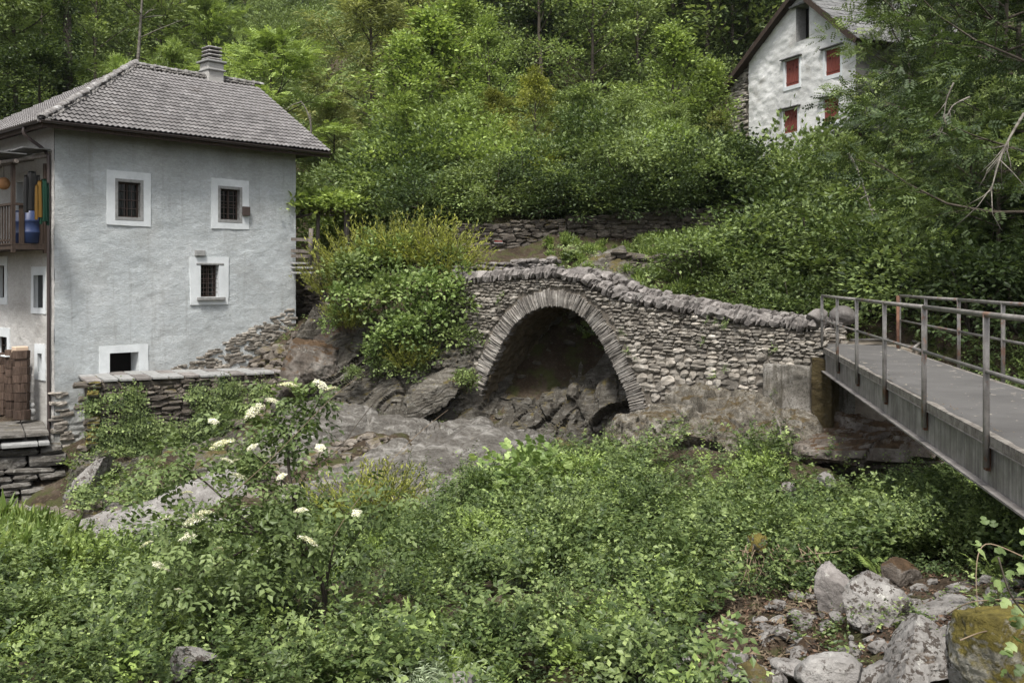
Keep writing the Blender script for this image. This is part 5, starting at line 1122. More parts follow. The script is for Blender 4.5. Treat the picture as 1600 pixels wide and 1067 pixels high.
# rocks of the gorge, from the house to the arch
def bedrock(name, label, pa, pb, prof, seed, mat, cells=70, ani=(1.0, 2.2), ang=35, amp=0.42, step=0.038, ztop=None):
    """bedrock bank: a profile (out, height) swept from pa to pb and broken into tilted blocks along the bedding"""
    r = np.random.RandomState(seed); pl_ = Plane(pa, math.degrees(math.atan2(pb[0] - pa[0], pb[1] - pa[1]))); L = float(np.hypot(pb[0] - pa[0], pb[1] - pa[1])); prof = catmull(prof, 10); pl2 = np.r_[0, np.cumsum(np.linalg.norm(np.diff(prof, axis=0), axis=1))]; T_ = pl2[-1]
    ns, nt = int(L / step), int(T_ / step); S, T = np.meshgrid(np.linspace(0, L, ns), np.linspace(0, T_, nt)); o_ = np.interp(T, pl2, prof[:, 0]); z_ = np.interp(T, pl2, prof[:, 1]); do = np.gradient(prof[:, 0], pl2); dz_ = np.gradient(prof[:, 1], pl2); no = np.interp(T, pl2, dz_); nz_ = -np.interp(T, pl2, do); nn = np.hypot(no, nz_) + 1e-6; no, nz_ = no / nn, nz_ / nn
    q = np.stack([S, T, 0 * S], -1); a = math.radians(ang); wq = 0.22 * fbm(q * 1.1, 2, seed + 5); u = (S * math.cos(a) + T * math.sin(a) + wq) * ani[0]; v = (-S * math.sin(a) + T * math.cos(a) + wq) * ani[1]
    def cell(n_, sc, amp_, sd):
        rr_ = np.random.RandomState(sd); cu = rr_.uniform(u.min(), u.max(), n_); cv = rr_.uniform(v.min(), v.max(), n_); val = rr_.uniform(-1, 1, n_); gu = rr_.uniform(-0.55, 0.55, n_); gv = rr_.uniform(-0.5, 0.5, n_); U_, V2 = u.ravel(), v.ravel(); best = np.full(U_.shape, 1e9); sec = np.full(U_.shape, 1e9); idx = np.zeros(U_.shape, int)
        for k_ in range(n_):
            d_ = (U_ - cu[k_]) ** 2 + (V2 - cv[k_]) ** 2; m_ = d_ < best; sec = np.where(m_, best, np.minimum(sec, d_)); best = np.where(m_, d_, best); idx[m_] = k_
        e_ = np.sqrt(sec) - np.sqrt(best); out = amp_ * (val[idx] + gu[idx] * (U_ - cu[idx]) / sc + gv[idx] * (V2 - cv[idx]) / sc) - amp_ * 0.45 * np.clip(1 - e_ / 0.05, 0, 1); return out.reshape(S.shape)
    d = cell(cells, 1.0, amp, seed) + cell(cells * 5, 0.45, amp * 0.34, seed + 1) + cell(cells * 18, 0.25, amp * 0.10, seed + 7) + 0.05 * ridged(np.stack([u * 1.5, v * 2.5, 0 * S], -1), 3, seed + 2) + 0.25 * fbm(q * 0.5, 2, seed + 3)
    e = np.minimum(S, L - S); d = d - 0.9 * np.clip(1 - e / 0.5, 0, 1) ** 2
    O = o_ + no * d; Z = z_ + nz_ * d + (ztop(S / L) * np.clip(T / T_, 0, 1) if ztop else 0)
    V_ = np.stack([pl_.o[0] + S * pl_.f[0] + O * pl_.n[0], pl_.o[1] + S * pl_.f[1] + O * pl_.n[1], Z], -1).reshape(-1, 3)
    o = mesh_obj(name, fast_mesh(name, V_, [grid_faces(ns, nt)], M[mat], False), None); return tag(o, label, 'rock outcrop')
bedrock('rock_outcrop', 'dark broken cliff of tilted bedrock blocks below the ivy covered bush', P(438, 0, 27.2), P(775, 0, 25.9), [(1.3, -5.0), (0.95, -4.3), (0.75, -3.5), (0.35, -2.7), (0.1, -2.0), (-0.5, -1.5), (-1.8, -1.1)], 5, 'rock', 34, (0.62, 1.5), 28, 0.40, ztop=lambda t: 0.35 - 0.5 * t)
bedrock('rock_outcrop', 'dark bedrock ledge that fills the lower half of the arch opening', P(728, 0, 25.7), P(1040, 0, 24.0), [(0.75, -5.0), (0.5, -4.2), (0.15, -3.4), (-0.15, -2.75), (-0.6, -2.55), (-2.0, -2.2), (-3.4, -1.2)], 9, 'rock', 24, (0.8, 1.6), 60, 0.30)
bedrock('rock_outcrop', 'pale and rust brown outcrop that carries the bridge wall beside the arch', P(935, 0, 21.9), P(1300, 0, 19.9), [(1.3, -5.2), (1.0, -4.2), (0.75, -3.65), (0.40, -3.2), (0.0, -2.92), (-0.6, -2.75), (-1.4, -2.7)], 14, 'rustrock', 46, (1.0, 2.0), -25, 0.27, ztop=lambda t: -0.15 + 0.35 * np.sin(t * 3.1))
bedrock('rock_outcrop', 'layered rock ledge jutting out over a dark hollow below the concrete abutment', P(1212, 0, 19.7), P(1600, 0, 18.3), [(-1.0, -4.9), (-0.9, -4.2), (-0.2, -3.65), (0.35, -3.5), (0.55, -3.3), (0.35, -3.08), (-0.4, -2.95), (-2.0, -2.8)], 18, 'mossrock', 26, (0.5, 2.4), 4, 0.16)
bedrock('rock_outcrop', 'brown rock bank under the creepers at the foot of the terrace', P(95, 0, 23.9), P(440, 0, 25.9), [(1.6, -5.6), (1.2, -5.0), (0.7, -4.65), (0.2, -4.4), (-0.8, -4.2)], 22, 'rock', 30, (0.8, 1.6), 25, 0.26)
R_ = [
 ('large mossy brown boulder beside the right end of the house terrace', 492, 578, 26.9, (1.15, 1.0, 1.25), 21, 'mossrock', (0, 12, 30)),
 ('rounded brown boulder just below the garden wall next to the house corner', 515, 528, 27.9, (0.85, 0.7, 0.62), 22, 'mossrock', (10, 0, 0)),
 ('dark leaning slab with an overhang above the riverbed', 672, 618, 25.0, (1.25, 0.75, 0.34), 25, 'rock', (14, -32, 15)),
 ('low dark rock below the terrace with dead leaves on it', 350, 735, 22.9, (0.95, 0.7, 0.55), 35, 'rock', (0, 20, 10)),
 ('pale tilted slab at the foot of the terrace corner', 140, 745, 23.4, (0.45, 0.7, 0.85), 37, 'boulder', (0, 28, 20)),
 ('round dark cobble at the foot of the steps', 78, 822, 20.8, (0.42, 0.36, 0.24), 39, 'coping', (0, 0, 0)),
 ('small pale cobble lying next to the round dark one below the steps', 30, 800, 21.6, (0.40, 0.30, 0.17), 40, 'pale_rock', (0, 0, 0)),
 ('dark low rock beside the pale riverbed below the creepers', 195, 812, 20.9, (0.7, 0.5, 0.34), 42, 'coping', (0, 5, 0)),
 ('small grey sharp edged rock in the greenery below the layered ledge', 1233, 769, 15.6, (0.22, 0.2, 0.20), 61, 'boulder', (0, 30, 10)),
 ('small white upright rock in the greenery below the layered ledge', 1292, 757, 15.8, (0.19, 0.18, 0.20), 62, 'pale_rock', (0, 10, 50)),
 ('tall smooth grey boulder standing beside the big patterned one', 1303, 941, 9.0, (0.22, 0.22, 0.38), 63, 'coping', (0, -14, 0)),
 ('big tilted grey boulder with brown moss patches above the white flecked block', 1368, 955, 8.3, (0.46, 0.34, 0.25), 64, 'boulder', (20, 32, 0)),
 ('smooth pale boulder between the tilted boulder and the moss covered one', 1472, 955, 8.4, (0.30, 0.25, 0.15), 65, 'pale_rock', (0, 0, 0)),
 ('large white flecked block with dark moss spots beside the moss covered boulder', 1432, 1030, 6.9, (0.50, 0.42, 0.28), 66, 'boulder', (0, -20, 20)),
 ('round topped pale rock cut by the bottom edge of the view', 1300, 1060, 6.7, (0.25, 0.22, 0.16), 67, 'pale_rock', (0, 0, 30)),
 ('big boulder thickly covered in golden green moss at the edge of the view', 1570, 1010, 5.6, (0.27, 0.35, 0.40), 68, 'greenmoss', (0, 10, 0)),
 ('narrow split rock leaning on the moss covered boulder', 1500, 1040, 6.0, (0.08, 0.2, 0.28), 69, 'boulder', (0, -5, 0)),
 ('flat dark stone under the tilted boulder', 1328, 1003, 8.4, (0.20, 0.15, 0.08), 70, 'coping', (0, 0, 0)),
 ('upright white stone in the gap near the exposed roots', 1218, 1000, 8.8, (0.10, 0.10, 0.19), 71, 'boulder', (0, 10, 0)),
 ('small grey slab lying flat among the rubble near the bottom edge', 1250, 1045, 7.4, (0.22, 0.18, 0.06), 72, 'pale_rock', (0, 12, 0)),
 ('pale slanted stone wedged under the earth bank', 1195, 1000, 8.7, (0.07, 0.14, 0.24), 73, 'boulder', (0, 38, 0)),
 ('white lichened stone at the foot of the earth bank', 1150, 1035, 7.9, (0.16, 0.14, 0.22), 74, 'boulder', (0, 20, 0)),
 ('brown speckled flat rock lying between the slab and the tilted boulder', 1270, 1010, 8.3, (0.24, 0.18, 0.09), 75, 'mossrock', (0, 25, 0)),
 ('grey upright rock in the herbs below the elder bush', 298, 1030, 7.6, (0.20, 0.14, 0.22), 76, 'boulder', (5, 6, 10)),
 ('small smooth stone poking out of the herbs at the bottom edge', 722, 1064, 6.5, (0.09, 0.08, 0.06), 77, 'coping', (0, 0, 0)),
 ('small grey cobble lying beside the pale slab near the earth bank', 1215, 1058, 7.2, (0.11, 0.10, 0.07), 78, 'boulder', (0, 0, 0)),
 ('brown rock in the greenery above the tilted boulder', 1405, 905, 9.9, (0.28, 0.2, 0.2), 79, 'mossrock', (0, 30, 0)),
 ('angular grey slab in the dead leaves beside the upright white stone', 1262, 965, 9.0, (0.26, 0.18, 0.12), 85, 'boulder', (10, 18, 30)),
 ('broad flat grey slab between the round topped pale rock and the white flecked block', 1352, 1062, 7.0, (0.30, 0.22, 0.12), 86, 'boulder', (5, -12, 0)),
 ('dark angular block half sunk under the earth bank near the bottom edge', 1180, 1060, 7.3, (0.22, 0.16, 0.14), 87, 'rock', (0, 20, 0)),
 ('grey block wedged behind the smooth pale boulder beside the moss covered one', 1500, 925, 9.0, (0.26, 0.2, 0.16), 88, 'boulder', (0, -15, 20)),
 ('small pale pebble on the dead leaves beside the tilted boulder', 1428, 943, 8.8, (0.07, 0.06, 0.04), 80, 'pale_rock', (0, 0, 0)),
]
for (lab, px, py, d, size, seed, mat, rot) in R_:
    nm = 'boulder' if min(size) > 0.25 else 'rock'
    small = d < 10 and max(size) < 0.2
    rock(nm, lab, px, py, d, size, seed, mat, 'boulder' if nm == 'boulder' else 'rock', rot=rot, sub=4 if small else (6 if (d < 9 and max(size) > .3) or (max(size) > 1.0 and d < 28) else 5), facets=13 if mat in ('rock', 'mossrock', 'boulder') else 9, cut=0.30 if mat in ('rock', 'boulder') else 0.42, rough=0.09, strata=0.035 if mat != 'pale_rock' else 0.01)
# loose rubble among the boulders
def scatter_stones(name, label, cx, cy, rx, ry, n, smin, smax, seed, mat, kind='stuff'):
    rg_ = np.random.RandomState(seed); mb = MB()
    for i in range(n):
        x = cx + rg_.uniform(-rx, rx); y = cy + rg_.uniform(-ry, ry); s = smin + (smax - smin) * rg_.rand() ** 2.5; z = Hs(x, y) + float(relief(np.array([x]), np.array([y]))[0]) + s * 0.2
        v, f = SP[i % 16]; R = euler3(*rg_.uniform(-25, 25, 2), rg_.uniform(0, 360)); mb.addn((v * np.array([1.6, 1.1, 0.7]) * s) @ R.T + np.array([x, y, z]), f)
    o = mb.build(name, M[mat], None); tag(o, label, 'gravel', kind=kind)
c = P(1330, 1000, 8.0); scatter_stones('loose_gravel', 'loose grey stones and gravel between the boulders at the water worn gully', c[0], c[1], 1.6, 1.9, 480, 0.02, 0.12, 5, 'boulder')
c = P(200, 830, 19.5); scatter_stones('river_gravel', 'cobbles and gravel along the foot of the terrace by the dry riverbed', c[0] + 1.0, c[1] + 1.8, 4.2, 1.6, 500, 0.05, 0.28, 6, 'wallstone')
c = P(440, 570, 28.2); scatter_stones('path_rubble', 'broken slabs and rubble on the path between the terrace and the house corner', c[0] + 0.2, c[1], 1.9, 1.6, 420, 0.06, 0.34, 16, 'wallstone')
c = P(860, 690, 24.5); scatter_stones('shaded_rubble', 'rubble lying in the shade under the stone arch', c[0], c[1] + 1.5, 2.0, 3.0, 300, 0.06, 0.35, 7, 'rock')

# far cliff with the road gallery above the valley
k = N('far_rock', 0.95, 0.2); c = k.ramp(k.noise(1, 6, 0.7, k.map(k.pos, (0.25, 0.25, 0.5))), [(0.3, (0.06, 0.055, 0.065)), (0.6, (0.16, 0.15, 0.155)), (0.75, (0.30, 0.29, 0.28))]); k.col(c); k.bump(k.noise(0.6, 5, 0.7), 1.0, 1.0); M['far_rock'] = k.m
ca, cb = P(452, 60, 212), P(575, 60, 205); CP_ = Plane(ca, math.degrees(math.atan2(cb[0] - ca[0], cb[1] - ca[1])))
cl = empty('cliff', ca, 'dark rock cliff with a concrete road gallery high above the valley', 'cliff')
nx, nz = 90, 70; S_2, Z_2 = np.meshgrid(np.linspace(-6, 24, nx), np.linspace(P(0, 75, 208)[2], P(0, -90, 208)[2], nz)); q = np.stack([S_2, Z_2, 0 * S_2], -1); o_ = 1.6 * fbm(q * 0.18, 4, 2) + 0.9 * ridged(q * np.array([0.35, 0.8, 1]), 3, 5) - (Z_2 - Z_2.min()) * 0.25
V_ = np.stack([CP_.o[0] + S_2 * CP_.f[0] + o_ * CP_.n[0], CP_.o[1] + S_2 * CP_.f[1] + o_ * CP_.n[1], Z_2], -1).reshape(-1, 3)
mesh_obj('rock_face', fast_mesh('rock_face', V_ - wl_of(cl), [grid_faces(nx, nz)], M['far_rock'], False), cl, wl_of(cl))
for px_ in (458, 474, 515, 557):
    s_, z1_ = CP_.sz(px_, -25); mb = MB(); pbox(mb, CP_, s_ - 0.45, s_ + 0.45, CP_.sz(px_, 22 if px_ < 500 else 12)[1], z1_, 3.0, 4.2); mb.build('gallery_pillar', M['grey_render'], cl)
mb = MB(); s0_, s1_ = CP_.s_of(440), CP_.s_of(570); pbox(mb, CP_, s0_, s1_, CP_.sz(500, -1)[1], CP_.sz(500, -9)[1], 2.0, 4.4); mb.build('gallery_beam', M['grey_render'], cl)
q1, q2 = P(500, 47, 185), P(552, 52, 180); mb = MB(); d_ = (q2 - q1); L_ = np.linalg.norm(d_); mb.box(q1, d_ / L_, (0, 0, 1), (0, -1, 0), 0, L_, -0.9, 0, 0, 0.6); tag(mb.build('road_barrier', M['white'], None), 'pale concrete road barrier on the hillside under the far cliff', 'barrier')

# ------------------------------------------------------------------ foliage generators
def _T(v, f): return np.array(v, float), np.array(f)
LT_DIAM = _T([(0, 0, 0), (0.30, 0.45, 0.06), (0, 1, -0.04), (-0.30, 0.45, 0.06)], [(0, 1, 2, 3)])
LT_OVAL = _T([(0, 0, 0), (0.30, 0.42, 0.07), (0, 1, -0.10), (-0.30, 0.42, 0.07), (0, 0.45, -0.02)], [(0, 1, 2, 4), (0, 4, 2, 3)])
LT_NARROW = _T([(0, 0, 0), (0.11, 0.4, 0.03), (0, 1, -0.10), (-0.11, 0.4, 0.03)], [(0, 1, 2, 3)])
def compose(items):
    v, f, n = [], [], 0
    for (T, pos, ang, tilt, s) in items:
        c, s_ = math.cos(ang), math.sin(ang); q = T[0] * s; q = np.c_[q[:, 0], q[:, 1] * math.cos(tilt) - q[:, 2] * math.sin(tilt), q[:, 1] * math.sin(tilt) + q[:, 2] * math.cos(tilt)]
        q = np.c_[q[:, 0] * c - q[:, 1] * s_, q[:, 0] * s_ + q[:, 1] * c, q[:, 2]] + np.array(pos); v.append(q); f.append(T[1] + n); n += len(q)
    return np.concatenate(v), np.concatenate(f)
def pinnate(n, T=LT_DIAM, s=0.34, wide=1.15):
    it = []
    for i in range(n):
        y = 0.12 + 0.76 * i / n; z = -0.12 * y * y
        for sg in (-1, 1): it.append((T, (0.01 * sg, y, z), -sg * wide, -0.15, s * (1 - 0.25 * abs(i / n - 0.4))))
    it.append((T, (0, 0.86, -0.09), 0, -0.2, s)); return compose(it)
LT_ROB = pinnate(4, LT_DIAM, 0.30); LT_ELD = pinnate(2, LT_OVAL, 0.46, 0.95)
LT_TRI = compose([(LT_OVAL, (0, 0.05, 0), 1.15, -0.1, 0.62), (LT_OVAL, (0, 0.05, 0), -1.15, -0.1, 0.62), (LT_OVAL, (0, 0.15, 0), 0, -0.15, 0.8)])
LT_LOBE = _T([(0, 0, 0), (0.30, 0.10, 0.04), (0.48, 0.42, 0.02), (0.24, 0.50, 0.05), (0.30, 0.78, 0.0), (0, 1, -0.1), (-0.30, 0.78, 0.0), (-0.24, 0.50, 0.05), (-0.48, 0.42, 0.02), (-0.30, 0.10, 0.04), (0, 0.45, -0.02)],
             [(0, 1, 2, 10), (2, 3, 4, 10), (4, 5, 6, 10), (6, 7, 8, 10), (8, 9, 0, 10)])
class Leaves:
    def __init__(s): s.p = {}; 
    def add(s, T, pos, d, n, size, v):
        s.p.setdefault(id(T), [T, []])[1].append((pos, d, n, size, v))
    def mesh(s, name, mat, extra=None):
        V_, F_, A_, n0 = [], {}, [], 0
        for T, lst in s.p.values():
            pos, d, nn, sz, v = (np.concatenate([np.atleast_1d(l[i]) for l in lst]) for i in range(5))
            d = d / (np.linalg.norm(d, axis=1)[:, None] + 1e-9); x = np.cross(d, nn); x /= np.linalg.norm(x, axis=1)[:, None] + 1e-9; z = np.cross(x, d)
            tv_, tf_ = T; q = pos[:, None, :] + sz[:, None, None] * (tv_[None, :, 0:1] * x[:, None, :] + tv_[None, :, 1:2] * d[:, None, :] + tv_[None, :, 2:3] * z[:, None, :])
            V_.append(q.reshape(-1, 3)); A_.append(np.repeat(v, len(tv_))); fc = (tf_[None] + (np.arange(len(pos)) * len(tv_))[:, None, None] + n0).reshape(-1, tf_.shape[1]); F_.setdefault(tf_.shape[1], []).append(fc); n0 += len(pos) * len(tv_)
        return fast_mesh(name, np.concatenate(V_), [np.concatenate(f) for f in F_.values()], mat, False, {'v': np.concatenate(A_)})
def rnd3(r, n, s=1.0): return r.normal(size=(n, 3)) * s
def clump(L, r, c, n, sg, T, size, outward, up=0.9, flat=0.5, cv=None, droop=0.0):
    off = rnd3(r, n) * np.array([sg, sg, sg * flat]); pos = c + off
    d = off / (sg + 1e-6) * 0.6 + outward * 0.9 + rnd3(r, n, 0.45); d[:, 2] -= droop
    nn = np.array([0, 0, up]) + rnd3(r, n, 0.38); cv = r.rand() if cv is None else cv
    v = np.clip(0.45 * cv + 0.45 * r.rand(n) + 0.12 * off[:, 2] / (sg * flat + 1e-6) * 0, 0, 1); L.add(T, pos, d, nn, size * r.uniform(0.65, 1.25, n), v)
def bark_mesh(name, tubes, mat):
    mb = MB()
    for pts, rad, n in tubes: mb.tube(pts, rad, n, cap=False)
    v = np.concatenate(mb.v); return fast_mesh(name, v, [np.array(a) for a in mb.f.values()], mat, True)
def make_tree(seed, h=8.0, cr=2.6, base=0.22, limbs=22, sub=5, nl=34, T=LT_DIAM, size=0.17, sg=0.26, elev=(0.25, 1.1), shape=None, mat='leaf_mid', bark='bark', tr=0.13, droop=0.15, flat=0.5, lean=0.3, subl=0.42):
    r = np.random.RandomState(seed); shape = shape or (lambda t: math.sin(math.pi * min(1, 0.16 + t * 0.86)) ** 0.7); L = Leaves(); tubes = []
    k_ = 9; tp_ = np.zeros((k_, 3)); tp_[:, 2] = np.linspace(0, h * 0.95, k_); wv_ = np.cumsum(r.normal(0, 0.10, (k_, 2)), 0) * lean; tp_[:, :2] += wv_ - wv_[0]
    tubes.append((tp_, np.linspace(tr, 0.02, k_), 7))
    for i in range(limbs):
        t = base + (1 - base) * ((i + 0.6) / limbs) ** 0.85; z = t * h * 0.95; st = np.array([np.interp(z, tp_[:, 2], tp_[:, a]) for a in range(3)])
        az = i * 2.399 + r.uniform(-0.5, 0.5); el = elev[0] + (elev[1] - elev[0]) * ((t - base) / (1 - base)) ** 1.5 + r.uniform(-0.15, 0.2); ll = max(0.5, cr * shape((t - base) / (1 - base)) * r.uniform(0.7, 1.2))
        d = np.array([math.cos(az) * math.cos(el), math.sin(az) * math.cos(el), math.sin(el)]); pts = [st]; dd = d.copy()
        for j in range(5): dd = dd + rnd3(r, 1, 0.13)[0] + np.array([0, 0, 0.06]); dd /= np.linalg.norm(dd); pts.append(pts[-1] + dd * ll / 5)
        pts = np.array(pts); tubes.append((pts, np.linspace(max(0.018, tr * 0.42 * (1 - t * 0.6)), 0.008, 6), 5))
        for j in range(sub + 1):
            f = 0.30 + 0.70 * j / sub; idx = f * 5; p0 = pts[int(idx)] if idx >= 5 else pts[int(idx)] + (pts[int(idx) + 1] - pts[int(idx)]) * (idx - int(idx)); p0 = pts[5] if idx >= 5 else p0
            sd_ = d + rnd3(r, 1, 0.65)[0] * (0.3 if j == sub else 1.0); sd_[2] = sd_[2] * 0.6 + 0.1; sd_ /= np.linalg.norm(sd_); sl_ = ll * subl * r.uniform(0.5, 1.2) * (1.15 - 0.5 * f); p1 = p0 + sd_ * sl_ * 0.5; p2 = p0 + sd_ * sl_ - np.array([0, 0, droop * sl_ * 0.4])
            if j % 2 == 0: tubes.append((np.array([p0, p1, p2]), np.array([0.012, 0.008, 0.004]), 3))
            cv = r.rand()
            for c, n_ in ((p2, nl), (p1, int(nl * 0.6))): clump(L, r, c, n_, sg, T, size, sd_, flat=flat, cv=cv, droop=droop)
    return L.mesh('crown', M[mat]), bark_mesh('trunk', tubes, M[bark])
def make_bush(seed, rx=1.3, rz=1.5, n=70, nl=34, T=LT_OVAL, size=0.11, sg=0.22, mat='leaf_mid', stems=10, hang=0.0, flat=0.6, lump=0.25, z0=0.15, lobes=9):
    """a shrub built of several leafy lobes with gaps between them"""
    r = np.random.RandomState(seed); L = Leaves(); tubes = []; lb = []
    for i in range(lobes):
        a = i * 2.399 + r.uniform(-0.5, 0.5); u = r.uniform(-hang, 0.95) if i else 0.95; ph = math.asin(np.clip(u, -1, 1)); q = r.uniform(0.55, 0.85)
        lb.append((np.array([math.cos(a) * math.cos(ph) * rx * q, math.sin(a) * math.cos(ph) * rx * q, z0 + u * rz * q]), r.uniform(0.30, 0.48) * rx, r.rand()))
    for i in range(n):
        c0, lr2, cv = lb[i % lobes]; v = rnd3(r, 1)[0]; v[2] = v[2] * 0.8 + 0.35; v /= np.linalg.norm(v); rad = lr2 * r.uniform(0.55, 1.12); c = c0 + v * rad * np.array([1, 1, 0.85]); o_ = v + np.array([0, 0, 0.25])
        clump(L, r, c, nl, sg, T, size, o_, flat=flat, droop=0.15, cv=0.6 * cv + 0.4 * r.rand())
        if i < stems: tubes.append((np.array([[c[0] * .08, c[1] * .08, 0], c * 0.5 + rnd3(r, 1, 0.08)[0], c]), np.array([0.03, 0.02, 0.007]), 4))
    return L.mesh('foliage', M[mat]), bark_mesh('stems', tubes, M['bark'])
def make_broom(seed, n=110, h=1.0, spread=0.45, mat='leaf_broom', per=26, size=0.07, T=LT_NARROW):
    r = np.random.RandomState(seed); L = Leaves(); tubes = []
    for i in range(n):
        a = r.uniform(0, 6.283); q = r.uniform(0, 1) ** 0.6 * spread; hh = h * r.uniform(0.6, 1.1) * (1 - 0.35 * (q / spread) ** 2); p0 = np.array([math.cos(a) * q * 0.4, math.sin(a) * q * 0.4, 0]); tip = np.array([math.cos(a) * q * 1.5, math.sin(a) * q * 1.5, hh]); mid = (p0 + tip) / 2 + np.array([-math.cos(a), -math.sin(a), 0]) * 0.06
        t = r.uniform(0.2, 1, per)[:, None]; pos = (1 - t) ** 2 * p0 + 2 * t * (1 - t) * mid + t * t * tip; d = (tip - p0) / np.linalg.norm(tip - p0) * 0.9 + rnd3(r, per, 0.35); L.add(T, pos, d, rnd3(r, per), size * r.uniform(0.6, 1.2, per), np.clip(r.rand(per) * 0.6 + 0.4 * r.rand(), 0, 1))
        if i % 4 == 0: tubes.append((np.array([p0, mid, tip]), np.array([0.006, 0.005, 0.002]), 3))
    return L.mesh('foliage', M[mat]), bark_mesh('stems', tubes, M['bark'])

PROTO = {}
PROTO['robinia'] = [make_tree(s, 9, 2.7, 0.25, 20, 5, 13, LT_ROB, 0.42, 0.24, mat='leaf_bright', flat=0.35, tr=0.12, elev=(0.3, 1.0)) for s in (1, 2)]
PROTO['broad'] = [make_tree(s, 9, 2.6, 0.12, 17, 4, 54, LT_DIAM, 0.17, 0.30, mat='leaf_mid', flat=0.45) for s in (11, 12, 13)]
PROTO['olive'] = [make_tree(s, 9, 2.4, 0.08, 22, 5, 46, LT_NARROW, 0.26, 0.22, mat='leaf_olive', elev=(0.0, 1.2), droop=0.35, flat=0.5) for s in (21, 22)]
PROTO['sapling'] = [make_tree(s, 6, 1.35, 0.10, 22, 4, 26, LT_OVAL, 0.15, 0.20, mat='leaf_bright', elev=(0.7, 1.3), tr=0.06, droop=0.05) for s in (31, 32)]
PROTO['feather'] = [make_tree(s, 10, 4.6, 0.10, 26, 7, 19, LT_ROB, 0.36, 0.30, mat='leaf_dark', flat=0.28, tr=0.16, elev=(-0.15, 0.7), droop=0.25, subl=0.5) for s in (41, 42)]
PROTO['far'] = [make_tree(s, 9, 3.4, 0.10, 14, 3, 26, LT_DIAM, 0.42, 0.50, mat='leaf_far') for s in (51, 52)]
PROTO['bush'] = [make_bush(s, 1.3, 1.5, 84, 30, LT_OVAL, 0.11, 0.15) for s in (61, 62, 63)]
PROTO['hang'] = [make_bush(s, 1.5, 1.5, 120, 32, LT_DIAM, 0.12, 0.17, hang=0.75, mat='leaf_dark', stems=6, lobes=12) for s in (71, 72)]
PROTO['thicket'] = [make_bush(s, 2.1, 3.6, 330, 34, LT_DIAM, 0.135, 0.20, hang=0.25, mat='leaf_mid', stems=30, lobes=20, z0=0.5) for s in (75, 76, 77)]
PROTO['broom'] = [make_broom(81), make_broom(82)]
PROTO['ivy'] = [make_bush(s, 0.75, 0.6, 56, 15, LT_LOBE, 0.11, 0.12, mat='leaf_vine', hang=0.8, stems=5, flat=0.8) for s in (91, 92)]
def plant(kind, name, base, scale, label, cat, group=None, mat=None, seed=None, wide=1.0, parts=('crown', 'trunk')):
    r = random.Random(seed if seed is not None else int(abs(base[0]) * 997 + abs(base[1]) * 131)); cm, tm_ = PROTO[kind][r.randrange(len(PROTO[kind]))]
    e = empty(name, base, label, cat, group); e.rotation_euler = (r.uniform(-.04, .04), r.uniform(-.04, .04), r.uniform(0, 6.283)); e.scale = (scale * wide, scale * wide, scale)
    for me_, nm in ((cm, parts[0]), (tm_, parts[1])):
        o = bpy.data.objects.new(nm, me_); link(o, e); WLOC[o.name] = WLOC[e.name]
        if nm == parts[0]: o['kind'] = 'stuff'
        if nm == parts[0] and mat: o.material_slots[0].link = 'OBJECT'; o.material_slots[0].material = M[mat]
    return e
BUSHP = ('foliage', 'stems'); PH = {'robinia': 9, 'broad': 9, 'olive': 9, 'sapling': 6, 'feather': 10, 'far': 9, 'bush': 1.65, 'hang': 1.6, 'thicket': 4.1, 'broom': 1.0, 'ivy': 0.7}
def tree_at(kind, px, ytop, d, label, cat='tree', mat=None, wide=1.0, group=None, name=None, sink=0.3):
    b = on_ground(px, d, -sink); h = (CY - ytop) / F * d - b[2]; k_ = h / PH[kind]; isb = kind in ('bush', 'thicket', 'hang', 'broom', 'ivy')
    nm = name or {'robinia': 'robinia_tree', 'broad': 'broadleaf_tree', 'olive': 'chestnut_tree', 'sapling': 'sapling_tree', 'feather': 'overhanging_tree', 'far': 'hillside_tree', 'bush': 'shrub', 'hang': 'hanging_shrub', 'thicket': 'thicket_shrub', 'broom': 'broom_shrub', 'ivy': 'bramble_bush'}[kind]
    return plant(kind, nm, b, k_, label, cat, group, mat, int(px * 7 + d * 13), wide, BUSHP if isb else ('crown', 'trunk'))
def plant_px(kind, px, py, d, scale, label, cat='shrub', mat=None, wide=1.0, name=None, group=None):
    nm = name or {'bush': 'shrub', 'hang': 'hanging_shrub', 'broom': 'broom_shrub', 'ivy': 'bramble_bush', 'sapling': 'sapling_tree'}[kind]
    return plant(kind, nm, P(px, py, d), scale, label, cat, group, mat, int(px * 7 + d * 13), wide, BUSHP)

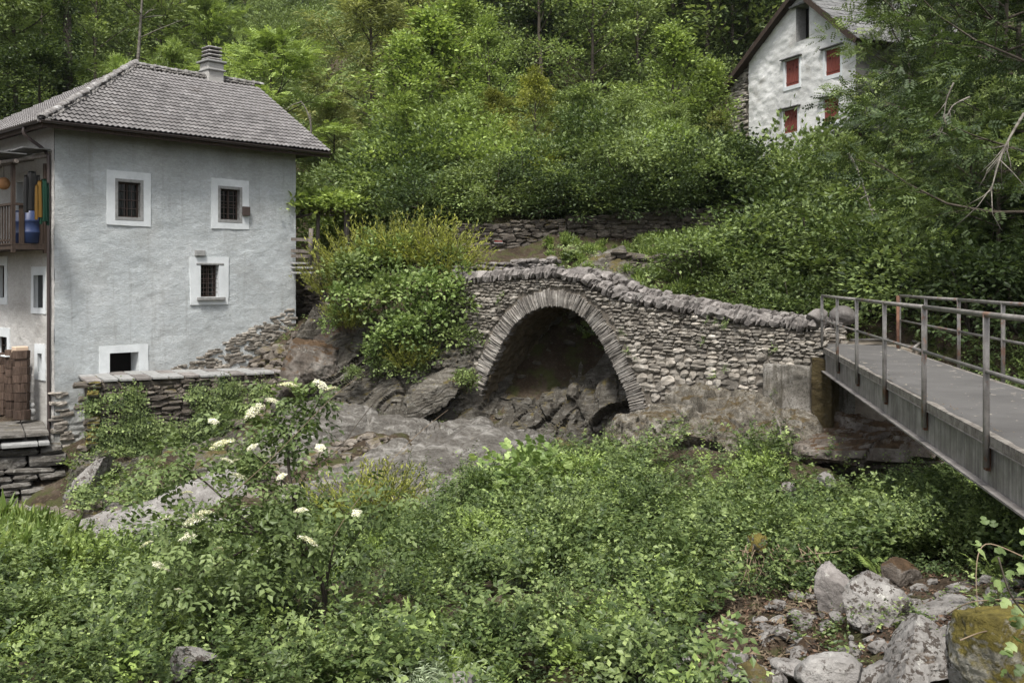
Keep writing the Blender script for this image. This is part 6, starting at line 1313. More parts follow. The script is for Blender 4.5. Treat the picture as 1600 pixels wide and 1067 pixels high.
# trees behind the grey house ------------------------------------------------------------
for a in [
 ('robinia', -60, -150, 44, 'tall green robinia at the far side of the grey house, cut by the picture edge', 'leaf_mid', 1.2),
 ('robinia', 30, -110, 47, 'tall robinia with bright feathery leaves rising behind the hipped end of the roof', None, 1.1),
 ('broad', 150, -90, 52, 'grey green tall tree between the ivy covered trunk and the birch', 'leaf_mid', 0.9),
 ('robinia', 255, -100, 55, 'loose tall robinia over the ridge start', 'leaf_mid', 1.0),
 ('robinia', 330, 5, 56, 'bright yellow green robinia directly behind the chimney', None, 0.9),
 ('robinia', 278, 70, 46, 'small bright green robinia with its top just above the roof ridge', None, 0.8),
 ('robinia', 182, 92, 45, 'smallest bright robinia, only its tuft showing above the hip of the roof', None, 0.6),
 ('robinia', 425, 55, 44, 'broad bright robinia with dark forked limbs to the right of the chimney', None, 1.25),
 ('robinia', 385, 80, 49, 'pale green robinia half hidden behind the broad bright one near the chimney', 'leaf_mid', 1.0),
 ('broad', 60, 60, 42, 'dark green leafy tree low behind the hip of the grey roof', 'leaf_dark', 1.2),
 ('broad', -40, 60, 40, 'dark tree filling the corner behind the balcony side of the grey house', 'leaf_dark', 1.2),
 ('olive', 578, -25, 50, 'large olive green chestnut in blossom rising between the roof and the thicket', None, 1.35),
 ('olive', 520, 150, 46, 'lower olive green chestnut leaning over the gable end of the roof', None, 1.15),
 ('olive', 655, -60, 58, 'tall olive tinted tree behind the large blossoming chestnut', 'leaf_olive', 1.1),
 ('broad', 492, 225, 46, 'dark bushy tree behind the vine pergola', 'leaf_mid', 1.2),
 ('broad', 568, 205, 42.5, 'green leafy tree between the pergola and the thicket', 'leaf_mid', 1.0),
 ]: tree_at(a[0], a[1], a[2], a[3], a[4], mat=a[5], wide=a[6])
# middle thicket
for a in [
 ('sapling', 640, 62, 41, 'slender bright sapling with two tufted tops in front of the chestnut', None, 1.1),
 ('sapling', 672, 20, 43, 'tall bright sapling second from the chestnut, with large shiny leaves', None, 1.3),
 ('broad', 715, -10, 45, 'tall green walnut like tree in the middle of the thicket', 'leaf_bright', 0.95),
 ('broad', 768, 25, 43, 'rounded bright green ash top above the yellowish shrub', 'leaf_bright', 0.8),
 ('broad', 850, -110, 58, 'tall grey green tree with bare pale twigs behind the thicket', 'leaf_mid', 1.0),
 ('broad', 925, -80, 56, 'light grey green birch like tree rising at the centre of the hillside', 'leaf_mid', 1.0),
 ('broad', 1000, -60, 57, 'mid green round topped tree on the slope between the birch and the dark trees', 'leaf_mid', 1.0),
 ('sapling', 1058, 45, 40, 'tall bright maple sapling standing alone above the thicket near the white house', None, 1.1),
 ('sapling', 1108, 105, 40, 'shorter bright sapling beside the tall maple sapling near the white house', None, 1.2),
 ('broad', 1105, -150, 60, 'dark tree on the slope directly to the left of the white house gable', 'leaf_dark', 1.1),
 ('broad', 1165, -120, 62, 'very dark tall tree rising behind the left roof slope of the white house', 'leaf_dark', 1.1),
 ('broad', 1050, -140, 66, 'dark tree high on the slope above the maple sapling', 'leaf_dark', 1.1),
 ('broad', 1240, -190, 66, 'dark tree behind the roof of the white house', 'leaf_dark', 1.1),
 ('broad', 640, 150, 38.5, 'leafy tree with fresh pale leaves in front of the chestnut trunk', 'leaf_bright', 1.2),
 ('broad', 720, 150, 38, 'dense middle green tree in the heart of the thicket', 'leaf_mid', 1.3),
 ('olive', 835, 110, 38, 'upright yellow green shrub tree with wispy shoots in the middle of the thicket', 'leaf_broom', 0.9),
 ('olive', 770, 140, 38.5, 'yellow tinted arching shrub tree beside the wispy upright one', 'leaf_broom', 1.0),
 ('broad', 905, 135, 38, 'soft green willowy tree to the right of the yellow green shrub tree', 'leaf_mid', 1.2),
 ('broad', 975, 150, 38, 'rounded grey green tree above the dark part of the retaining wall', 'leaf_mid', 1.3),
 ('broad', 1050, 165, 38.5, 'spreading green shrub tree at the foot of the maple sapling', 'leaf_mid', 1.3),
 ('broad', 1120, 175, 39, 'greyish shrub tree with seed heads in front of the stone gable wall', 'leaf_olive', 1.2),
 ]: tree_at(a[0], a[1], a[2], a[3], a[4], mat=a[5], wide=a[6])
# shrubs overhanging the retaining wall
hs_ = [(600, 250, 35.2, 'leaf_bright', 'green shrub spilling down beside the pergola'), (628, 190, 35.2, 'leaf_cover', 'dark ivy hung shrub at the left start of the thicket'), (680, 155, 36.2, 'leaf_bright', 'deep green shrub hanging over the start of the retaining wall'),
       (735, 225, 34.8, 'leaf_mid', 'dark shrub directly above the trail mark on the retaining wall'), (790, 165, 36.0, 'leaf_bright', 'shrub with thin bare stems showing beneath, above the crown of the bridge'), (845, 225, 35.0, 'leaf_broom', 'shrub with sprays of small leaves, third along from the trail mark'),
       (905, 160, 36.2, 'leaf_cover', 'wide shrub overhanging the darkest part of the retaining wall'), (965, 240, 35.0, 'leaf_bright', 'shrub whose sprays droop over the wall above the low crumbling wall'), (1030, 180, 36.2, 'leaf_bright', 'grey green shrub overhanging the wall behind the far parapet'),
       (1095, 232, 36.0, 'leaf_bright', 'low rounded shrub in front of the maple sapling stem'), (1150, 205, 36.4, 'leaf_cover', 'smooth rounded hedge like shrub under the stone gable wall'), (1210, 222, 36.2, 'leaf_bright', 'rounded bright hedge like shrub in front of the white house'), (1262, 232, 35.8, 'leaf_mid', 'last rounded shrub before the slope with the leaning branch')]
for px, y, d, m_, lab in hs_: tree_at('thicket', px, y, d, lab, 'shrub', m_, 1.1, sink=0.3)
for px, py, d, s in ((600, 328, 33.9, .9), (655, 322, 32.9, 1.0), (705, 330, 32.6, 0.75), (765, 306, 32.8, 0.85), (830, 300, 33.2, 0.8), (900, 306, 33.0, .8), (975, 280, 33.4, 1.1), (1050, 296, 33.6, .85), (1115, 275, 34, 1.05), (1170, 286, 34.4, 0.85), (880, 318, 32.6, 0.75), (935, 316, 32.7, .8), (995, 312, 32.9, .8), (1055, 306, 33.1, .8), (1110, 300, 33.3, .85), (1165, 296, 33.5, .9)):
    plant_px('hang', px, py + 4, d - 0.35, s, 'dark lower shrub of the thicket hanging over the retaining wall', 'shrub', 'leaf_dark' if (px // 5) % 3 else 'leaf_mid', 1.25, group='dark shrubs along the retaining wall')  # leaf_dark puts the shade low in the thicket into the leaf colour
# right hand trees
for a in [
 ('feather', 1700, -200, 21, 'great overhanging tree whose branches reach in above the footbridge', None, 1.0),
 ('feather', 1560, -160, 29, 'dark feathery tree beside the white house, nearest its grey side wall', None, 0.85),
 ('feather', 1590, -200, 33, 'dark tree behind the great overhanging tree, cut by the edge of the view', None, 0.9),
 ('feather', 1465, -90, 39.5, 'feathery tree hiding the grey side wall of the white house', 'leaf_mid', 0.5),
 ('robinia', 1428, -70, 38, 'robinia standing right against the grey side wall of the white house', 'leaf_mid', 0.9),
 ('broad', 1530, -60, 42, 'dark leafy tree further along the grey side wall of the white house', 'leaf_dark', 1.1),
 ('feather', 1520, 110, 27, 'lower feathery tree in front of the brown outbuilding', 'leaf_mid', 0.8),
 ('robinia', 1560, 180, 23, 'young tree with bright leaf sprays above the far end of the footbridge', 'leaf_mid', 1.3),
 ('broad', 1640, 150, 24, 'dense dark tree closing the view beyond the footbridge', 'leaf_dark', 1.5),
 ('broad', 1380, 205, 33, 'leafy tree whose crown hides the lower part of the brown outbuilding', 'leaf_mid', 1.0),
 ('sapling', 1335, 215, 31, 'thin sapling with loose pale leaves in front of the white house foot', 'leaf_mid', 1.0),
 ('broad', 1450, 260, 28, 'dense tree rooted below the brown outbuilding', 'leaf_dark', 1.4),
 ('broad', 1540, 300, 25.5, 'dark leafy tree right behind the tube railings', 'leaf_dark', 1.4),
 ]: tree_at(a[0], a[1], a[2], a[3], a[4], mat=a[5], wide=a[6])
sl_ = [(1100, 400, 27.5, 1.0, 'leaf_mid', 'low shrub spilling towards the far parapet of the bridge'), (1150, 380, 28, 1.1, 'leaf_cover', 'pale leaved shrub at the start of the bramble slope'), (1200, 385, 27, 1.25, 'leaf_mid', 'shrub on the bramble slope above the middle of the far parapet'), (1255, 380, 27, 1.35, 'leaf_cover', 'big bramble mound under the leaning pale branch'),
       (1310, 395, 26, 1.3, 'leaf_mid', 'shrub mound behind the meeting point of bridge and railing'), (1365, 400, 25, 1.4, 'leaf_cover', 'leafy mound behind the first far railing post'), (1200, 330, 31, 1.3, 'leaf_cover', 'light green shrub at the edge of the dark hollow'), (1265, 320, 31, 1.3, 'leaf_cover', 'light green shrub higher up on the bramble slope'),
       (1330, 330, 30, 1.4, 'leaf_mid', 'shrub below the white house foot'), (1400, 345, 28, 1.5, 'leaf_mid', 'broad shrub under the leafy tree below the outbuilding'), (1470, 390, 25, 1.5, 'leaf_mid', 'broad dark shrub above the asphalt deck'), (1545, 400, 23, 1.5, 'leaf_dark', 'dark shrub behind the far railing near the edge of the view'),
       (1430, 440, 23.5, 1.2, 'leaf_mid', 'shrub touching the far hand rail of the footbridge'), (1520, 470, 21, 1.1, 'leaf_dark', 'dark shrub close behind the far railing'), (1600, 470, 19.5, 1.2, 'leaf_dark', 'dark shrub at the edge of the view behind the railing'), (1160, 440, 26.2, 0.8, 'leaf_mid', 'small shrub leaning on the far parapet'), (1235, 455, 25.2, 0.85, 'leaf_cover', 'small pale shrub leaning on the far parapet near its end'),
       (1310, 470, 24.4, 0.8, 'leaf_mid', 'low shrub behind the big end stone of the parapet')]
for px, y, d, w_, m_, lab in sl_:
    b = hit(px, y + 45, d - 4, d + 6); plant('bush', 'shrub', (b[0], b[1], b[2] - 0.15), w_, lab, 'shrub', None, m_, int(px), 1.25, BUSHP)
# bush between house and bridge: broom above, brambles and ivy below
for px, py, d, s, lab in [(520, 470, 27.2, 1.4, 'olive broom shrub nearest the plank gate'), (560, 440, 27.4, 1.75, 'olive broom shrub behind the bramble mass beside the pergola'), (612, 430, 27.2, 1.7, 'olive broom shrub at the back of the bush between house and bridge'), (655, 430, 26.9, 1.8, 'tallest olive broom shrub above the bramble mass'), (700, 435, 26.6, 1.6, 'olive broom shrub nearest the retaining wall'), (730, 465, 26.4, 1.2, 'olive broom shrub touching the left end of the bridge'), (545, 520, 26.3, 1.1, 'low olive broom shrub on the brown rocks'), (640, 580, 25.5, 1.0, 'low olive broom shrub hanging under the bramble mass')]:
    plant_px('broom', px, py, d, s, lab, 'shrub', None, 1.35)
for i, (px, py, d, s) in enumerate([(560, 440, 26.4, .95), (600, 425, 26.6, 0.9), (545, 480, 26.0, .85), (600, 480, 25.8, 1.1), (645, 470, 25.9, 1.0), (690, 470, 25.9, 1.0), (720, 500, 25.8, .9), (620, 530, 25.5, .95), (665, 520, 25.5, 1.0), (700, 540, 25.8, 0.85), (590, 555, 25.7, .7), (720, 470, 26.2, .7), (540, 430, 26.8, .8), (580, 395, 27, .75), (640, 400, 26.9, .8), (690, 420, 26.6, .85), (725, 440, 26.3, .6), (530, 505, 26.2, .6)]):
    plant_px('ivy', px, py, d, s, 'pale leaved bramble mound draped over the olive broom beside the bridge', 'bramble', None if i % 3 else 'leaf_mid', 1.0, group='brambles between the house and the bridge')
for px, py, d, s, lab in [(665, 575, 25.5, 0.75, 'hanging bramble strand under the bush over the dark cliff'), (600, 585, 25.6, 0.6, 'dark bramble hanging lowest under the bush nearest the mossy boulder'), (550, 590, 25.6, 0.35, 'small bramble hanging over the brown rock below the bush'), (725, 600, 25.0, 0.45, 'ivy clump on the ledge beside the left arch foot'), (745, 540, 25.6, 0.5, 'dark ivy climbing the left end of the bridge')]:
    plant_px('ivy', px, py, d, s, lab, 'ivy', 'leaf_mid', 1.0)
# vine on the pergola
vr = np.random.RandomState(5); VL = Leaves()
for i in range(300): c = P(vr.uniform(448, 552), vr.uniform(306, 328), vr.uniform(31.4, 34.5)); clump(VL, vr, c, 16, 0.18, LT_LOBE, 0.15, np.array([0, -0.3, 0.3]), flat=0.5)
o = mesh_obj('vine_leaves', VL.mesh('vine_leaves', M['leaf_pergola']), pg, (0, 0, 0)); o.location = (-wl_of(pg)).tolist(); o['kind'] = 'stuff'

# trees on the far hillsides ------------------------------------------------------------
fr_ = np.random.RandomState(17); occ = []
for i in range(900):
    px = fr_.uniform(-80, 1680); d = fr_.uniform(112, 215) if 335 < px < 625 else fr_.uniform(60, 120); x = (px - CX) / F * d; z = Hs(x, d); py = CY - z / d * F
    if py < -260 or py > 320: continue
    if 455 < px < 590 and d > 125 and py < 62: continue
    if any((x - a) ** 2 + (d - b) ** 2 < (0.032 * d + 1.6) ** 2 for a, b in occ): continue
    occ.append((x, d))
    if len(occ) > 290: break
nf_ = 0
for x, d in occ:
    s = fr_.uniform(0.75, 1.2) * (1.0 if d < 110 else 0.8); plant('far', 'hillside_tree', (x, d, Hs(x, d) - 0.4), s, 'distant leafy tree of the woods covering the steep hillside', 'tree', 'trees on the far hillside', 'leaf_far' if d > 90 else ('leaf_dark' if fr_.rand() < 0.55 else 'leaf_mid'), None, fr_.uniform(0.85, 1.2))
# trunk wrapped in ivy behind the roof, pale birch and bare branches
it_ = empty('ivy_trunk_tree', on_ground(103, 43), 'straight tree trunk thickly wrapped in dark ivy behind the grey house', 'tree'); b = on_ground(103, 43); L_ = Leaves()
zt_ = P(103, -40, 43)[2]; lr_ = np.random.RandomState(9)
for i in range(210): z_ = lr_.uniform(b[2] + 1, zt_); a = lr_.uniform(0, 6.28); rr_ = lr_.uniform(0.2, 0.55) * (1 + 0.35 * math.sin(z_ * 2.1)); clump(L_, lr_, np.array([b[0] + math.cos(a) * rr_, b[1] + math.sin(a) * rr_, z_]), 34, 0.16, LT_DIAM, 0.13, np.array([math.cos(a), math.sin(a), -0.2]), flat=1.0)
o = mesh_obj('ivy_leaves', L_.mesh('ivy_leaves', M['leaf_dark']), it_); o.location = (-wl_of(it_)).tolist(); o['kind'] = 'stuff'
mb = MB(); mb.tube([b, (b + (0.1, 0, 5)), (b[0], b[1], zt_ + 1)], [0.25, 0.2, 0.15], 8); mb.build('trunk', M['bark'], it_, True)
def bare(name, label, pts, r0, seed, mat='pale_bark', tw=8, tl=0.8, drop=0.2):
    """a leafless branch with side twigs; pts are surveyed points"""
    r = np.random.RandomState(seed); pts = np.array([P(*q) for q in pts]); c = curve(pts, 24); mb = MB(); mb.tube(c, np.linspace(r0, r0 * 0.3, len(c)), 6)
    for i in range(tw):
        k_ = r.randint(len(c) // 4, len(c) - 1); d = c[k_] - c[k_ - 1]; d /= np.linalg.norm(d); e = d + rnd3(r, 1, 0.7)[0] - np.array([0, 0, drop]); e /= np.linalg.norm(e); l = tl * r.uniform(0.4, 1); p1 = c[k_] + e * l * .5; p2 = p1 + (e + rnd3(r, 1, 0.3)[0]) * l * .5; mb.tube([c[k_], p1, p2], [r0 * 0.4, r0 * 0.28, r0 * 0.12], 4)
    o = mb.build(name, M[mat], None, True); return tag(o, label, 'branch')
bare('bare_branch', 'leaning pale branch crossing the bramble slope below the white house', [(1325, 240, 27), (1338, 262, 27), (1352, 300, 26.6), (1366, 345, 26.2)], 0.045, 1, tw=6)
bare('bare_branch', 'dead many twigged pale branch hanging before the dark trees at the picture edge', [(1600, 178, 18), (1578, 215, 17.8), (1562, 250, 17.6), (1548, 300, 17.4)], 0.03, 2, tw=16, tl=0.9, drop=0.5)
bare('bare_branch', 'pale dead branch curving through the leaves to the right of the red shutters', [(1515, 152, 20), (1490, 165, 20), (1478, 185, 20), (1465, 210, 20)], 0.025, 3, tw=9, tl=0.6)
bare('bare_branch', 'second pale dead branch, next to the curving one beside the red shutters', [(1490, 130, 20), (1478, 160, 20), (1475, 195, 20)], 0.02, 4, tw=6, tl=0.5)
bare('bare_branch', 'dead pale stick standing above the gable end of the grey roof', [(482, 240, 36), (486, 200, 36), (480, 175, 36), (470, 158, 36)], 0.05, 5, tw=2)
bare('bare_branch', 'white birch trunk rising behind the roof ridge left of the chimney', [(214, 120, 47), (218, 60, 47), (222, 0, 47), (226, -60, 47)], 0.09, 6, tw=8, tl=2.0, drop=-0.3)
for o_ in list(bpy.data.objects):
    if o_.name.startswith('bare_branch') and 'birch' in o_.get('label', ''): o_.name = 'birch_trunk'

# ------------------------------------------------------------------ ground cover: sprigs scattered as stuff
def sprig_col(name, objs):
    col = bpy.data.collections.new(name)
    for i, me_ in enumerate(objs):
        o = bpy.data.objects.new('%s_%02d' % (name, i), me_); col.objects.link(o)
    return col
def two_mat(leaf_me, tubes, leafmat):
    return leaf_me
def sprig(seed, T, nl, h, spread, size, mat, stemn=5, up=0.9, arch=0.5):
    r = np.random.RandomState(seed); L = Leaves()
    for s in range(stemn):
        a = r.uniform(0, 6.283); hh = h * r.uniform(0.5, 1.1); tip = np.array([math.cos(a) * spread * r.uniform(0.4, 1), math.sin(a) * spread * r.uniform(0.4, 1), hh]); mid = tip * np.array([0.4, 0.4, 0.75]); n_ = nl // stemn
        t = np.linspace(0.18, 1, n_)[:, None]; pos = 2 * t * (1 - t) * mid + t * t * tip; tan = 2 * (1 - 2 * t) * mid + 2 * t * tip; tan /= np.linalg.norm(tan, axis=1)[:, None]; side = np.cross(tan, [0, 0, 1.0]); side /= np.linalg.norm(side, axis=1)[:, None] + 1e-6; sg = np.where(np.arange(n_) % 2 == 0, 1, -1)[:, None]
        d = side * sg + tan * 0.5 + rnd3(r, n_, 0.3); nn = np.array([0, 0, up]) + rnd3(r, n_, 0.3); L.add(T, pos, d, nn, size * r.uniform(0.6, 1.25, n_) * (1.05 - 0.4 * t[:, 0]), np.clip(0.5 * r.rand() + 0.5 * r.rand(n_), 0, 1))
    return L.mesh('sprig', M[mat])
COL = {
 'bramble': sprig_col('bramble_sprig', [sprig(s, LT_TRI, 52, 0.42, 0.34, 0.085, 'leaf_cover', 8) for s in (1, 2, 3)] + [sprig(4, LT_OVAL, 70, 0.38, 0.30, 0.075, 'leaf_cover', 8), sprig(5, LT_OVAL, 80, 0.5, 0.26, 0.06, 'leaf_mid', 8), sprig(6, LT_ELD, 30, 0.42, 0.34, 0.14, 'leaf_cover', 6)]),
 'small': sprig_col('small_sprig', [sprig(s, LT_OVAL, 70, 0.30, 0.28, 0.055, 'leaf_cover', 8) for s in (11, 12)] + [sprig(13, LT_TRI, 36, 0.3, 0.3, 0.075, 'leaf_mid', 6)]),
 'dark': sprig_col('dark_sprig', [sprig(s, LT_OVAL, 60, 0.20, 0.34, 0.065, 'leaf_dark', 8) for s in (14, 15)] + [sprig(16, LT_LOBE, 44, 0.18, 0.3, 0.058, 'leaf_dark', 7)]),  # dark leaf colour stands for the shade in gaps between clumps
 'tall': sprig_col('tall_sprig', [sprig(s, LT_OVAL, 96, 0.70, 0.18, 0.058, 'leaf_cover', 6) for s in (17, 18)] + [sprig(19, LT_OVAL, 80, 0.55, 0.2, 0.062, 'leaf_bright', 6)]),
 'fern': sprig_col('fern_sprig', [sprig(s, pinnate(7, LT_NARROW, 0.42, 1.3), 8, 0.35, 0.12, 0.55, 'leaf_bright', 8) for s in (24, 25)]),
 'grass': sprig_col('grass_sprig', [make_broom(s, 46, 0.42, 0.22, 'leaf_grass', 5, 0.22)[0] for s in (21, 22)]),
 'silver': sprig_col('silver_sprig', [sprig(s, LT_NARROW, 90, 0.42, 0.22, 0.12, 'leaf_silver', 8) for s in (31, 32)]),
 'ivy': sprig_col('ivy_sprig', [sprig(s, LT_LOBE, 26, 0.14, 0.24, 0.065, 'leaf_mid', 6) for s in (41, 42)] + [sprig(43, LT_OVAL, 30, 0.14, 0.28, 0.055, 'leaf_cover', 6), sprig(44, LT_TRI, 20, 0.16, 0.3, 0.07, 'leaf_dark', 5)]),
 'forest': sprig_col('forest_shrub', [PROTO['bush'][0][0], PROTO['bush'][1][0]]),
}
def gn_scatter(name, label, col, pts, rots, scl, seed=0, cat='undergrowth', mat=None):
    me_ = bpy.data.meshes.new(name); me_.vertices.add(len(pts)); me_.vertices.foreach_set('co', np.asarray(pts, np.float32).ravel())
    a = me_.attributes.new('rot', 'FLOAT_VECTOR', 'POINT'); a.data.foreach_set('vector', np.asarray(rots, np.float32).ravel()); a = me_.attributes.new('scl', 'FLOAT', 'POINT'); a.data.foreach_set('value', np.asarray(scl, np.float32))
    a = me_.attributes.new('idx', 'INT', 'POINT'); a.data.foreach_set('value', np.random.RandomState(seed).randint(0, len(col.objects), len(pts)).astype(np.int32))
    o = bpy.data.objects.new(name, me_); link(o); tag(o, label, cat, kind='stuff')
    ng = bpy.data.node_groups.new(name, 'GeometryNodeTree'); ng.interface.new_socket('Geometry', in_out='INPUT', socket_type='NodeSocketGeometry'); ng.interface.new_socket('Geometry', in_out='OUTPUT', socket_type='NodeSocketGeometry')
    n = ng.nodes; l = ng.links; gi = n.new('NodeGroupInput'); go = n.new('NodeGroupOutput'); iop = n.new('GeometryNodeInstanceOnPoints'); ci = n.new('GeometryNodeCollectionInfo'); ci.inputs['Collection'].default_value = col; ci.inputs['Separate Children'].default_value = True; ci.inputs['Reset Children'].default_value = True
    def at(nm, ty): q = n.new('GeometryNodeInputNamedAttribute'); q.data_type = ty; q.inputs['Name'].default_value = nm; return q.outputs['Attribute']
    e2r = n.new('FunctionNodeEulerToRotation'); l.new(at('rot', 'FLOAT_VECTOR'), e2r.inputs[0]); l.new(e2r.outputs[0], iop.inputs['Rotation']); l.new(at('scl', 'FLOAT'), iop.inputs['Scale']); l.new(at('idx', 'INT'), iop.inputs['Instance Index']); iop.inputs['Pick Instance'].default_value = True
    l.new(gi.outputs[0], iop.inputs['Points']); l.new(ci.outputs[0], iop.inputs['Instance']); l.new(iop.outputs[0], go.inputs[0]); m_ = o.modifiers.new('scatter', 'NODES'); m_.node_group = ng; return o
def inpoly(X, Y, pl):
    ins = np.zeros(X.shape, bool)
    for i in range(len(pl)):
        a, b = pl[i], pl[(i + 1) % len(pl)]; c = ((a[1] > Y) != (b[1] > Y)) & (X < (b[0] - a[0]) * (Y - a[1]) / (b[1] - a[1] + 1e-9) + a[0]); ins ^= c
    return ins
def PL(*q): return [P(a, 0, d)[:2] for a, d in q]
BARE = [PL((60, 17.2), (200, 16.4), (340, 17.3), (430, 18.4), (600, 18.6), (760, 18.8), (860, 19.6), (930, 20.2), (1000, 22.5), (1000, 34), (480, 31), (430, 26.6), (100, 27), (-300, 27), (-300, 23), (20, 20.3)),
        PL((-200, 26), (480, 30.5), (430, 42), (-200, 42)),                       # house
        PL((960, 19.2), (1290, 19.2), (1290, 25), (960, 25)),                     # outcrop and bridge
        PL((1205, 17.0), (1290, 17.5), (1420, 17.5), (1600, 16), (1600, 22), (1290, 22)),   # under the footbridge
        [BP.w(-1.5, 0, 0.1)[:2], BP.w(BLEN + 0.3, 0, 0.1)[:2], BP.w(BLEN + 0.3, 0, -BW - .1)[:2], BP.w(-1.5, 0, -BW - 0.3)[:2]],
        [p[:2] for p in lp]]
GULLY = PL((1120, 5.5), (1075, 8.2), (1085, 9.4), (1150, 10.2), (1230, 10.3), (1290, 9.9), (1420, 9.9), (1530, 8.9), (1700, 8.0), (1700, 5.0))
def cover(name, label, colname, region, density, seed, smin, smax, avoid=(), thresh=-0.5, nscale=0.6, lift=0.0, cat='undergrowth', tilt=0.25):
    r = np.random.RandomState(seed); pl = np.array(region); x0, y0 = pl.min(0); x1, y1 = pl.max(0); n_ = int((x1 - x0) * (y1 - y0) * density); X = r.uniform(x0, x1, n_); Y = r.uniform(y0, y1, n_); k_ = inpoly(X, Y, region)
    for a in avoid: k_ &= ~inpoly(X, Y, a)
    X, Y = X[k_], Y[k_]; nz_ = fbm(np.stack([X, Y, 0 * X], -1) * nscale, 3, seed); k_ = nz_ > thresh; X, Y, nz_ = X[k_], Y[k_], nz_[k_]
    e = 0.15; Z = H(X, Y); gx_ = (H(X + e, Y) - Z) / e; gy_ = (H(X, Y + e) - Z) / e; Z = Z + relief(X, Y) * (Y < YS) + lift
    rots = np.stack([np.arctan(gy_) * 0.6 + r.normal(0, tilt, len(X)), -np.arctan(gx_) * 0.6 + r.normal(0, tilt, len(X)), r.uniform(0, 6.283, len(X))], -1)
    return gn_scatter(name, label, COL[colname], np.stack([X, Y, Z], -1), rots, r.uniform(smin, smax, len(X)) * (1 + 0.25 * np.clip(nz_, -1, 1)), seed, cat)
NEAR = PL((-260, 4.2), (1860, 4.2), (1860, 22), (1290, 22.5), (-260, 22.5))
cover('ground_cover', 'low ivy and herbs darkened as gap shade, carpeting the near river bank', 'dark', NEAR, 14, 1, 0.7, 1.2, BARE + [GULLY], -0.9)
cover('low_herbs', 'small leaved herbs filling the near river bank between the brambles', 'small', NEAR, 12, 2, 0.6, 1.2, BARE + [GULLY], 0.0, 1.1, 0.03)
cover('brambles', 'mounds of bright bramble leaves standing over the low herbs of the near river bank', 'bramble', NEAR, 24, 21, 0.6, 1.35, BARE + [GULLY], 0.2, 1.1, 0.16)
cover('tall_herbs', 'tall nettle like herbs in loose groups on the near river bank', 'tall', NEAR, 9, 22, 0.7, 1.25, BARE + [GULLY], 0.15, 0.8, 0.05)
cover('ferns', 'fern fronds among the brambles of the near river bank', 'fern', NEAR, 1.2, 23, 0.35, 0.6, BARE + [GULLY], 0.0, 0.5, 0.08)
cover('nettles', 'taller mounds of fresh leaves along the river bank', 'bramble', PL((-260, 9.5), (1700, 9.5), (1700, 17), (-260, 17)), 13, 3, 0.9, 1.5, BARE + [GULLY], 0.22, 0.45, 0.22)
cover('gully_herbs', 'sparse herbs growing between the boulders of the gully', 'small', GULLY, 7, 4, 0.5, 0.9, (), 0.05, 1.2)
cover('mugwort_patch', 'silvery narrow leaved mugwort at the bottom edge of the near bank', 'silver', PL((480, 6.3), (730, 6.3), (700, 8.6), (520, 8.6)), 46, 5, 0.6, 0.95, (), -0.2)
cover('grass_patch', 'tall pale grass at the left edge of the river bank', 'grass', PL((-300, 11.5), (110, 12.5), (135, 16.4), (-300, 21)), 42, 6, 1.1, 1.9, (), -0.6)
cover('path_grass', 'grass and flowers on the strip above the bridge path', 'grass', PL((850, 26.5), (1110, 24.5), (1180, 33), (860, 31.5)), 9, 7, 0.35, 0.75, BARE[4:], -0.5)
cover('slope_cover', 'brambles covering the slope behind the bridge and the footbridge', 'bramble', PL((1080, 24.2), (1290, 22.3), (1420, 17.5), (2000, 15.5), (2000, 40), (1080, 40)), 12, 8, 1.1, 1.9, BARE[4:], -0.9, 0.6, 0.05)
cover('path_herbs', 'low herbs on the bank behind the far parapet', 'small', PL((880, 26.3), (1290, 22.3), (1290, 30), (880, 30.5)), 14, 9, 0.9, 1.7, BARE[4:], -0.6)
cover('rock_herbs', 'small plants rooted in the cracks of the gorge rocks', 'ivy', PL((430, 25.6), (760, 24.4), (760, 29), (430, 31)), 3.5, 10, 0.8, 1.3, (), 0.0, 1.0, 0.25)
cover('terrace_foot_herbs', 'creepers and herbs at the foot of the overgrown terrace', 'ivy', PL((110, 20.5), (400, 20), (430, 25.4), (110, 25.0)), 24, 11, 0.8, 1.7, (), -0.35, 0.8, 0.22)
cover('outcrop_herbs', 'herbs rooted on the brown outcrop below the bridge face', 'small', PL((930, 18.8), (1330, 17.5), (1330, 20.6), (930, 21.4)), 5, 12, 0.8, 1.4, (), 0.1, 0.9, 0.25)
cover('forest_floor', 'shrubby undergrowth covering the wooded hillside', 'forest', [(-60, 34), (60, 34), (100, 120), (-100, 120)], 0.22, 13, 0.9, 1.9, [PL((345, 52), (600, 52), (610, 60), (340, 60)), PL((1130, 38), (1345, 36), (1345, 60), (1130, 60))] + BARE[1:2], -0.9, 0.2)
cover('far_forest', 'distant woodland undergrowth on the far side of the valley', 'forest', [(-90, 110), (0, 110), (20, 260), (-130, 260)], 0.045, 14, 1.8, 3.4, [PL((450, 198), (590, 190), (590, 240), (450, 240)), PL((490, 172), (556, 172), (556, 190), (490, 190))], -0.9, 0.2)
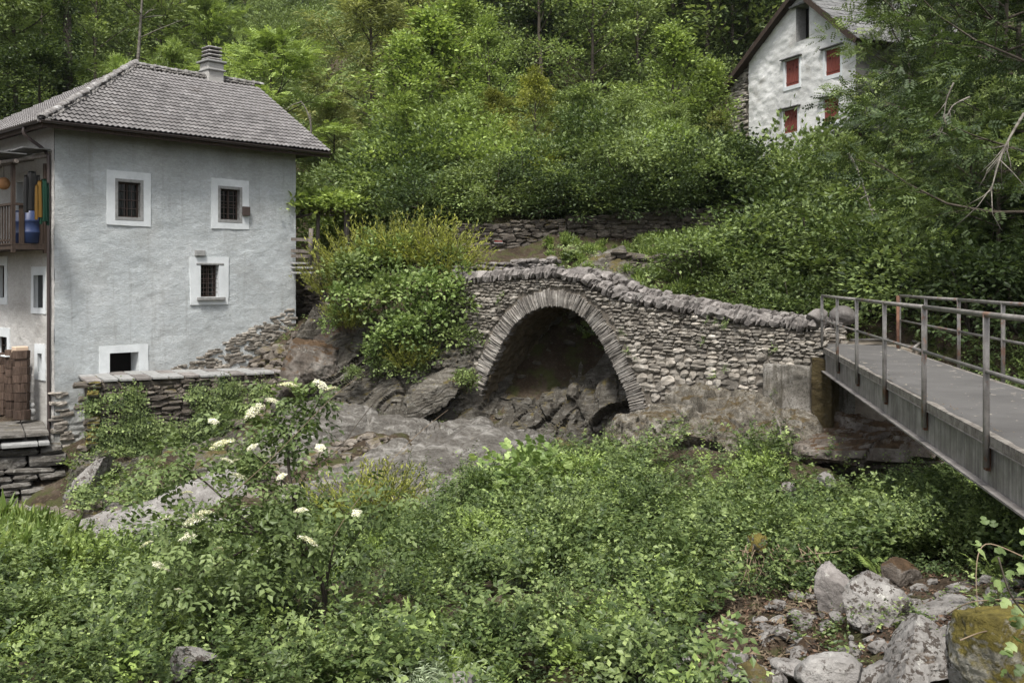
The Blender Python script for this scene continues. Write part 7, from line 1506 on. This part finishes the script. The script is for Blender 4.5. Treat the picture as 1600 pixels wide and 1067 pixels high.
# creepers on the terrace wall face and herbs in the bridge joints
def on_face(name, label, pl_, colname, items, out, seed, smin, smax, cat='creeper'):
    r = np.random.RandomState(seed); pts = np.array([pl_.w(s, z, out + r.uniform(-.03, .06)) for s, z in items]); yaw = math.atan2(pl_.n[1], pl_.n[0]); rots = [(r.uniform(-.4, .4), math.radians(r.uniform(55, 95)), yaw + r.uniform(-.5, .5)) for _ in items]
    return gn_scatter(name, label, COL[colname], pts, rots, r.uniform(smin, smax, len(items)), seed, cat)
r_ = np.random.RandomState(3); S1_ = r_.uniform(0, TL, 1500); Z1_ = r_.uniform(-4.9, tz - 0.12, 1500); nz_ = fbm(np.stack([S1_, Z1_, 0 * S1_], -1) * 0.9, 3, 4); nz2_ = fbm(np.stack([S1_, Z1_, 0 * S1_ + 5], -1) * 2.6, 2, 6); kk = (nz_ + 0.5 * nz2_ + 0.28 * (tz - Z1_) / 2 - 0.30 * (S1_ > TL * 0.66) - 0.5 * (Z1_ > tz - 0.32)) > -0.12
on_face('wall_creeper', 'leafy creepers climbing the front of the terrace wall', TPl, 'ivy', list(zip(S1_[kk], Z1_[kk])), 0.05, 5, 0.6, 1.5)
S1_ = r_.uniform(0.3, BLEN, 420); Z1_ = r_.uniform(-2.9, -0.3, 420); nz_ = fbm(np.stack([S1_, Z1_, 0 * S1_], -1) * 1.1, 2, 14)
ok = [(s, z) for s, z, q in zip(S1_, Z1_, nz_) if q > 0.62 and in_face(s, z, 0.1, 0.1)]; ok += [BP.sz(x, y) for x, y in ((1218, 547), (1100, 535), (975, 520), (985, 548), (995, 560), (780, 470), (785, 480), (1120, 590), (1205, 620), (1215, 612), (790, 462), (1130, 578), (1240, 655))]
on_face('joint_herbs', 'little herbs and ferns growing from the joints of the bridge face', BP, 'small', ok, 0.03, 6, 0.35, 0.7, 'herb')

# ------------------------------------------------------------------ elder bush in blossom
eb = hit(507, 985, 6, 14); eb = np.array([(505 - CX) / F * 9.6, 9.6, Hs((505 - CX) / F * 9.6, 9.6)])
el = empty('elder_bush', eb, 'tall elder bush with flat cream flower heads growing from the near bank', 'bush'); D = 9.6
br = [([(505, 1000, 9.6), (507, 930, 9.6), (496, 900, 9.6), (478, 872, 9.6)], .036), ([(506, 950, 9.6), (512, 900, 9.5), (520, 860, 9.4), (528, 830, 9.4)], .020), ([(478, 872, 9.6), (455, 850, 9.6), (430, 838, 9.5), (400, 830, 9.4), (360, 815, 9.3)], .020),
      ([(485, 880, 9.6), (468, 820, 9.7), (452, 740, 9.8), (452, 690, 9.9), (462, 640, 9.9), (490, 600, 10)], .022), ([(452, 700, 9.9), (430, 660, 9.9), (410, 640, 9.9)], .012), ([(453, 690, 9.9), (480, 660, 9.9), (505, 612, 9.9)], .012), ([(450, 760, 9.8), (410, 720, 9.8), (370, 690, 9.7)], .012),
      ([(455, 790, 9.8), (480, 740, 9.8), (530, 700, 9.8), (560, 660, 9.8), (600, 610, 9.8)], .007), ([(430, 838, 9.5), (350, 830, 9.3), (300, 825, 9.1), (250, 815, 9.0)], .014), ([(420, 840, 9.5), (360, 870, 9.2), (300, 900, 9.0), (270, 890, 8.9)], .012), ([(400, 830, 9.4), (340, 770, 9.4), (290, 730, 9.4), (255, 715, 9.4)], .012), ([(500, 905, 9.6), (540, 860, 9.5), (590, 800, 9.5), (640, 770, 9.5)], .008), ([(478, 872, 9.6), (440, 790, 9.6), (400, 750, 9.6)], .012)]
mb = MB(); brc = []
for pts, r0 in br: c = curve([P(*q) for q in pts], 20); brc.append(c); mb.tube(c, np.linspace(r0, r0 * 0.35, len(c)), 6, cap=False)
mb.build('trunk', M['bark'], el, True)
er = np.random.RandomState(12); EL_ = Leaves()
def eleaf(c, n, sg, size=0.17, out=(0, -.2, .2)): clump(EL_, er, c, n, sg, LT_ELD, size, np.array(out, float), flat=0.8, droop=0.35)
for bi, c in enumerate(brc):
    if bi in (0, 7): continue
    for j in range(len(c) // 3, len(c), 1):
        if er.rand() < 0.75: eleaf(c[j] + rnd3(er, 1, 0.06)[0], 5, 0.10)
for (px, py, d, n, s) in [(400, 640, 9.9, 16, .18), (440, 615, 9.9, 12, .14), (480, 625, 9.9, 10, .13), (390, 670, 9.8, 16, .16), (420, 720, 9.8, 20, .18), (400, 760, 9.7, 20, .2), (480, 760, 9.7, 20, .16), (360, 790, 9.4, 26, .2), (310, 810, 9.2, 30, .2), (270, 830, 9.0, 26, .2), (330, 850, 9.1, 30, .2), (390, 850, 9.3, 30, .2), (300, 880, 8.9, 26, .2), (360, 890, 9.0, 26, .2), (420, 800, 9.5, 26, .2), (470, 810, 9.4, 22, .18), (440, 880, 9.2, 26, .2), (530, 820, 9.4, 20, .18), (560, 850, 9.3, 20, .2), (540, 770, 9.5, 14, .16), (255, 760, 9.4, 16, .13), (240, 730, 9.4, 14, .12), (280, 745, 9.4, 12, .12), (490, 700, 9.8, 10, .12), (590, 870, 9.2, 18, .2), (500, 800, 9.3, 16, .16), (240, 860, 8.8, 18, .2), (350, 930, 8.7, 20, .2), (410, 930, 8.9, 18, .2)]:
    eleaf(P(px, py, d), n, s)
o = mesh_obj('leaves', EL_.mesh('leaves', M['leaf_elder']), el); o.location = (-wl_of(el)).tolist(); o['kind'] = 'stuff'
# flat flower heads
def umbel(seed):
    r = np.random.RandomState(seed); L = Leaves(); n_ = 700; a = r.uniform(0, 6.283, n_); q = np.sqrt(r.rand(n_)); lob = 1 + 0.18 * np.sin(a * 5 + seed); pos = np.stack([q * np.cos(a) * lob, q * np.sin(a) * lob, 0.36 * (1 - q * q) + r.normal(0, 0.05, n_)], -1)
    L.add(LT_DIAM, pos, rnd3(r, n_) * np.array([1, 1, 0.25]), np.array([0, 0, 1.0]) + rnd3(r, n_, 0.35), r.uniform(0.10, 0.19, n_), r.rand(n_)); return L.mesh('flower_head', M['flower'])
um = [umbel(1), umbel(2), umbel(3)]
for i, (px, py, w_, d) in enumerate([(403, 645, 17, 9.8), (455, 605, 14, 9.9), (505, 604, 13, 9.9), (522, 610, 9, 9.9), (352, 697, 20, 9.6), (378, 745, 13, 9.6), (475, 797, 10, 9.3), (486, 845, 17, 9.2), (290, 921, 9, 8.8), (265, 887, 9, 8.8), (300, 838, 12, 9.0), (312, 812, 20, 9.1), (325, 802, 15, 9.1), (350, 857, 9, 9.1), (238, 849, 10, 8.8), (405, 860, 8, 9.2), (372, 722, 9, 9.7), (560, 800, 8, 9.4), (270, 808, 9, 9.1), (430, 628, 9, 9.8), (340, 660, 8, 9.6), (445, 745, 8, 9.4), (505, 700, 8, 9.5), (300, 770, 9, 9.2), (400, 700, 9, 9.5), (255, 880, 8, 8.8), (360, 720, 10, 9.5)]):
    o = bpy.data.objects.new('flower_head', um[i % 3]); link(o, el); r0 = w_ / F * d; o.location = (P(px, py, d + r0 * 0.3) - wl_of(el) + np.array([0, -0.14, 0.03])).tolist(); o.scale = (r0, r0, r0 * 0.9); o.rotation_euler = (er.uniform(0.1, 0.55), er.uniform(-0.5, 0.5), er.uniform(0, 6.28)); WLOC[o.name] = wl_of(el)
# leafy bushes of the near bank
for px, py, d, s, m_, lab in [(830, 760, 16.5, 0.75, 'leaf_vine', 'leafy bush with round pale leaves growing before the mouth of the arch'), (760, 780, 16.3, 0.55, 'leaf_cover', 'smaller grey green bush beside the one before the arch'), (900, 750, 16.8, 0.55, 'leaf_bright', 'fresh green shrub at the right foot of the arch'),
        (1180, 735, 16.6, 0.5, 'leaf_bright', 'bright shrub tuft on the brown rock under the bridge corner'), (1020, 790, 14.8, 0.5, 'leaf_cover', 'rounded herb mound on the near bank below the outcrop'), (1390, 810, 13.4, 0.40, 'leaf_mid', 'large leaved sycamore seedling under the footbridge'), (1120, 820, 13, .45, 'leaf_cover', 'leafy mound above the exposed roots'), (950, 960, 8.2, .32, 'leaf_bright', 'light green herb clump near the bottom edge'), (660, 860, 12, .45, 'leaf_cover', 'leafy mound behind the elder bush'), (760, 850, 12.6, .5, 'leaf_bright', 'fresh bramble mound in the middle of the near bank'), (880, 830, 13, .5, 'leaf_mid', 'green mound on the near bank below the bush before the arch'), (1000, 870, 11, .42, 'leaf_cover', 'pale bramble mound behind the bare earth bank'), (180, 900, 12.5, .55, 'leaf_bright', 'light leafy mound on the near bank below the pale riverbed'), (90, 960, 10, .42, 'leaf_mid', 'leafy mound low at the corner of the near bank'), (840, 930, 9.4, .33, 'leaf_cover', 'bramble mound above the mugwort'), (1480, 830, 12.3, .5, 'leaf_mid', 'dark leafy mound in the shade of the footbridge'), (1560, 860, 10.5, .45, 'leaf_mid', 'leafy mound behind the moss covered boulder')]:
    b = P(px, py, d); b[2] = Hs(b[0], b[1]); plant('ivy' if 'sycamore' in lab or 'round pale' in lab else 'bush', 'shrub', b, s if not ('sycamore' in lab or 'round pale' in lab) else s * 1.9, lab, 'shrub', None, m_, int(px), 1.0, BUSHP)
for px, py, d, s, lab in [(560, 800, 17.2, 1.3, 'yellow green broom tuft in front of the riverbed rock, nearest the elder'), (605, 795, 17.1, 1.25, 'yellow green broom tuft in front of the riverbed rock, farthest from the elder'), (520, 810, 17.0, 0.7, 'low yellow green broom tuft half hidden by the elder leaves'), (388, 815, 17.0, 0.5, 'small round yellow green tuft seen through the elder branches')]:
    b = P(px, py, d); b[2] = Hs(b[0], b[1]) - 0.05; plant('broom', 'broom_shrub', b, s, lab, 'shrub', None, 'leaf_broom', int(px), 1.3, BUSHP)
# exposed roots and the broken mossy stump on the earth bank
b = P(1185, 850, 10.6); v_, f_ = ICO[4]; q = v_ * np.array([0.10, 0.10, 0.13]); q = q * (1 + 0.35 * fbm(v_ * 2.2, 3, 5))[:, None]; stump = empty('mossy_stump', b, 'broken mossy root stump standing out of the brambles above the earth bank', 'stump'); me = fast_mesh('root_ball', q, [f_], M['greenmoss'], True); mesh_obj('root_ball', me, stump, b)
rr = np.random.RandomState(6); mb = MB()
for i in range(34):
    p0 = b + rr.uniform(-1, 1, 3) * np.array([0.45, 0.1, 0.06]) + np.array([0.15, 0, -0.05]); pts = [p0]; d = np.array([rr.normal(0, 0.5), -0.3, -1.0])
    for j in range(5): d = d + rnd3(rr, 1, 0.35)[0]; d /= np.linalg.norm(d); pts.append(pts[-1] + d * rr.uniform(0.06, 0.13))
    mb.tube(np.array(pts), np.linspace(0.008, 0.002, 6), 4, cap=False)
mb.build('roots', M['twig'], stump, True)
# bare earth bank under the roots
def debris(name, label, px0, px1, d0, d1, n, seed, colr, size, stick=False):
    r = np.random.RandomState(seed); L = Leaves(); d = r.uniform(d0, d1, n); x = (r.uniform(px0, px1, n) - CX) / F * d; z = H(x, d) + relief(x, d) + 0.02; k = N(name, 0.9, 0.15); k.col(k.ramp(k.attr('v'), colr)); L.add(LT_NARROW if stick else LT_DIAM, np.stack([x, d, z], -1), rnd3(r, n) * np.array([1, 1, 0.3]), np.array([0, 0, 1.0]) + rnd3(r, n, 0.5), r.uniform(0.5, 1.3, n) * size, r.rand(n))
    o = mesh_obj(name, L.mesh(name, k.m), None); tag(o, label, 'litter', kind='stuff')
debris('dead_leaves', 'brown dead leaves lying between the boulders of the gully', 1080, 1620, 5.5, 10.3, 11000, 3, [(0, (0.028, 0.017, 0.011)), (0.6, (0.075, 0.044, 0.029)), (1, (0.17, 0.115, 0.08))], 0.035)
debris('dry_stalks', 'thin dry stalks lying on the earth bank beside the gully', 1050, 1300, 8.0, 10.5, 1500, 4, [(0, (0.05, 0.038, 0.025)), (1, (0.20, 0.155, 0.105))], 0.11, True)
# dry twigs and arching canes
def canes(name, label, paths, r0, mat='twig'):
    mb = MB()
    for pts in paths: c = curve([P(*q) for q in pts], 18); mb.tube(c, np.linspace(r0, r0 * 0.4, len(c)), 5, cap=False)
    tag(mb.build(name, M[mat], None, True), label, 'twigs')
for lab, pts in (('dry cane rising behind the moss covered boulder and bending over it', [(1600, 870, 6.2), (1540, 850, 6.2), (1525, 900, 6.1), (1535, 1000, 6.0)]), ('thin pale cane lying almost level across the top of the moss covered boulder', [(1480, 960, 6.0), (1520, 940, 5.8), (1600, 935, 5.7)]), ('dry cane hanging down the cleft beside the moss covered boulder', [(1490, 990, 5.9), (1500, 1030, 5.6), (1530, 1060, 5.5)]), ('pale cane crossing the face of the moss covered boulder', [(1500, 1000, 5.4), (1545, 985, 5.4), (1600, 990, 5.4)])): canes('dry_cane', lab, [pts], 0.005)
canes('bramble_cane', 'long bare cane arching from the elder towards the mouth of the arch', [[(520, 840, 9.2), (560, 780, 9.3), (640, 690, 9.4), (700, 640, 9.5)]], 0.004)
canes('bramble_cane', 'long bare cane rising through the elder towards the broken cliff', [[(330, 800, 9.3), (420, 720, 9.4), (520, 620, 9.4), (560, 590, 9.4)]], 0.004)
# sycamore leaves reaching in at the right edge
L_ = Leaves(); r = np.random.RandomState(4); sp_c = P(1590, 935, 5.0)
for (px, py) in ((1575, 935), (1598, 950), (1585, 1005), (1600, 965), (1555, 905), (1600, 1040), (1570, 860), (1595, 845), (1540, 870), (1600, 880)):
    p = P(px, py, 5.0 + r.uniform(-.2, .2)); L_.add(LT_LOBE, p[None], np.array([[-0.6 + r.normal(0, .4), -0.3, r.normal(-.3, .3)]]), np.array([[0.1, -0.6, 0.8]]), np.array([0.07]), r.rand(1))
    clump(L_, r, p, 3, 0.05, LT_LOBE, 0.055, np.array([-.3, 0, 0.2]), flat=1)
o = empty('seedling', sp_c, 'large leaved seedling reaching in beside the moss covered boulder', 'plant'); q = mesh_obj('leaves', L_.mesh('leaves', M['leaf_elder']), o); q.location = (-wl_of(o)).tolist(); mb = MB(); mb.tube(curve([P(1680, 1060, 5), P(1620, 980, 5), P(1580, 930, 5), P(1560, 870, 5)], 12), 0.005, 5); mb.build('stem', M['bark'], o, True)
# leaves and twigs fallen on the footbridge deck and on the roof of the terrace
r = np.random.RandomState(8); n = 420; L = Leaves(); s_ = FLEN * r.rand(n) ** 0.8; o_ = -FW * np.where(r.rand(n) < 0.5, r.rand(n), 0.5 + 0.48 * np.sign(r.rand(n) - 0.5) * r.uniform(0.9, 1, n)); pts = np.stack([FP.o[0] + s_ * FP.f[0] + o_ * FP.n[0], FP.o[1] + s_ * FP.f[1] + o_ * FP.n[1], 0 * s_ + deck_z + 0.036], -1)
k = N('fallen_leaf', 0.9, 0.15); k.col(k.ramp(k.attr('v'), [(0, (0.07, 0.045, 0.03)), (0.6, (0.20, 0.16, 0.10)), (1, (0.36, 0.33, 0.26))])); L.add(LT_DIAM, pts, rnd3(r, n) * np.array([1, 1, 0.08]), np.array([0, 0, 1.0]) + rnd3(r, n, 0.2), r.uniform(0.012, 0.035, n), r.rand(n))
tag(mesh_obj('fallen_leaves', L.mesh('fallen_leaves', k.m), None), 'small dry leaves fallen on the asphalt deck of the footbridge', 'litter', kind='stuff')

# ------------------------------------------------------------------ damp valley air
hm = bpy.data.materials.new('air'); hm.use_nodes = True; hn = hm.node_tree; hn.nodes.remove(hn.nodes['Principled BSDF']); pv = hn.nodes.new('ShaderNodeVolumePrincipled')
pv.inputs['Color'].default_value = (0.80, 0.86, 0.92, 1); pv.inputs['Density'].default_value = 0.00012; pv.inputs['Anisotropy'].default_value = 0.2; hn.links.new(pv.outputs[0], hn.nodes['Material Output'].inputs['Volume'])
mb = MB(); mb.box((0, 0, 0), (1, 0, 0), (0, 1, 0), (0, 0, 1), -236, 236, -66, 420, -60, 260); hz = mb.build('haze', hm, None); tag(hz, kind='stuff')
